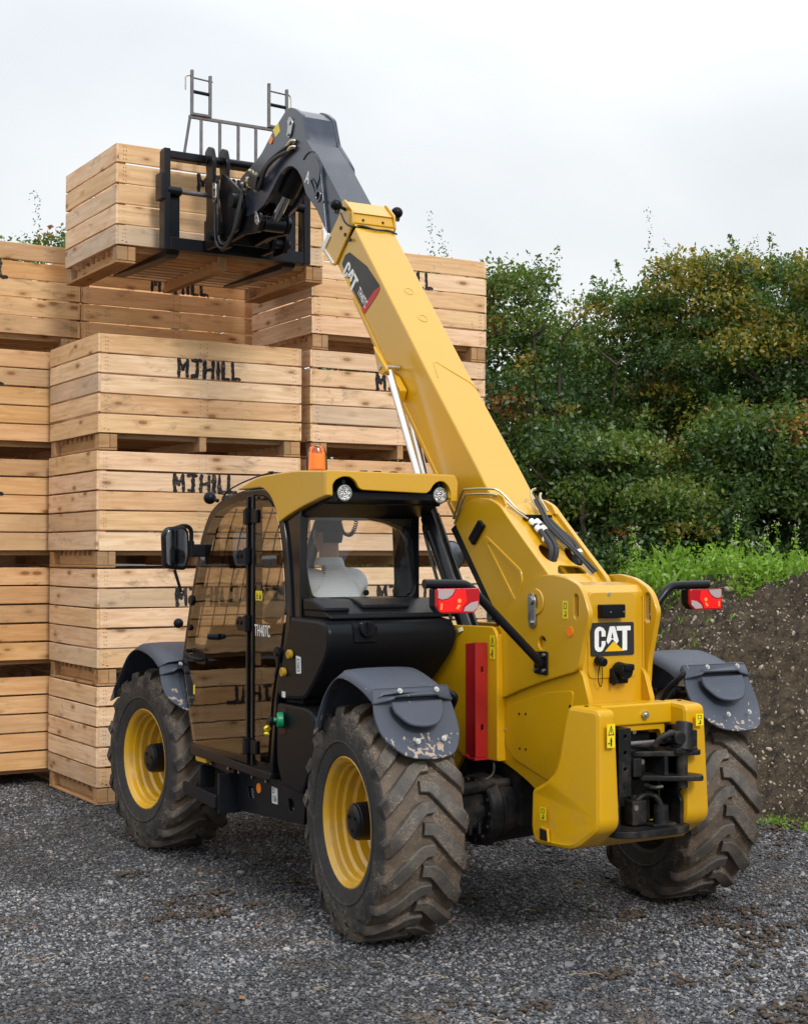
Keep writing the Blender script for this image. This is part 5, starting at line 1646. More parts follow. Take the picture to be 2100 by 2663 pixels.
b.plate([(2.13, 4.2), (2.26, 4.38), (2.43, 4.53), (2.48, 4.65), (2.55, 4.725), (2.64, 4.77), (2.72, 4.78), (2.82, 4.765), (2.91, 4.71), (3.0, 4.645), (3.1, 4.59), (3.1, 4.61), (3.0, 4.665), (2.92, 4.73), (2.82, 4.785), (2.7, 4.80), (2.62, 4.79), (2.53, 4.74), (2.46, 4.66), (2.41, 4.55), (2.24, 4.40), (2.12, 4.22)], 'x', -0.108, 0.108, 0.0)
b.obj('neck_web', 'grey_boom', inner)
b = B()
b.lathe([(-0.140, 0.045), (-0.146, 0.043), (-0.146, 0.028), (-0.140, 0.026)], 'x', 24, (0, 2.235, 4.455))
b.plate(rnd([(2.32, 4.60), (2.355, 4.58), (2.30, 4.51), (2.285, 4.455), (2.26, 4.49), (2.27, 4.55)], .01), 'x', -0.147, -0.139, 0.002, [rnd([(2.318, 4.588), (2.338, 4.578), (2.288, 4.51), (2.278, 4.48), (2.268, 4.495), (2.276, 4.54)], .006)])
# weld arc round the A
arc = [(2.27 + 0.155 * math.cos(a), 4.645 + 0.155 * math.sin(a)) for a in np.linspace(0.9, 4.0, 16)]
b.tube([(-0.140, p[0] + .09, p[1] - .01) for p in arc], 0.006, n=6, smooth=0)
b.cyl((-0.143, 2.165, 4.40), (-0.135, 2.165, 4.40), 0.010, n=10)
b.obj('boss', 'grey_boom', inner)
b = B()
b.text('A', 0.12, frame4(Vector((-0.1392, 2.40, 4.615)), (0, -0.92, -0.38), (0, -0.38, 0.92)), bold=0.001, sx=0.8, depth=0.0006)
b.obj('letter', 'white_print', inner, smooth=False)
b = B()
b.plate(rnd([(2.675, 5.115), (2.625, 5.09), (2.61, 5.05), (2.64, 4.975), (2.675, 4.955), (2.705, 4.985), (2.69, 5.05)], .02), 'x', -0.150, -0.139, 0.003)
b.cyl((-0.158, 2.655, 5.07), (-0.148, 2.655, 5.07), 0.022, n=16); b.cyl((-0.160, 2.675, 4.985), (-0.148, 2.675, 4.985), 0.012, n=6)
b.plate(rnd([(3.44, 4.72), (3.40, 4.72), (3.39, 4.62), (3.42, 4.58), (3.46, 4.60)], .015), 'x', -0.150, -0.139, 0.003)
b.cyl((-0.158, 3.43, 4.68), (-0.148, 3.43, 4.68), 0.018, n=14); b.cyl((-0.158, 3.425, 4.61), (-0.148, 3.425, 4.61), 0.010, n=6)
b.obj('pin_keeper', 'steel', inner)
B().cyl((-0.1445, 2.975, 5.015), (-0.139, 2.975, 5.015), 0.028, n=20).obj('reflector', 'orange', inner)
b = B(); b.plate([(2.95, 5.085), (2.86, 5.115), (2.83, 5.045), (2.90, 5.02)], 'x', -0.1400, -0.1385, 0); b.obj('data_label', 'sticker', inner, smooth=False)
# hoses from neck to coupler
b = B()
b.tube([(-0.155, 2.62, 4.90), (-0.17, 2.80, 4.875), (-0.18, 2.96, 4.83), (-0.17, 3.10, 4.77), (-0.16, 3.18, 4.72)], 0.015, n=10)
b.tube([(-0.155, 2.615, 4.86), (-0.18, 2.80, 4.845), (-0.19, 2.95, 4.80), (-0.18, 3.06, 4.72), (-0.17, 3.14, 4.68)], 0.015, n=10)
b.tube([(-0.17, 3.36, 4.78), (-0.20, 3.38, 4.60), (-0.21, 3.45, 4.44), (-0.22, 3.60, 4.36), (-0.22, 3.72, 4.42), (-0.22, 3.74, 4.65), (-0.22, 3.74, 4.85)], 0.0105, n=8)
b.tube([(-0.18, 3.34, 4.78), (-0.205, 3.40, 4.60), (-0.215, 3.48, 4.42), (-0.225, 3.62, 4.33), (-0.23, 3.75, 4.40), (-0.23, 3.77, 4.62), (-0.23, 3.77, 4.85)], 0.0105, n=8)
hs = b.obj('hydraulic_hoses', 'hose', inner)
b = B()
for z in (4.905, 4.862):
    b.tube([(-0.14, 2.58, z + .01), (-0.165, 2.60, z + .01), (-0.158, 2.68, z - .008)], 0.014, n=8)
for k in range(8):
    p = Vector((-0.175 + 0.02 * (k % 2), 3.16 + 0.03 * k, 4.83 - 0.012 * k + 0.03 * ((k * 7) % 3 - 1)))
    b.cyl(p, p + Vector((0.0, 0.045, 0.015 * ((k % 3) - 1))), 0.014, n=8)
b.cyl((-0.165, 3.2, 4.71), (-0.165, 3.42, 4.79), 0.012, n=8)
b.obj('valve_fittings', 'brass', hs)
B().box((-0.20, 3.10, 4.70), (-0.14, 3.24, 4.80), 0.008, rot=(0.4, 0, 0)).obj('valve_block', 'black', inner)

# coupler, carriage, forks, guard
coup = sub('coupler')
cp = rnd([(3.97, 5.14), (3.90, 5.175), (3.84, 5.15), (3.80, 5.05), (3.82, 4.86), (3.76, 4.74), (3.72, 4.62), (3.71, 4.46), (3.76, 4.37), (3.95, 4.37), (3.97, 4.5), (3.93, 4.65), (3.93, 4.95)], .025)
for xa in (-0.235, -0.12, 0.24, 0.35):
    b = B(); b.plate(cp, 'x', xa, xa + 0.032, 0.005); b.obj('hook_plate', 'black', coup)
b = B()
b.box((-0.10, 3.74, 4.40), (0.24, 3.80, 4.62), 0.012, rot=(0.25, 0, 0))
b.cyl((-0.25, 3.90, 5.07), (0.39, 3.90, 5.07), 0.03, n=16)
b.cyl((-0.28, 3.80, 4.45), (0.42, 3.80, 4.45), 0.035, n=16)
b.cyl((-0.24, 3.46, 4.66), (0.24, 3.46, 4.66), 0.055, n=20)
b.box((-0.1, 3.46, 4.60), (0.1, 3.78, 4.74), 0.02)
b.plate(rnd([(3.40, 4.72), (3.78, 4.95), (3.84, 4.8), (3.74, 4.42), (3.5, 4.45), (3.38, 4.6)], .03), 'x', -0.17, -0.145, 0.004)
b.plate(rnd([(3.40, 4.72), (3.78, 4.95), (3.84, 4.8), (3.74, 4.42), (3.5, 4.45), (3.38, 4.6)], .03), 'x', 0.16, 0.185, 0.004)
b.obj('coupler_frame', 'black', coup)
b = B(); b.plate(rnd([(3.755, 4.86), (3.72, 4.84), (3.715, 4.72), (3.75, 4.69), (3.785, 4.72), (3.785, 4.84)], .02), 'x', -0.250, -0.237, 0.003)
b.cyl((-0.258, 3.75, 4.81), (-0.248, 3.75, 4.81), 0.018, n=14); b.cyl((-0.258, 3.75, 4.74), (-0.248, 3.75, 4.74), 0.012, n=6)
b.obj('pin_keeper', 'steel', coup)
B().cyl((-0.258, 3.80, 4.45), (-0.237, 3.80, 4.45), 0.022, n=14).obj('pin_end', 'steel', coup)
# tilt cylinder
b = B(); b.cyl((0.0, 2.92, 4.70), (0.0, 3.20, 4.49), 0.040, n=22); b.obj('tilt_rod', 'chrome', inner)
b = B()
b.cyl((0.0, 2.60, 4.93), (0.0, 2.99, 4.65), 0.075, n=24, bev=.006)
b.obj('tilt_cylinder', 'black', inner)
b = B()
b.cyl((-0.085, 3.22, 4.46), (0.085, 3.22, 4.46), 0.058, n=20, bev=.005)
b.plate(rnd([(3.15, 4.47), (3.22, 4.54), (3.5, 4.60), (3.8, 4.50), (3.8, 4.40), (3.5, 4.42), (3.22, 4.39)], .03), 'x', -0.13, -0.095, 0.005)
b.plate(rnd([(3.15, 4.47), (3.22, 4.54), (3.5, 4.60), (3.8, 4.50), (3.8, 4.40), (3.5, 4.42), (3.22, 4.39)], .03), 'x', 0.095, 0.13, 0.005)
b.obj('tilt_link', 'black', coup)
b = B(); b.plate(rnd([(3.24, 4.55), (3.20, 4.53), (3.17, 4.45), (3.20, 4.43), (3.245, 4.47)], .015), 'x', -0.145, -0.132, 0.003); b.cyl((-0.152, 3.215, 4.50), (-0.143, 3.215, 4.50), 0.015, n=12)
b.obj('pin_keeper', 'steel', coup)

carr = sub('fork_carriage')
b = B()
Y0, Y1 = 3.99, 4.10
b.plate([(-0.555, 4.36), (0.705, 4.36), (0.705, 5.135), (-0.555, 5.135)], 'y', Y0 + .03, Y1, 0.004, [[(-0.50, 4.46), (0.65, 4.46), (0.65, 5.07), (-0.50, 5.07)]])
b.box((-0.560, Y0, 4.355), (-0.505, Y0 + .08, 5.145), 0.008)
b.box((0.655, Y0, 4.355), (0.712, Y0 + .08, 5.145), 0.008)
b.box((-0.505, Y0 + .005, 4.36), (0.655, Y0 + .06, 4.455), 0.006)
b.box((-0.505, Y0 + .005, 5.075), (0.655, Y0 + .06, 5.13), 0.006)
b.box((-0.59, Y0 - .01, 4.74), (-0.545, Y0 + .11, 4.95), 0.008)
b.cyl((-0.53, Y0 + .03, 4.82), (-0.41, Y0 + .03, 4.82), 0.036, n=18, bev=.004)
b.cyl((0.55, Y0 + .03, 4.82), (0.66, Y0 + .03, 4.82), 0.036, n=18, bev=.004)
b.box((-0.2, Y0 + .02, 4.42), (0.36, Y0 + .07, 4.62), 0.01)
b.obj('carriage_frame', 'black', carr)
B().cyl((-0.42, Y0 + .03, 4.82), (0.56, Y0 + .03, 4.82), 0.019, n=14).obj('fork_shaft', 'rust_steel', carr)
for xf in (-0.51, 0.50):
    b = B()
    b.plate(rnd([(Y0 + .06, 4.86), (Y0 + .06, 4.345), (Y0 + .12, 4.315), (5.25, 4.345), (5.25, 4.358), (Y0 + .14, 4.372), (Y0 + .105, 4.39), (Y0 + .105, 4.86)], [0, .05, .05, 0, 0, 0, .03, 0]), 'x', xf, xf + 0.105, 0.004)
    b.obj('fork', 'black', carr)
grd = sub('load_guard')
b = B()
GY = Y1 - 0.02
zt = 5.445
b.box((-0.315, GY, zt - .012), (0.45, GY + .025, zt + .012), 0.002)
for x in (-0.21, -0.05, 0.11, 0.265):
    b.box((x - .011, GY + .003, 5.13), (x + .011, GY + .022, zt - .01), 0.002)
b.box((0.415, GY + .003, 5.13), (0.437, GY + .022, zt - .01), 0.002)
b.tube([(-0.355, GY + .012, 5.13), (-0.305, GY + .012, zt)], 0.012, n=4, smooth=0)
for xa, xb in ((-0.295, -0.14), (0.375, 0.535)):
    b.box((xa - .011, GY - .012, zt + .012), (xa + .011, GY + .012, 5.815), 0.002)
    b.box((xb - .011, GY - .012, zt + .012), (xb + .011, GY + .012, 5.79), 0.002)
    b.box((xa + .011, GY - .012, zt + .012), (xb - .011, GY + .012, zt + .032), 0.002)
    b.cyl((xa, GY, 5.755), (xb + .02, GY, 5.745), 0.007, n=8)
b.obj('guard_frame', 'rust_steel', grd)
b = B()
for xa, xb in ((-0.295, -0.14), (0.375, 0.535)):
    b.cyl((xa + .011, GY, 5.645), (xb - .011, GY, 5.64), 0.014, n=10)
b.obj('guard_rung', 'black', grd)
b = B()
b.tube([(-0.30, GY, 5.77), (-0.345, GY, 5.76), (-0.35, GY, 5.74), (-0.35, GY, 5.65)], 0.006, n=6, smooth=2)
b.tube([(0.53, GY, 5.76), (0.565, GY, 5.74), (0.572, GY, 5.70), (0.572, GY, 5.63)], 0.006, n=6, smooth=2)
b.obj('drop_pin', 'brass', grd)

# --- counterweight
cw = sub('counterweight')
def cwblock(side):
    b = B()
    prof = rnd([(-0.86, 1.245), (-1.065, 1.235), (-1.085, 0.66), (-0.92, 0.535), (-0.63, 0.53), (-0.60, 0.60), (-0.60, 0.80), (-0.72, 0.855), (-0.775, 0.90), (-0.80, 0.97), (-0.835, 1.17)], [.03, .04, .05, .06, .04, .03, .03, .04, .05, .06, .02], 5)
    x0, x1 = (-0.385, -0.225) if side < 0 else (0.225, 0.372)
    b.plate(prof, 'x', x0, x1, 0.022)
    # widen low down on the outside, taper inwards to the rear
    for v in b.bm.verts:
        k = (1.24 - v.co.z) / 0.6
        if side < 0:
            if v.co.x < -0.33: v.co.x += -0.02 * min(1, k) + 0.055 * max(0, (-v.co.y - 0.75) / 0.3)
            else: v.co.x += 0.012 * k
        else:
            if v.co.x > 0.30: v.co.x += 0.015 * min(1, k) - 0.02 * max(0, (-v.co.y - 0.75) / 0.3) - (0.05 * max(0, (0.64 - v.co.z) / 0.1) if v.co.y < -0.9 else 0)
            else: v.co.x -= 0.012 * k
    return b.obj('side_weight', 'yellow_low', cw)
cwL = cwblock(-1); cwR = cwblock(1)
b = B()
b.plate(rnd([(-0.845, 1.243), (-0.955, 1.241), (-0.955, 1.135), (-0.845, 1.135)], .012), 'x', -0.224, 0.224, 0.002)
b.plate(rnd([(-0.235, 1.14), (0.235, 1.14), (0.235, 1.02), (0.19, 1.02), (0.16, 1.105), (-0.235, 1.105)], .015), 'y', -0.94, -0.90, 0.003)
b.plate([(-0.80, 0.62), (-1.03, 0.62), (-0.93, 0.545), (-0.80, 0.545)], 'x', -0.23, 0.23, 0.003)
b.box((0.12, -0.90, 0.62), (0.225, -0.86, 1.12), 0.006)
b.obj('cross_weight', 'yellow_low', cw)
b = B(); b.cyl((0.045, -0.956, 1.185), (0.045, -0.975, 1.185), 0.020, n=6); b.cyl((0.045, -0.975, 1.185), (0.045, -0.985, 1.185), 0.011, n=10); b.obj('bolt', 'zinc', cw)
b = B()
for x, y in ((-0.30, -0.93), (0.30, -0.93)): b.cyl((x, y, 1.225), (x, y, 1.246), 0.011, n=10)
b.obj('lifting_hole', 'black', cw)
sticker(cw, frame4(Vector((-0.305, -1.096, 1.055)), (1, 0, 0), (0, 0, 1)), 0.050, 0.115, 'tp')
sticker(cw, frame4(Vector((0.262, -1.096, 1.13)), (1, 0, 0), (0, 0, 1)), 0.05, 0.06, 'h')
sticker(cw, frame4(Vector((-0.4095, -0.69, 0.66)), (0, -1, 0), (0, 0, 1)), 0.05, 0.065, 'h')
b = B(); b.plate(rnd([(-0.685, 0.555), (-0.76, 0.555), (-0.75, 0.62), (-0.685, 0.625)], .006), 'x', -0.412, -0.40, 0.0); b.obj('jack_pocket', 'yellow_low', cw)
b = B(); b.plate(rnd([(-0.69, 0.560), (-0.753, 0.560), (-0.745, 0.612), (-0.69, 0.617)], .005), 'x', -0.4128, -0.405, 0.0); b.obj('pocket_recess', 'mud_metal', cw)

# tow hitch
tow = sub('tow_hitch')
b = B()
for xa in (-0.215, 0.19):
    b.plate(rnd([(-0.85, 1.08), (-0.93, 1.08), (-0.96, 1.13), (-1.0, 1.13), (-1.0, 0.86), (-1.03, 0.80), (-1.06, 0.76), (-1.06, 0.63), (-0.85, 0.63)], .01), 'x', xa, xa + 0.02, 0.003)
b.box((-0.19, -0.90, 0.64), (0.19, -0.88, 1.09), 0.004)
b.obj('side_plate', 'mud_metal', tow)
b = B()
hl = [circ2((-0.150 , z), 0.010, 12) for z in (1.095, 1.015, 0.935)]
b.plate([(-0.19, 0.80), (-0.125, 0.80), (-0.125, 1.135), (-0.19, 1.135)], 'y', -1.045, -1.03, 0.003, [[(x, z) for x, z in q] for q in hl])
b.box((-0.13, -1.04, 0.80), (-0.108, -0.90, 1.135), 0.004)
b.cyl((-0.150, -1.050, 0.855), (-0.150, -1.03, 0.855), 0.011, n=6)
b.obj('hitch_rail', 'mud_metal', tow)
B().box((0.19, -1.04, 0.80), (0.215, -0.90, 1.135), 0.004).obj('hitch_rail', 'mud_metal', tow)
b = B()
b.plate(rnd([(-0.232, -0.86), (-0.232, -1.07), (-0.16, -1.125), (0.14, -1.135), (0.232, -1.09), (0.232, -0.86)], .03), 'z', 0.605, 0.640, 0.004)
b.obj('drawbar_plate', 'mud_metal', tow)
b = B()
b.plate(rnd([(0.0, -1.0), (0.0, -1.08), (0.14, -1.09), (0.15, -1.0)], .01), 'z', 0.641, 0.655, 0.003)
b.cyl((0.075, -1.045, 0.65), (0.075, -1.045, 0.745), 0.040, 0.036, n=20, bev=0.004)
b.obj('drawbar_pin', 'mud_metal', tow)
b = B()
b.box((-0.085, -1.02, 0.645), (0.01, -0.95, 0.77), 0.01)
b.tube([(-0.05, -0.98, 0.74), (0.0, -1.0, 0.79), (0.05, -1.03, 0.785), (0.075, -1.045, 0.735)], 0.018, n=10)
b.obj('pin_bracket', 'mud_metal', tow)
b = B()   # jaw
jaw_o = rnd([(-0.11, 0.845), (0.03, 0.83), (0.26, 0.80), (0.275, 0.83), (0.10, 0.88), (0.075, 0.89), (0.08, 0.985), (0.12, 0.99), (0.28, 0.965), (0.29, 0.985), (0.26, 1.0), (0.05, 1.03), (-0.11, 1.03)], .01)
b.plate(rnd([(-0.10, -0.90), (-0.08, -1.03), (0.08, -1.11), (0.24, -1.15), (0.275, -1.12), (0.22, -1.0), (0.16, -0.90)], .02), 'z', 0.990, 1.015, 0.004)
b.plate(rnd([(-0.06, -0.90), (-0.04, -1.03), (0.08, -1.13), (0.22, -1.20), (0.26, -1.15), (0.22, -0.98), (0.16, -0.90)], .02), 'z', 0.868, 0.896, 0.006)
b.box((-0.10, -1.05, 0.89), (-0.045, -0.90, 0.985), 0.01)
b.box((0.055, -1.10, 0.893), (0.08, -0.90, 0.992), 0.006)
b.box((0.19, -1.04, 0.893), (0.222, -0.95, 0.992), 0.006)
b.box((-0.09, -1.0, 0.90), (0.02, -0.92, 1.04), 0.01)
b.obj('tow_jaw', 'mud_metal', tow)
b = B()
b.plate(rnd([(-0.10, -0.92), (-0.10, -1.0), (0.03, -1.06), (0.06, -0.95)], .01), 'z', 1.034, 1.05, 0.003)
b.cyl((0.165, -1.10, 1.015), (0.192, -1.09, 1.155), 0.056, 0.043, n=20, bev=0.006)
b.box((0.205, -1.13, 1.01), (0.245, -1.07, 1.115), 0.008)
b.cyl((0.115, -1.15, 1.082), (0.125, -1.06, 1.082), 0.034, n=18, bev=0.003)
b.cyl((0.05, -1.10, 1.085), (0.17, -1.10, 1.085), 0.026, n=16, bev=0.003)
b.box((0.10, -1.14, 1.0), (0.24, -1.05, 1.035), 0.01)
b.cyl((0.165, -1.10, 0.83), (0.165, -1.10, 1.0), 0.030, n=14)
b.tube([(0.0, -1.09, 1.045), (0.02, -1.11, 1.085), (0.075, -1.13, 1.108), (0.085, -1.13, 1.10)], 0.015, n=10)
b.box((0.195, -0.98, 0.76), (0.225, -0.93, 0.98), 0.004)
b.tube([(-0.01, -1.03, 0.845), (0.0, -1.08, 0.838), (0.04, -1.10, 0.842)], 0.012, n=8)
b.obj('hitch_head', 'mud_metal', tow)
b = B()
b.cyl((-0.12, -1.02, 1.055), (0.34, -1.04, 1.055), 0.011, n=12)
b.cyl((0.33, -1.04, 1.055), (0.36, -1.04, 1.057), 0.018, n=12, bev=.004)
b.obj('hitch_lever', 'rust_steel', tow)
b = B()
for p in ((0.0, -0.915, 1.10), (0.0, -0.915, 0.77), (-0.02, -1.0, 0.96)): b.cyl(p, (p[0], p[1] - 0.02, p[2]), 0.014, n=6)
b.cyl((-0.065, -1.025, 0.735), (-0.065, -1.01, 0.735), 0.014, n=12)
b.obj('bolt', 'zinc', tow)

# --- red channels (safety prop for the lift cylinder)
red = sub('safety_prop')
b = B()
b.plate(rnd([(0.090, 0.897), (0.090, 1.503), (-0.007, 1.513), (-0.007, 0.890)], .006), 'x', -0.346, -0.338, 0.002)
b.obj('channel', 'red', red)
b = B()
b.plate([(-0.352, 0.888), (-0.276, 0.888), (-0.276, 1.512), (-0.352, 1.515)], 'y', -0.019, -0.009, 0.002, [rnd([(-0.316, 1.350), (-0.300, 1.350), (-0.300, 1.382), (-0.316, 1.382)], .004), rnd([(-0.316, 1.035), (-0.300, 1.035), (-0.300, 1.067), (-0.316, 1.067)], .004)])
b.box((-0.3365, -0.007, 0.90), (-0.276, 0.075, 0.91), 0.001)
b.obj('channel', 'red', red)
b = B()
b.box((-0.363, -0.03, 0.874), (-0.268, 0.045, 0.8865), 0.002); b.box((-0.358, 0.05, 0.880), (-0.276, 0.115, 0.892), 0.002)
b.obj('end_plate', 'red', red)

# --- tail lamp arms
def lamp(side):
    arm = sub('tail_lamp_arm')
    s = side
    b = B()
    xe = s * 1.0 if s < 0 else 0.885
    yb = -0.51
    if s < 0:
        pts = [(-0.245, -0.475, 1.42), (-0.30, -0.50, 1.46), (-0.66, -0.52, 1.775), (-0.70, -0.525, 1.81), (-0.745, -0.525, 1.838), (-0.80, -0.525, 1.845), (-0.99, -0.52, 1.848)]
    else:
        pts = [(0.245, -0.475, 1.42), (0.30, -0.50, 1.47), (0.47, -0.51, 1.68), (0.55, -0.52, 1.775), (0.60, -0.52, 1.815), (0.66, -0.52, 1.825), (0.87, -0.52, 1.828)]
    b.tube(pts, 0.023, n=14, smooth=3)
    b.plate(rnd([(-0.415, 1.37), (-0.53, 1.365), (-0.53, 1.49), (-0.42, 1.485)], .012), 'x', s * 0.239, s * 0.250, 0.002)
    a = b.obj('arm_tube', 'black', arm)
    b = B()
    for (yy, zz) in ((-0.435, 1.39), (-0.51, 1.39), (-0.435, 1.47), (-0.51, 1.47)): b.cyl((s * 0.250, yy, zz), (s * 0.262, yy, zz), 0.010, n=6)
    b.obj('bolt', 'zinc', arm)
    if s < 0: x0, x1, zb, zt_ = -0.945, -0.69, 1.700, 1.825
    else: x0, x1, zb, zt_ = 0.70, 0.935, 1.688, 1.803
    b = B()
    cut = 0.035
    outl = [(x0, zb + .03), (x0 + .03, zb), (x1 - cut, zb), (x1, zb + cut), (x1, zt_), (x0, zt_)] if s < 0 else [(x0, zb + cut), (x0 + cut, zb), (x1, zb), (x1, zt_), (x0, zt_)]
    b.plate(rnd(outl, .012), 'y', -0.545, -0.49, 0.006)
    b.obj('lamp_housing', 'black_plastic', arm)
    b = B(); b.plate(rnd(outl, .012), 'y', -0.566, -0.546, 0.004); lens = b.obj('lamp_lens', 'lens_red', arm)
    w = x1 - x0; h = zt_ - zb
    def Q(u, v): return ((x0 + u * w, zb + v * h) if s < 0 else (x1 - u * w, zb + v * h))
    b = B(); b.plate([Q(.03, .97), Q(.03, .62), Q(.12, .56), Q(.25, .60), Q(.36, .75), Q(.42, .95)], 'y', -0.5685, -0.5665, 0.0005)
    b.plate([Q(.96, .48), Q(.80, .42), Q(.66, .25), Q(.62, .08), Q(.84, .06), Q(.96, .25)], 'y', -0.5685, -0.5665, 0.0005)
    b.obj('clear_lens', 'lens_clear', arm)
    b = B(); b.plate([Q(.04, .54), Q(.13, .50), Q(.27, .54), Q(.40, .72), Q(.46, .92), Q(.66, .92), Q(.70, .50), Q(.60, .28), Q(.56, .08), Q(.06, .08)], 'y', -0.5682, -0.5664, 0.0005)
    b.obj('lit_lens', 'lens_lit', arm)
    b = B()
    b.plate([Q(.08, .16), Q(.12, .16), Q(.13, .40), Q(.09, .42)], 'y', -0.5692, -0.5686, 0)
    b.plate(circ2(Q(.52, .50), 0.011, 10), 'y', -0.5692, -0.5686, 0)
    b.plate([Q(.44, .20), Q(.49, .16), Q(.55, .32), Q(.50, .36)], 'y', -0.5692, -0.5686, 0)
    b.obj('bulb_glow', 'lens_hot', arm, smooth=False)
lamp(-1); lamp(1)

# --- fenders
def fender(name, prof, x0, x1, flap_from, parentlab, mirror=False, emboss=True):
    """prof: list (y, z); arched shell between x0 and x1"""
    f = sub(name); f['label'] = parentlab
    P = smooth_path([(0, p[0], p[1]) for p in prof], 5)
    n = len(P)
    bm = bmesh.new()
    nx = 9
    rows = []
    for i, p in enumerate(P):
        t = (P[min(i + 1, n - 1)] - P[max(i - 1, 0)]).normalized()
        nrm = Vector((0, -t.z, t.y))
        if nrm.z < 0: nrm = -nrm
        row = []
        for k in range(nx):
            u = k / (nx - 1)
            crown = 0.014 * (1 - abs(2 * u - 1) ** 3) - (0.03 if k in (0, nx - 1) else 0)
            uu = min(max(u, 0.0), 1.0)
            row.append(bm.verts.new(Vector((x0 + (x1 - x0) * (0.0 if k == 0 else 1.0 if k == nx - 1 else 0.004 + 0.992 * uu), p.y, p.z)) + nrm * crown))
        rows.append(row)
    for i in range(n - 1):
        for k in range(nx - 1):
            bm.faces.new((rows[i][k], rows[i][k + 1], rows[i + 1][k + 1], rows[i + 1][k]))
    me = bpy.data.meshes.new('arch_shell'); 
    bmesh.ops.recalc_face_normals(bm, faces=bm.faces[:])
    bm.to_mesh(me); bm.free()
    me.materials.append(M['fender']); me.shade_smooth(); me.set_sharp_from_angle(angle=R(38))
    o = bpy.data.objects.new('arch_shell', me); COL.objects.link(o); o.parent = f
    sm = o.modifiers.new('s', 'SOLIDIFY'); sm.thickness = 0.008; sm.offset = 0
    return f
pL = [(0.30, 1.05), (0.24, 1.17), (0.17, 1.275), (0.06, 1.365), (-0.04, 1.385), (-0.16, 1.365), (-0.28, 1.325), (-0.36, 1.285)]
fl = fender('rear_fender', pL, -1.19, -0.72, 0, 'dark grey rear mudguard nearest the viewer with splashed flap')
fr = fender('rear_fender', [(a, z + 0.03) for a, z in [(q[0] - 0.04, q[1]) for q in pL]], 0.76, 1.25, 0, 'dark grey rear mudguard on the far side with splashed flap')
pF = [(3.38, 0.98), (3.30, 1.08), (3.17, 1.20), (3.03, 1.32), (2.88, 1.375), (2.72, 1.37), (2.56, 1.335), (2.44, 1.28)]
ff = fender('front_fender', pF, -1.20, -0.74, 0, 'dark grey front mudguard left of the cab door')
ff2 = fender('front_fender', pF, 0.74, 1.20, 0, 'dark grey front mudguard on the far side')
def flap(parent, x0, x1, y_top, z_top, length, lean, emb=True, bolts=True):
    """curved tongue hanging from the back edge of a mudguard"""
    xc = (x0 + x1) / 2; W = x1 - x0
    o = Vector((xc, y_top, z_top)); e1 = Vector((1, 0, 0)); dn = Vector((0, -math.sin(lean), -math.cos(lean)))
    nrm = e1.cross(-dn)   # towards the rear
    m4 = frame4(o, e1, -dn)
    L = length; w = W / 2
    b = B()
    out = rnd([(-w * .98, 0.0), (-w * 1.06, -L * 0.30), (-w * 1.0, -L * .62), (-w * .62, -L * .93), (-w * .2, -L), (w * .25, -L), (w * .68, -L * .93), (w * 1.05, -L * .62), (w * 1.08, -L * .35), (w * .98, 0.0)], [.01, .05, .06, .08, .06, .06, .08, .06, .05, .01], 6)
    b.plate(out, 'z', 0.0, 0.012, 0.004, mat4=m4)
    # stiffening strip along the top
    b.plate(rnd([(-w * 1.0, 0.03), (w * 1.0, 0.03), (w * 1.05, -0.055), (w * .62, -0.052), (w * .55, -.04), (-w * .55, -.04), (-w * .62, -0.052), (-w * 1.05, -0.055)], .012), 'z', 0.008, 0.025, 0.007, mat4=m4)
    if emb:
        e = rnd([(-w * .66, -.060), (-w * .66, -L * .30), (-w * .40, -L * .52), (0, -L * .57), (w * .40, -L * .52), (w * .66, -L * .30), (w * .66, -.060)], [.01, .04, .05, .05, .05, .04, .01], 6)
        b.plate(e, 'z', 0.006, 0.022, 0.0072, mat4=m4)
    # bow the tongue towards the wheel at its end
    inv = m4.inverted()
    for v in b.bm.verts:
        q = inv @ v.co
        q.z -= 0.35 * (q.y / L) ** 2 * L * 0.22 * 0 + 0.06 * (q.x / w) ** 2
        v.co = m4 @ q
    ob = b.obj('flap', 'fender', parent, ang=50)
    if bolts:
        b = B()
        for (px, py) in ((-w * .45, -0.012), (w * .52, -0.012), (-w * .28, -L * .74), (w * .42, -L * .72)):
            q = m4 @ Vector((px, py, 0.012 - 0.06 * (px / w) ** 2 + (0.018 if py > -.05 else 0)))
            b.cyl(q, q + nrm * 0.004, 0.014, n=14); b.cyl(q, q + nrm * 0.010, 0.007, n=8)
        b.obj('bolt', 'zinc', ob)
    b = B()
    b.tube([(x1 - 0.02 if x1 < 0 else x0 + .02, y_top + .06, z_top - .02), (x1 + .03 if x1 < 0 else x0 - .02, y_top + 0.02, z_top - .05), (x1 + .05 if x1 < 0 else x0 - .07, y_top + 0.10, z_top - .14), (x1 + .05 if x1 < 0 else x0 - .07, y_top + .2, z_top - .35)], 0.016, n=10)
    b.obj('bracket_tube', 'black', parent)
flap(fl, -1.18, -0.73, -0.375, 1.315, 0.375, R(27))
flap(fr, 0.775, 1.245, -0.455, 1.365, 0.40, R(28))
flap(ff, -1.19, -0.75, 2.42, 1.275, 0.37, R(36), emb=False, bolts=True)

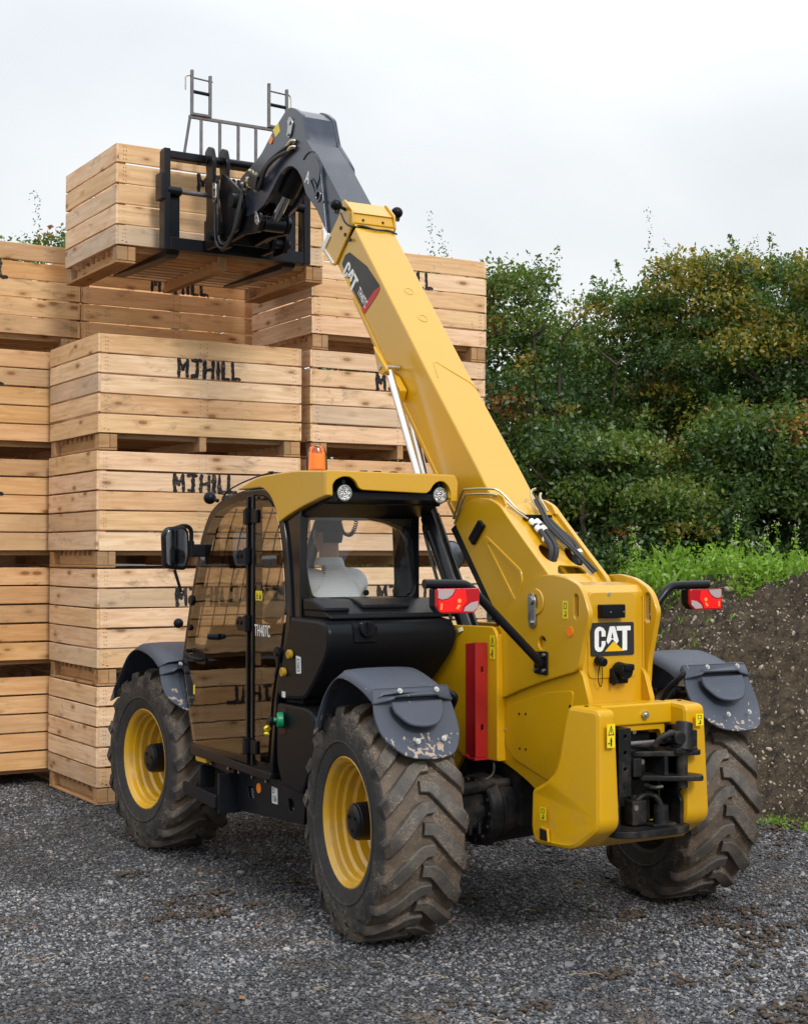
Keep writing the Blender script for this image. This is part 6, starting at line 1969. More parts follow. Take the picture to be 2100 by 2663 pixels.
# --- cab
cab = sub('cab')
XL, XR = -1.07, -0.275
side = [(1.00, 0.715), (0.965, 0.95), (0.93, 1.20), (0.80, 1.50), (0.765, 1.62), (0.785, 1.85), (0.82, 2.06), (0.87, 2.22), (0.95, 2.325), (1.10, 2.385), (1.43, 2.380), (1.73, 2.335), (1.91, 2.265), (2.04, 2.11), (2.18, 1.79), (2.27, 1.55), (2.345, 1.30), (2.345, 1.23), (2.28, 1.06), (2.20, 0.86), (2.15, 0.715)]
sider = rnd(side, [.01, .05, .1, .04, .04, .1, .1, .06, .06, .06, .06, .08, .08, .08, .1, .1, .03, .03, .05, .05, .01], 5)
hd = rnd([(1.325, 0.79), (1.325, 2.315), (1.42, 2.315), (1.70, 2.27), (1.85, 2.205), (1.975, 2.06), (2.11, 1.77), (2.20, 1.53), (2.285, 1.28), (2.28, 1.22), (2.225, 1.06), (2.145, 0.86), (2.12, 0.79)], [.02, .02, .05, .1, .1, .1, .1, .1, .03, .03, .05, .05, .03], 5)
hq = rnd([(1.235, 0.79), (1.235, 2.335), (1.11, 2.335), (1.00, 2.285), (0.935, 2.20), (0.885, 2.05), (0.85, 1.85), (0.83, 1.64), (0.86, 1.52), (0.985, 1.20), (1.02, 0.95), (1.045, 0.79)], [.02, .02, .06, .05, .06, .1, .1, .04, .04, .1, .05, .02], 5)
b = B()
b.plate(sider, 'x', XL - 0.012, XL + 0.04, 0.010, [hd, hq])
b.obj('side_frame', 'black_gloss', cab, label='glossy black door-side frame')
b = B()
b.plate(sider, 'x', XR - 0.04, XR, 0.010, [rnd([(1.0, 1.5), (0.92, 1.8), (0.95, 2.2), (1.2, 2.31), (1.7, 2.25), (1.95, 2.05), (2.2, 1.5)], .06)])
b.obj('side_frame', 'black_gloss', cab, label='far side frame beside the arm')
b = B()
wr = rnd([(-0.985, 1.765), (-0.955, 1.752), (-0.345, 1.752), (-0.325, 1.80), (-0.352, 2.07), (-0.405, 2.135), (-0.50, 2.175), (-0.65, 2.198), (-0.90, 2.205), (-1.005, 2.19), (-1.02, 2.12), (-1.015, 1.88)], [.02, .02, .02, .02, .05, .05, .06, .08, .05, .02, .03, .05], 5)
b.plate(rnd([(-1.065, 1.60), (-0.28, 1.60), (-0.28, 2.40), (-1.065, 2.40)], .02), 'y', 0.68, 0.73, 0.008, [wr])
# rear corner pillars leaning into the side frame
b.plate(rnd([(0.70, 1.60), (0.70, 2.36), (1.0, 2.36), (0.90, 2.2), (0.83, 1.62)], .02), 'x', XL + 0.006, XL + 0.05, 0.006)
b.plate(rnd([(0.70, 1.60), (0.70, 2.36), (1.0, 2.36), (0.90, 2.2), (0.83, 1.62)], .02), 'x', XR - 0.05, XR - .006, 0.006)
b.obj('rear_frame', 'black_gloss', cab)
b = B()
b.plate(rnd([(-1.01, 1.745), (-0.33, 1.745), (-0.31, 1.80), (-0.34, 2.09), (-0.40, 2.15), (-0.5, 2.19), (-0.65, 2.215), (-0.92, 2.22), (-1.02, 2.2), (-1.03, 1.9)], .02), 'y', 0.672, 0.678, 0.001)
rw = b.obj('rear_window', 'glass_rear', cab, smooth=False)
B().cyl((-0.65, 0.672, 1.775), (-0.65, 0.655, 1.775), 0.017, n=18, bev=0.003).obj('window_knob', 'black_plastic', cab)
# interior
b = B()
b.box((XL + .05, 1.0, 0.78), (XR - .04, 2.1, 0.86), 0.01)
b.box((XL + .05, 0.74, 0.80), (XR - .05, 1.02, 1.60), 0.02)
b.box((XL + .06, 0.72, 2.30), (XR - .05, 1.9, 2.37), 0.02)
b.box((XL + .06, 0.73, 2.20), (XR - .05, 0.80, 2.31), 0.02)
b.plate(rnd([(1.05, 0.84), (1.05, 1.27), (1.55, 1.30), (1.6, 1.1), (1.4, 0.86)], .04), 'x', -0.90, -0.42, 0.02)
b.plate(rnd([(1.02, 1.28), (0.98, 1.62), (1.06, 1.70), (1.12, 1.66), (1.14, 1.36)], .04), 'x', -0.86, -0.46, 0.02)
b.plate(rnd([(2.0, 0.85), (1.85, 1.2), (1.88, 1.48), (2.02, 1.55), (2.2, 1.3), (2.1, 0.85)], .04), 'x', XL + .05, XR - .05, 0.01)
b.obj('cab_interior', 'seat', cab)
b = B()
for k in range(9):
    x = XL + 0.07 + k * 0.085
    b.tube([(x, 1.86, 2.29), (x, 1.99, 2.12), (x, 2.13, 1.80), (x, 2.28, 1.45)], 0.0055, n=6, smooth=0)
b.tube([(XL + .05, 2.02, 2.10), (XR - .05, 2.02, 2.10)], 0.006, n=6, smooth=0)
b.tube([(XL + .05, 2.22, 1.60), (XR - .05, 2.22, 1.60)], 0.006, n=6, smooth=0)
b.obj('window_guard', 'black', cab)
b = B()
b.plate(rnd([(-1.03, 0), (-0.31, 0), (-0.31, 1.12), (-1.03, 1.12)], .03), 'z', 0, 0.005, 0, mat4=frame4(Vector((0, 2.33, 1.24)), (1, 0, 0), Vector((0, -0.36, 0.93))))
b.obj('windscreen', 'glass_rear', cab, smooth=False)
b = B()
ring = [Vector((-0.66 + 0.17 * math.cos(a), 1.80 + 0.07 * math.sin(a), 1.62 + 0.155 * math.sin(a))) for a in np.linspace(0, 2 * math.pi, 25)]
b.tube(ring, 0.012, n=8, smooth=0)
b.cyl((-0.66, 1.80, 1.62), (-0.66, 1.95, 1.45), 0.02, n=10); b.cyl((-0.82, 1.80, 1.62), (-0.5, 1.80, 1.62), 0.012, n=8)
b.obj('steering_wheel', 'black_plastic', cab)
b = B()
coil = []
for k in range(120):
    t = k / 119; a = t * math.pi
    c = Vector((-0.66 + 0.055 * math.cos(a) * -1, 0.86, 2.22 - 0.115 * math.sin(a)))
    coil.append(c + Vector((0.011 * math.cos(k * 1.3), 0.011 * math.sin(k * 1.3), 0.006 * math.sin(k * 1.3))))
b.tube(coil, 0.0035, n=5, smooth=0)
b.obj('coiled_cord', 'black_plastic', cab)
B().box((-0.685, 0.80, 2.205), (-0.665, 0.805, 2.245), 0.001).obj('tag', 'paper', cab)
# glass of the near side
door = sub('cab_door')
b = B(); b.plate([(1.31 if abs(p[0] - 1.325) < 0.01 else p[0] + (0.006 if p[0] > 1.6 else 0), p[1] + (0.006 if p[1] > 1.5 else -0.004)) for p in hd], 'x', XL - 0.0205, XL - 0.0145, 0.001)
b.obj('door_glass', 'glass_tint', door, smooth=False)
b = B()
b.plate(rnd([(2.295, 1.335), (2.27, 1.44), (1.98, 1.375), (1.315, 1.475), (1.315, 1.375), (2.295, 1.20)], [.01, .02, .05, .01, .01, .02]), 'x', XL - 0.010, XL + 0.012, 0.004)
b.obj('door_panel', 'black_gloss', door)
b = B()
b.box((XL - 0.030, 1.3, 0.75), (XL - 0.010, 1.326, 2.34), 0.004)
b.box((XL - 0.030, 1.228, 0.75), (XL - 0.010, 1.252, 2.35), 0.004)
b.plate([(1.31, 0.755), (2.135, 0.755), (2.145, 0.785), (1.31, 0.80)], 'x', XL - 0.026, XL - 0.012, 0.003)
b.obj('door_edge', 'black_gloss', door)
for z, w in ((2.22, .0), (1.985, .06), (1.585, .06), (0.86, .0)):
    b = B()
    b.box((XL - 0.045, 1.275, z - .045), (XL - 0.018, 1.34 , z + .045), 0.006)
    b.cyl((XL - 0.045, 1.285, z - .05), (XL - 0.045, 1.285, z + .05), 0.010, n=10)
    if w:
        b.plate(rnd([(1.33, z + .03), (1.44, z + .04), (1.475, z), (1.46, z - .045), (1.33, z - .05)], .02), 'x', XL - 0.026, XL - 0.020, 0.002)
        b.cyl((XL - 0.034, 1.40, z), (XL - 0.024, 1.40, z), 0.012, n=12); b.cyl((XL - 0.034, 1.445, z), (XL - 0.024, 1.445, z), 0.012, n=12)
    else:
        b.box((XL - 0.036, 1.17, z - .04), (XL - 0.018, 1.25, z + .04), 0.005)
    b.obj('hinge', 'black_plastic', door)
b = B()
b.tube([(XL - .02, 2.20, 1.375), (XL - .06, 2.18, 1.37), (XL - .065, 2.08, 1.345), (XL - .055, 2.0, 1.33), (XL - .02, 1.98, 1.33)], 0.012, n=10)
b.plate(rnd([(2.14, 1.40), (1.93, 1.37), (1.93, 1.30), (2.06, 1.30), (2.14, 1.34)], .02), 'x', XL - 0.024, XL - 0.0215, 0.0005)
b.obj('door_handle', 'black_plastic', door)
b = B()
b.cyl((XL - .035, 2.16, 1.70), (XL - .018, 2.16, 1.70), 0.034, n=20, bev=.004)
b.cyl((XL - .035, 2.18, 1.525), (XL - .018, 2.18, 1.525), 0.020, n=12, bev=.004)
b.cyl((XL - .075, 1.78, 1.485), (XL - .018, 1.74, 1.485), 0.017, 0.022, n=14)
b.obj('door_catch', 'black_plastic', door)
b = B(); b.plate([(p[0] - (0.004 if p[0] < 1.1 else 0), p[1] + (0.005 if p[1] > 1.5 else -0.004)) for p in hq], 'x', XL - 0.0205, XL - 0.0145, 0.001)
qg = b.obj('quarter_glass', 'glass_tint', cab, smooth=False)
sticker(cab, frame4(Vector((XL - 0.0205, 1.205, 1.725)), (0, -1, 0), (0, 0, 1)), 0.085, 0.056, 'tp')
b = B(); b.text('TH407C', 0.098, frame4(Vector((XL - 0.0212, 1.115, 1.545)), (0, -1, 0), (0, 0, 1)), bold=0.0002, sx=0.55, depth=0.0004)
b.obj('lettering', 'white_print', cab, smooth=False)
b = B(); b.plate([(2.13, 1.16), (2.13, 1.10), (2.105, 1.10), (2.105, 1.16)], 'x', XL - 0.0214, XL - 0.0204, 0); b.obj('data_label', 'sticker', cab, smooth=False)
b = B()
b.plate(rnd([(0.93, 1.47), (0.875, 1.44), (0.88, 1.36), (0.92, 1.28), (0.93, 1.30), (0.905, 1.37), (0.94, 1.42)], .015), 'x', XL - 0.035, XL - 0.02, 0.003)
b.cyl((XL - .045, 0.90, 1.43), (XL - .02, 0.90, 1.43), 0.018, n=12)
b.obj('window_latch', 'black_plastic', cab)
# cab bottom rail
b = B()
b.plate(rnd([(2.165, 0.775), (0.985, 0.735), (0.985, 0.70), (1.05, 0.685), (2.16, 0.715)], .01), 'x', XL - 0.030, XL + 0.05, 0.006)
b.obj('sill_rail', 'black', cab)
b = B(); b.plate(rnd([(2.10, 0.715), (1.93, 0.71), (1.93, 0.68), (2.09, 0.68)], .01), 'x', XL - 0.02, XL + 0.25, 0.004); b.obj('floor_edge', 'yellow', cab)

# roof
roof = sub('cab_roof')
b = B()
lsk = rnd([(1.46, 2.385), (1.40, 2.405), (1.17, 2.455), (0.70, 2.468), (0.335, 2.448), (0.335, 2.312), (0.60, 2.262), (0.80, 2.21), (0.905, 2.175), (0.945, 2.26), (1.01, 2.335), (1.12, 2.388)], [.01, .03, .1, .1, .01, .01, .1, .1, .01, .05, .05, .04], 5)
b.plate(lsk, 'x', XL - 0.022, XL + 0.028, 0.008)
b.plate(lsk, 'x', XR - 0.02, XR + 0.022, 0.008)
b.plate([(1.46, 2.387), (1.40, 2.407), (1.17, 2.457), (0.70, 2.470), (0.36, 2.452), (0.36, 2.43), (0.7, 2.445), (1.15, 2.432), (1.38, 2.385)], 'x', XL + 0.026, XR - 0.018, 0.0)
fas = [(-1.088, 2.315), (-1.088, 2.452), (-0.258, 2.445), (-0.240, 2.405), (-0.246, 2.295), (-0.288, 2.295), (-0.288, 2.335), (-0.300, 2.378), (-0.335, 2.408), (-0.372, 2.408), (-0.405, 2.388), (-0.425, 2.355), (-0.450, 2.338), (-0.865, 2.348), (-0.888, 2.358), (-0.905, 2.392), (-0.94, 2.418), (-0.985, 2.420), (-1.035, 2.398), (-1.055, 2.36), (-1.058, 2.315)]
b.plate(rnd(fas, [.004, .01, .01, .01, .004, .004, .01, .02, .02, .02, .02, .02, .02, .02, .02, .02, .02, .02, .02, .02, .004], 3), 'y', 0.325, 0.350, 0.005)
b.obj('roof_shell', 'yellow', roof)
b = B()
b.box((XL + .03, 0.43, 2.27), (XR - .02, 0.46, 2.43), 0.005)
b.plate([(0.36, 2.335), (0.36, 2.30), (0.72, 2.19), (0.74, 2.24), (0.46, 2.33)], 'x', XL + .028, XR - .02, 0.004)
b.plate([(0.45, 2.432), (0.37, 2.427), (0.37, 2.42), (0.45, 2.42)], 'x', XL + .028, XR - .02, 0.0)
b.obj('roof_lining', 'black_plastic', roof)
for x in (-0.962, -0.345):
    b = B()
    b.cyl((x, 0.43, 2.335), (x, 0.355, 2.33), 0.046, 0.050, n=24, bev=.004)
    b.box((x - .012, 0.36, 2.37), (x + .012, 0.43, 2.405), 0.003)
    wl_ = b.obj('work_lamp', 'black_plastic', roof)
    b = B(); b.lathe([(0.353, 0.0), (0.349, 0.015), (0.350, 0.030), (0.353, 0.040)], 'y', 24, (x, 0, 2.33)); b.obj('lamp_glass', 'headlamp', wl_)
    b = B(); b.lathe([(0.356, 0.047), (0.349, 0.045), (0.348, 0.040), (0.352, 0.038)], 'y', 24, (x, 0, 2.33)); b.obj('lamp_ring', 'steel', wl_)
b = B()
b.cyl((-0.845, 0.90, 2.455), (-0.845, 0.90, 2.48), 0.062, n=24, bev=.004)
bea = b.obj('beacon_base', 'black_plastic', roof)
b = B(); b.lathe([(2.478, 0.060), (2.50, 0.062), (2.56, 0.058), (2.60, 0.052), (2.622, 0.042), (2.628, 0.02), (2.629, 0.001)], 'z', 28, (-0.845, 0.90, 0))
b.obj('beacon_dome', m_glass('amber_beacon_plastic', (1.0, 0.60, 0.12), 1.6), bea)
b = B(); b.ball((-0.845, 0.90, 2.55), 0.016, 12); b.obj('beacon_bulb', 'amber_hot', bea)
b = B(); b.plate(rnd([(0.86, 2.49), (0.94, 2.49), (0.93, 2.585), (0.87, 2.585)], .01), 'x', -0.875, -0.87, 0.001); b.lathe([(2.50, 0.05), (2.58, 0.047)], 'z', 20, (-0.845, 0.90, 0)); b.obj('beacon_reflector', 'amber', bea)
b = B()
b.tube([(-0.93, 0.86, 2.46), (-0.935, 0.865, 2.66)], 0.0028, n=6, smooth=0)
b.tube([(-0.90, 0.93, 2.47), (-1.0, 1.05, 2.47), (-1.03, 1.15, 2.475), (-1.06, 1.40, 2.44), (-1.08, 1.62, 2.39), (-1.085, 1.68, 2.355)], 0.005, n=8, smooth=3)
b.box((-1.04, 1.12, 2.445), (-1.015, 1.15, 2.485), 0.003)
for k, x in enumerate((-0.70, -0.61, -0.50)): b.box((x, 0.62, 2.465), (x + .035, 0.66, 2.475), 0.002)
b.obj('wiring', 'black', roof)
b = B(); b.ball((-1.10, 1.86, 2.35), 0.040, 18); b.tube([(-1.10, 1.86, 2.35), (-1.07, 1.80, 2.33)], 0.012, n=8, smooth=0)
b.ball((-1.10, 2.36, 1.545), 0.033, 16)
b.obj('front_lamp', 'black_plastic', cab)

# tank behind the cab, steps, skirt
tank = sub('fuel_tank')
b = B()
prof = rnd([(0.74, 1.645), (0.40, 1.640), (0.31, 1.625), (0.275, 1.58), (0.275, 1.50), (0.31, 1.43), (0.44, 1.29), (0.55, 1.19), (0.86, 1.17), (0.92, 1.22), (0.78, 1.56)], [.01, .05, .05, .04, .05, .05, .05, .05, .02, .03, .03], 5)
b.plate(prof, 'x', -1.10, -0.285, 0.022)
for v in b.bm.verts:      # the right end tapers in towards the bottom
    if v.co.x > -0.5: v.co.x -= 0.20 * max(0, (1.50 - v.co.z)) * 0.9
tk = b.obj('tank_shell', 'black_plastic', tank)
b = B()
b.plate(rnd([(0.68, 1.745), (0.58, 1.74), (0.36, 1.665), (0.35, 1.64), (0.68, 1.64)], .02), 'x', -1.05, -0.225, 0.012)
b.plate(rnd([(0.66, 1.75), (0.55, 1.745), (0.40, 1.70), (0.40, 1.68), (0.66, 1.68)], .015), 'x', -1.06, -0.90, 0.012)
b.plate(rnd([(0.66, 1.752), (0.55, 1.747), (0.43, 1.712), (0.43, 1.69), (0.66, 1.69)], .015), 'x', -0.80, -0.50, 0.012)
b.obj('shelf', 'black_plastic', tank)
b = B()
b.plate([(0.33, 1.63), (0.262, 1.60), (0.262, 1.52), (0.35, 1.50)], 'x', -0.95, -0.80, 0.012)
b.cyl((-0.875, 0.295, 1.585), (-0.875, 0.240, 1.590), 0.046, 0.044, n=28, bev=.005)
b.box((-0.885, 0.225, 1.58), (-0.865, 0.245, 1.63), 0.004)
b.cyl((-0.875, 0.24, 1.578), (-0.875, 0.230, 1.578), 0.016, n=14)
b.obj('filler_cap', 'black_plastic', tank)
XK = -1.122
b = B(); b.cyl((XK + .02, 0.715, 1.435), (XK - .004, 0.715, 1.435), 0.026, n=18, bev=.003); b.cyl((XK + .02, 0.795, 1.33), (XK - .004, 0.795, 1.33), 0.026, n=18, bev=.003); b.obj('sight_glass', 'amber_gauge', tank)
b = B()
b.plate(rnd([(0.655, 1.43), (0.60, 1.425), (0.595, 1.335), (0.65, 1.33)], .004), 'x', -1.1035, -1.1015, 0)
lb = b.obj('paper_label', 'paper', tank, smooth=False)
b = B(); b.plate([(0.642, 1.415), (0.612, 1.412), (0.608, 1.345), (0.638, 1.343)], 'x', -1.1042, -1.1036, 0, [[(0.638, 1.41), (0.616, 1.407), (0.612, 1.35), (0.634, 1.348)]]); b.plate([(0.629, 1.395), (0.625, 1.395), (0.620, 1.36), (0.630, 1.36)], 'x', -1.1042, -1.1036, 0); b.obj('print', 'black_print', lb, smooth=False)
b = B(); b.plate(rnd([(0.83, 1.22), (0.79, 1.218), (0.79, 1.185), (0.83, 1.187)], .003), 'x', -1.1035, -1.1015, 0); b.obj('paper_label', 'paper', tank, smooth=False)
b = B()
b.plate(rnd([(0.935, 1.15), (0.93, 0.80), (0.86, 0.68), (0.60, 0.66), (0.42, 0.95), (0.46, 1.12), (0.55, 1.15)], .05, 5), 'x', -1.09, -0.80, 0.018, [])
b.obj('lower_tank', 'black_plastic', tank)
b = B()
b.plate(rnd([(0.90, 1.13), (0.80, 1.13), (0.80, 0.98), (0.90, 0.96)], .02), 'x', -1.0925, -1.088, 0.0005)
b.obj('cap_recess', 'black', tank)
b = B(); b.cyl((-1.09, 0.835, 1.055), (-1.125, 0.85, 1.055), 0.045, n=26, bev=.006); b.cyl((-1.122, 0.85, 1.055), (-1.14, 0.858, 1.055), 0.014, n=12); b.obj('green_cap', 'green', tank)
b = B(); b.box((-1.165, 0.855, 1.03), (-1.13, 0.90, 1.065), 0.006, rot=(0.5, 0, 0)); b.tube([(-1.15, 0.86, 1.06), (-1.155, 0.89, 1.07), (-1.155, 0.91, 1.03)], 0.005, n=8); b.obj('padlock', 'black', tank)
b = B(); b.cyl((-1.155, 0.905, 1.0), (-1.155, 0.915, 1.01), 0.020, n=14); b.cyl((-1.155, 0.925, 0.965), (-1.15, 0.93, 0.975), 0.014, n=12); b.obj('key_tag', 'sticker', tank)

skirt = sub('side_skirt')
b = B()
b.plate(rnd([(1.60, 0.69), (0.70, 0.70), (0.68, 0.62), (0.70, 0.475), (1.45, 0.44), (1.62, 0.43)], [.01, .03, .02, .02, .02, .02]), 'x', -1.03, -1.008, 0.004, [rnd([(1.44, 0.60), (1.36, 0.60), (1.35, 0.53), (1.42, 0.53)], .015), rnd([(0.90, 0.60), (0.83, 0.60), (0.82, 0.53), (0.88, 0.53)], .015)])
b.obj('skirt_plate', 'black', skirt)
b = B()
for y, z in ((1.55, 0.668), (1.36, 0.662), (1.17, 0.66)): b.cyl((-1.042, y, z), (-1.028, y, z), 0.010, n=6)
for y, z in ((1.92, 0.68), (1.66, 0.68)): b.cyl((-1.062, y, z), (-1.045, y, z), 0.011, n=6)
b.obj('bolt', 'zinc', skirt)
B().cyl((-1.0335, 1.28, 0.607), (-1.029, 1.28, 0.607), 0.030, n=24).obj('reflector', 'orange', skirt)
b = B(); b.plate(rnd([(1.105, 0.640), (1.03, 0.636), (1.028, 0.545), (1.10, 0.545)], .004), 'x', -1.0325, -1.0305, 0); lb = b.obj('noise_label', 'paper', skirt, smooth=False)
b = B(); b.text('106', 0.05, frame4(Vector((-1.0332, 1.065, 0.572)), (0, -1, 0), (0, 0, 1)), bold=0.0004, sx=0.68, depth=0.0003); b.plate([(1.095, 0.632), (1.068, 0.632), (1.068, 0.605), (1.095, 0.605)], 'x', -1.0334, -1.0328, 0, [[(1.091, 0.628), (1.072, 0.628), (1.072, 0.609), (1.091, 0.609)]]); b.obj('print', 'black_print', lb, smooth=False)
b = B()
b.plate(rnd([(2.02, 0.70), (1.60, 0.695), (1.60, 0.645), (2.02, 0.66)], .006), 'x', -1.048, -1.03, 0.003)
b.plate([(1.62, 0.66), (1.585, 0.66), (1.585, 0.42), (1.62, 0.42)], 'x', -1.15, -1.0, 0.003)
b.plate([(2.02, 0.66), (1.99, 0.66), (1.99, 0.52), (2.02, 0.52)], 'x', -1.10, -1.0, 0.003)
b.plate(rnd([(2.12, 0.555), (1.62, 0.53), (1.62, 0.445), (2.08, 0.475), (2.13, 0.50)], .015), 'x', -1.165, -1.150, 0.003)
for k in range(3): b.box((-1.15, 1.62, 0.505 + .0), (-1.15 + .012, 2.05, 0.53), 0.001) if k == 0 else b.box((-1.15 + k * .045, 1.62, 0.51), (-1.15 + k * .045 + .02, 2.06, 0.528), 0.002)
b.obj('step', 'black', skirt)

# mirrors
mir = sub('wing_mirror')
b = B()
b.plate(rnd([(-1.395, 1.91), (-1.245, 1.895), (-1.225, 1.98), (-1.228, 2.13), (-1.255, 2.175), (-1.375, 2.165), (-1.405, 2.12)], .03, 6), 'y', 1.875, 1.93, 0.016)
b.obj('mirror_shell', 'black_plastic', mir)
b = B(); b.plate(rnd([(-1.380, 1.93), (-1.262, 1.918), (-1.245, 1.985), (-1.248, 2.12), (-1.268, 2.152), (-1.366, 2.145), (-1.388, 2.11)], .025, 6), 'y', 1.870, 1.8755, 0.0005); b.obj('mirror_glass', 'mirror', mir, smooth=False)
b = B()
b.tube([(-1.30, 1.93, 2.16), (-1.23, 1.95, 2.175), (-1.185, 1.96, 2.15), (-1.18, 1.965, 2.07), (-1.18, 1.97, 2.02)], 0.014, n=10)
b.cyl((-1.18, 1.97, 2.08), (-1.18, 1.97, 1.98), 0.022, n=12)
b.box((-1.19, 1.95, 1.98), (-1.07, 2.03, 2.06), 0.012)
b.tube([(-1.31, 1.92, 1.90), (-1.26, 1.93, 1.76)], 0.010, n=8, smooth=0)
b.obj('mirror_arm', 'black', mir)
mr = sub('wing_mirror')
b = B(); b.cyl((0.85, 2.15, 1.98), (0.85, 2.10, 1.98), 0.115, n=30, bev=.008); b.tube([(0.85, 2.15, 1.9), (0.8, 2.2, 1.7), (0.7, 2.3, 1.3)], 0.012, n=8); b.obj('mirror_shell', 'black_plastic', mr)
b = B(); b.cyl((0.85, 2.102, 1.98), (0.85, 2.098, 1.98), 0.104, n=30); b.obj('mirror_glass', 'mirror', mr)

# engine cover on the far side
b = B()
b.plate(rnd([(0.75, 0.75), (0.72, 1.30), (0.85, 1.38), (2.2, 1.36), (2.35, 1.2), (2.35, 0.75)], .06), 'x', 0.30, 1.08, 0.04)
b.obj('engine_cover', 'yellow', T)

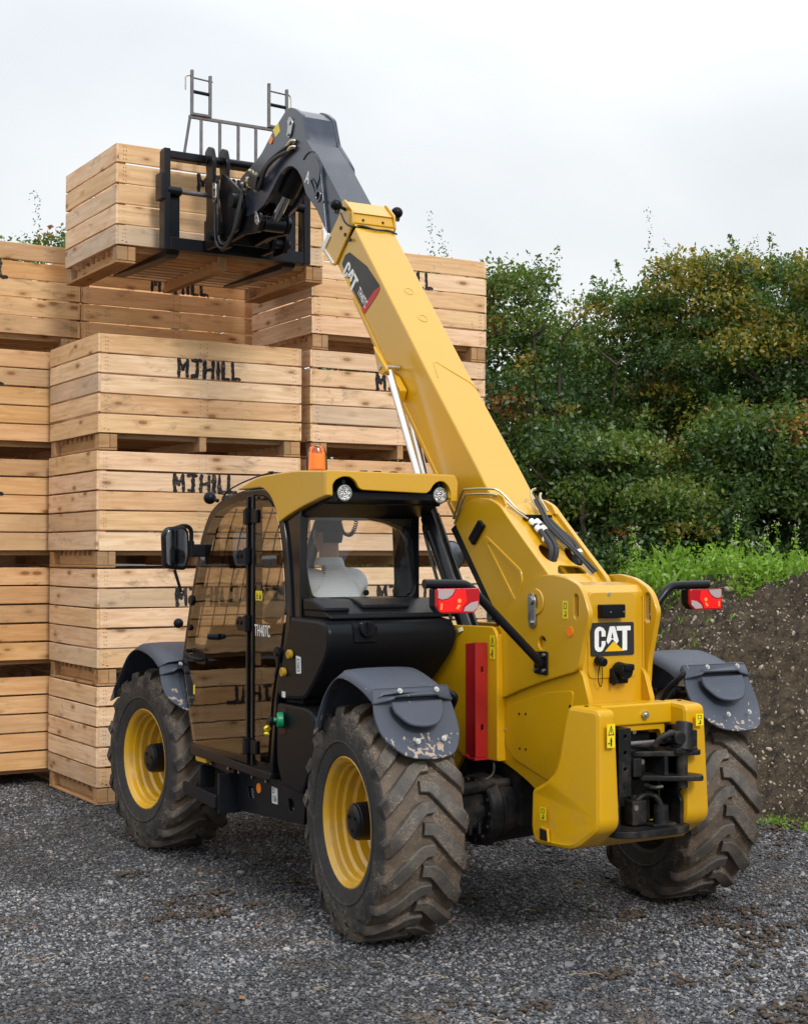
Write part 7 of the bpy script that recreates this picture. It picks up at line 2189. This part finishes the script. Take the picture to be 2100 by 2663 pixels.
# ------------------------------------------------------------------ driver
def driver():
    root = empty('person', (-0.625, 1.15, 1.29))
    root.scale = (1.09, 1.09, 1.09)
    tag(root, 'driver in a white checked shirt seen from behind, sitting in the cab', 'person')
    # joints, local to the seat point
    J = {'pelvis': ((0, 0, 0.06), 0.135), 'waist': ((0, -0.02, 0.20), 0.15), 'chest': ((0, -0.02, 0.38), 0.165), 'neckb': ((0, 0.0, 0.585), 0.08), 'neck': ((0, 0.02, 0.645), 0.052),
         'sl': ((-0.175, 0, 0.53), 0.08), 'el': ((-0.27, 0.20, 0.30), 0.052), 'wl': ((-0.16, 0.46, 0.33), 0.036),
         'sr': ((0.175, 0, 0.53), 0.08), 'er': ((0.25, 0.18, 0.28), 0.052), 'wr': ((0.13, 0.45, 0.33), 0.036),
         'hl': ((-0.10, 0.05, 0.05), 0.10), 'kl': ((-0.14, 0.48, 0.10), 0.075), 'al': ((-0.14, 0.62, -0.33), 0.05),
         'hr': ((0.10, 0.05, 0.05), 0.10), 'kr': ((0.14, 0.48, 0.10), 0.075), 'ar': ((0.14, 0.62, -0.33), 0.05)}
    names = list(J)
    E_ = [('pelvis', 'waist'), ('waist', 'chest'), ('chest', 'neckb'), ('neckb', 'neck'), ('chest', 'sl'), ('sl', 'el'), ('el', 'wl'), ('chest', 'sr'), ('sr', 'er'), ('er', 'wr'),
          ('pelvis', 'hl'), ('hl', 'kl'), ('kl', 'al'), ('pelvis', 'hr'), ('hr', 'kr'), ('kr', 'ar')]
    me = bpy.data.meshes.new('body')
    me.from_pydata([J[n][0] for n in names], [(names.index(a), names.index(c)) for a, c in E_], [])
    o = bpy.data.objects.new('body', me); COL.objects.link(o); o.parent = root
    sk = o.modifiers.new('skin', 'SKIN'); sk.use_smooth_shade = True
    for i, n in enumerate(names):
        me.skin_vertices[0].data[i].radius = (J[n][1], J[n][1] * (0.78 if n in ('chest', 'waist', 'pelvis') else 1))
    me.skin_vertices[0].data[0].use_root = True
    ss = o.modifiers.new('sub', 'SUBSURF'); ss.levels = 2; ss.render_levels = 2
    me.materials.append(M['shirt'])
    # legs covered by trousers
    b = B()
    for s in (-1, 1):
        b.tube([(s * .08, -0.02, .06), (s * .12, .25, .085), (s * .14, .49, .10)], 0.092, n=14)
        b.tube([(s * .14, .49, .10), (s * .14, .57, -.12), (s * .14, .62, -.34)], 0.070, n=12)
    b.obj('trousers', 'trouser', root, wn=False)
    # head
    bm = bmesh.new()
    bmesh.ops.create_uvsphere(bm, u_segments=28, v_segments=20, radius=1.0)
    for v in bm.verts:
        x, y, z = v.co
        sx, sy, sz = 0.076, 0.098, 0.118
        if z < -0.1 and y < 0: sy = 0.098 - 0.03 * min(1, -z)
        jaw = 1 - 0.22 * max(0, -z - 0.1)
        v.co = Vector((x * sx * jaw, y * sy + 0.018 * max(0, -z) * (1 if y > 0 else 0), z * sz))
        if y > 0.75 and -0.25 < z < 0.15 and abs(x) < 0.28: v.co.y += 0.018 * (1 - abs(x) / 0.28)
    for s in (-1, 1):
        r = bmesh.ops.create_uvsphere(bm, u_segments=12, v_segments=8, radius=1.0)
        for v in r['verts']: v.co = Vector((s * 0.080 + v.co.x * 0.010, v.co.y * 0.018 - 0.005, v.co.z * 0.032 - 0.012))
    r = bmesh.ops.create_cone(bm, segments=18, radius1=0.058, radius2=0.053, depth=0.12, cap_ends=False)
    for v in r['verts']: v.co = v.co + Vector((0, -0.018, -0.12))
    me = bpy.data.meshes.new('head'); bm.to_mesh(me); bm.free(); me.materials.append(M['skin']); me.shade_smooth()
    hd_ = bpy.data.objects.new('head', me); COL.objects.link(hd_); hd_.parent = root; hd_.location = (0, 0.03, 0.765)
    bm = bmesh.new()
    bmesh.ops.create_uvsphere(bm, u_segments=28, v_segments=20, radius=1.0)
    kill = [v for v in bm.verts if (v.co.y > 0.62 - 0.1 * v.co.z and v.co.z < 0.62) or v.co.z < -0.55 or (abs(v.co.x) > 0.8 and v.co.z < -0.15)]
    bmesh.ops.delete(bm, geom=kill, context='VERTS')
    for v in bm.verts: v.co = Vector((v.co.x * 0.081, v.co.y * 0.104 - 0.002, v.co.z * 0.124 + 0.002))
    me = bpy.data.meshes.new('hair'); bm.to_mesh(me); bm.free(); me.materials.append(M['hair']); me.shade_smooth()
    h = bpy.data.objects.new('hair', me); COL.objects.link(h); h.parent = hd_
    b = B()
    for s in (-1, 1):
        b.ball((s * .03, 0.103, 0.012), 0.011, 10, (1, .5, .6))
    b.box((-0.022, 0.104, -0.062), (0.022, 0.110, -0.054), 0.002)
    b.obj('face_features', 'hair', hd_, wn=False)
    # collar
    b = B(); b.lathe([(0.560, 0.080), (0.580, 0.068), (0.598, 0.062), (0.603, 0.066), (0.592, 0.074), (0.562, 0.086)], 'z', 24, (0, 0.008, 0.028)); b.obj('collar', 'shirt', root, wn=False)
    # hands round the wheel rim
    for s, base in ((-1, Vector((-0.16, 0.46, 0.33))), (1, Vector((0.13, 0.45, 0.33)))):
        b = B()
        palm = base + Vector((0, 0.045, 0.01))
        b.ball(palm, 0.038, 14, (0.95, 1.15, 0.55))
        for k in range(4):
            off = Vector(((k - 1.5) * 0.019, 0.035, 0.0))
            p = palm + off; L = (0.030, 0.034, 0.032, 0.025)[k]
            b.tube([p, p + Vector((0, L, 0.006)), p + Vector((0, L * 1.5, -0.016)), p + Vector((0, L * 1.1, -0.036))], 0.0088, n=8, smooth=3)
        p = palm + Vector((-s * 0.034, 0.0, -0.002))
        b.tube([p, p + Vector((-s * .018, .024, -.006)), p + Vector((-s * .006, .048, -.020))], 0.010, n=8, smooth=3)
        b.obj('hand', 'skin', root, wn=False)
driver()
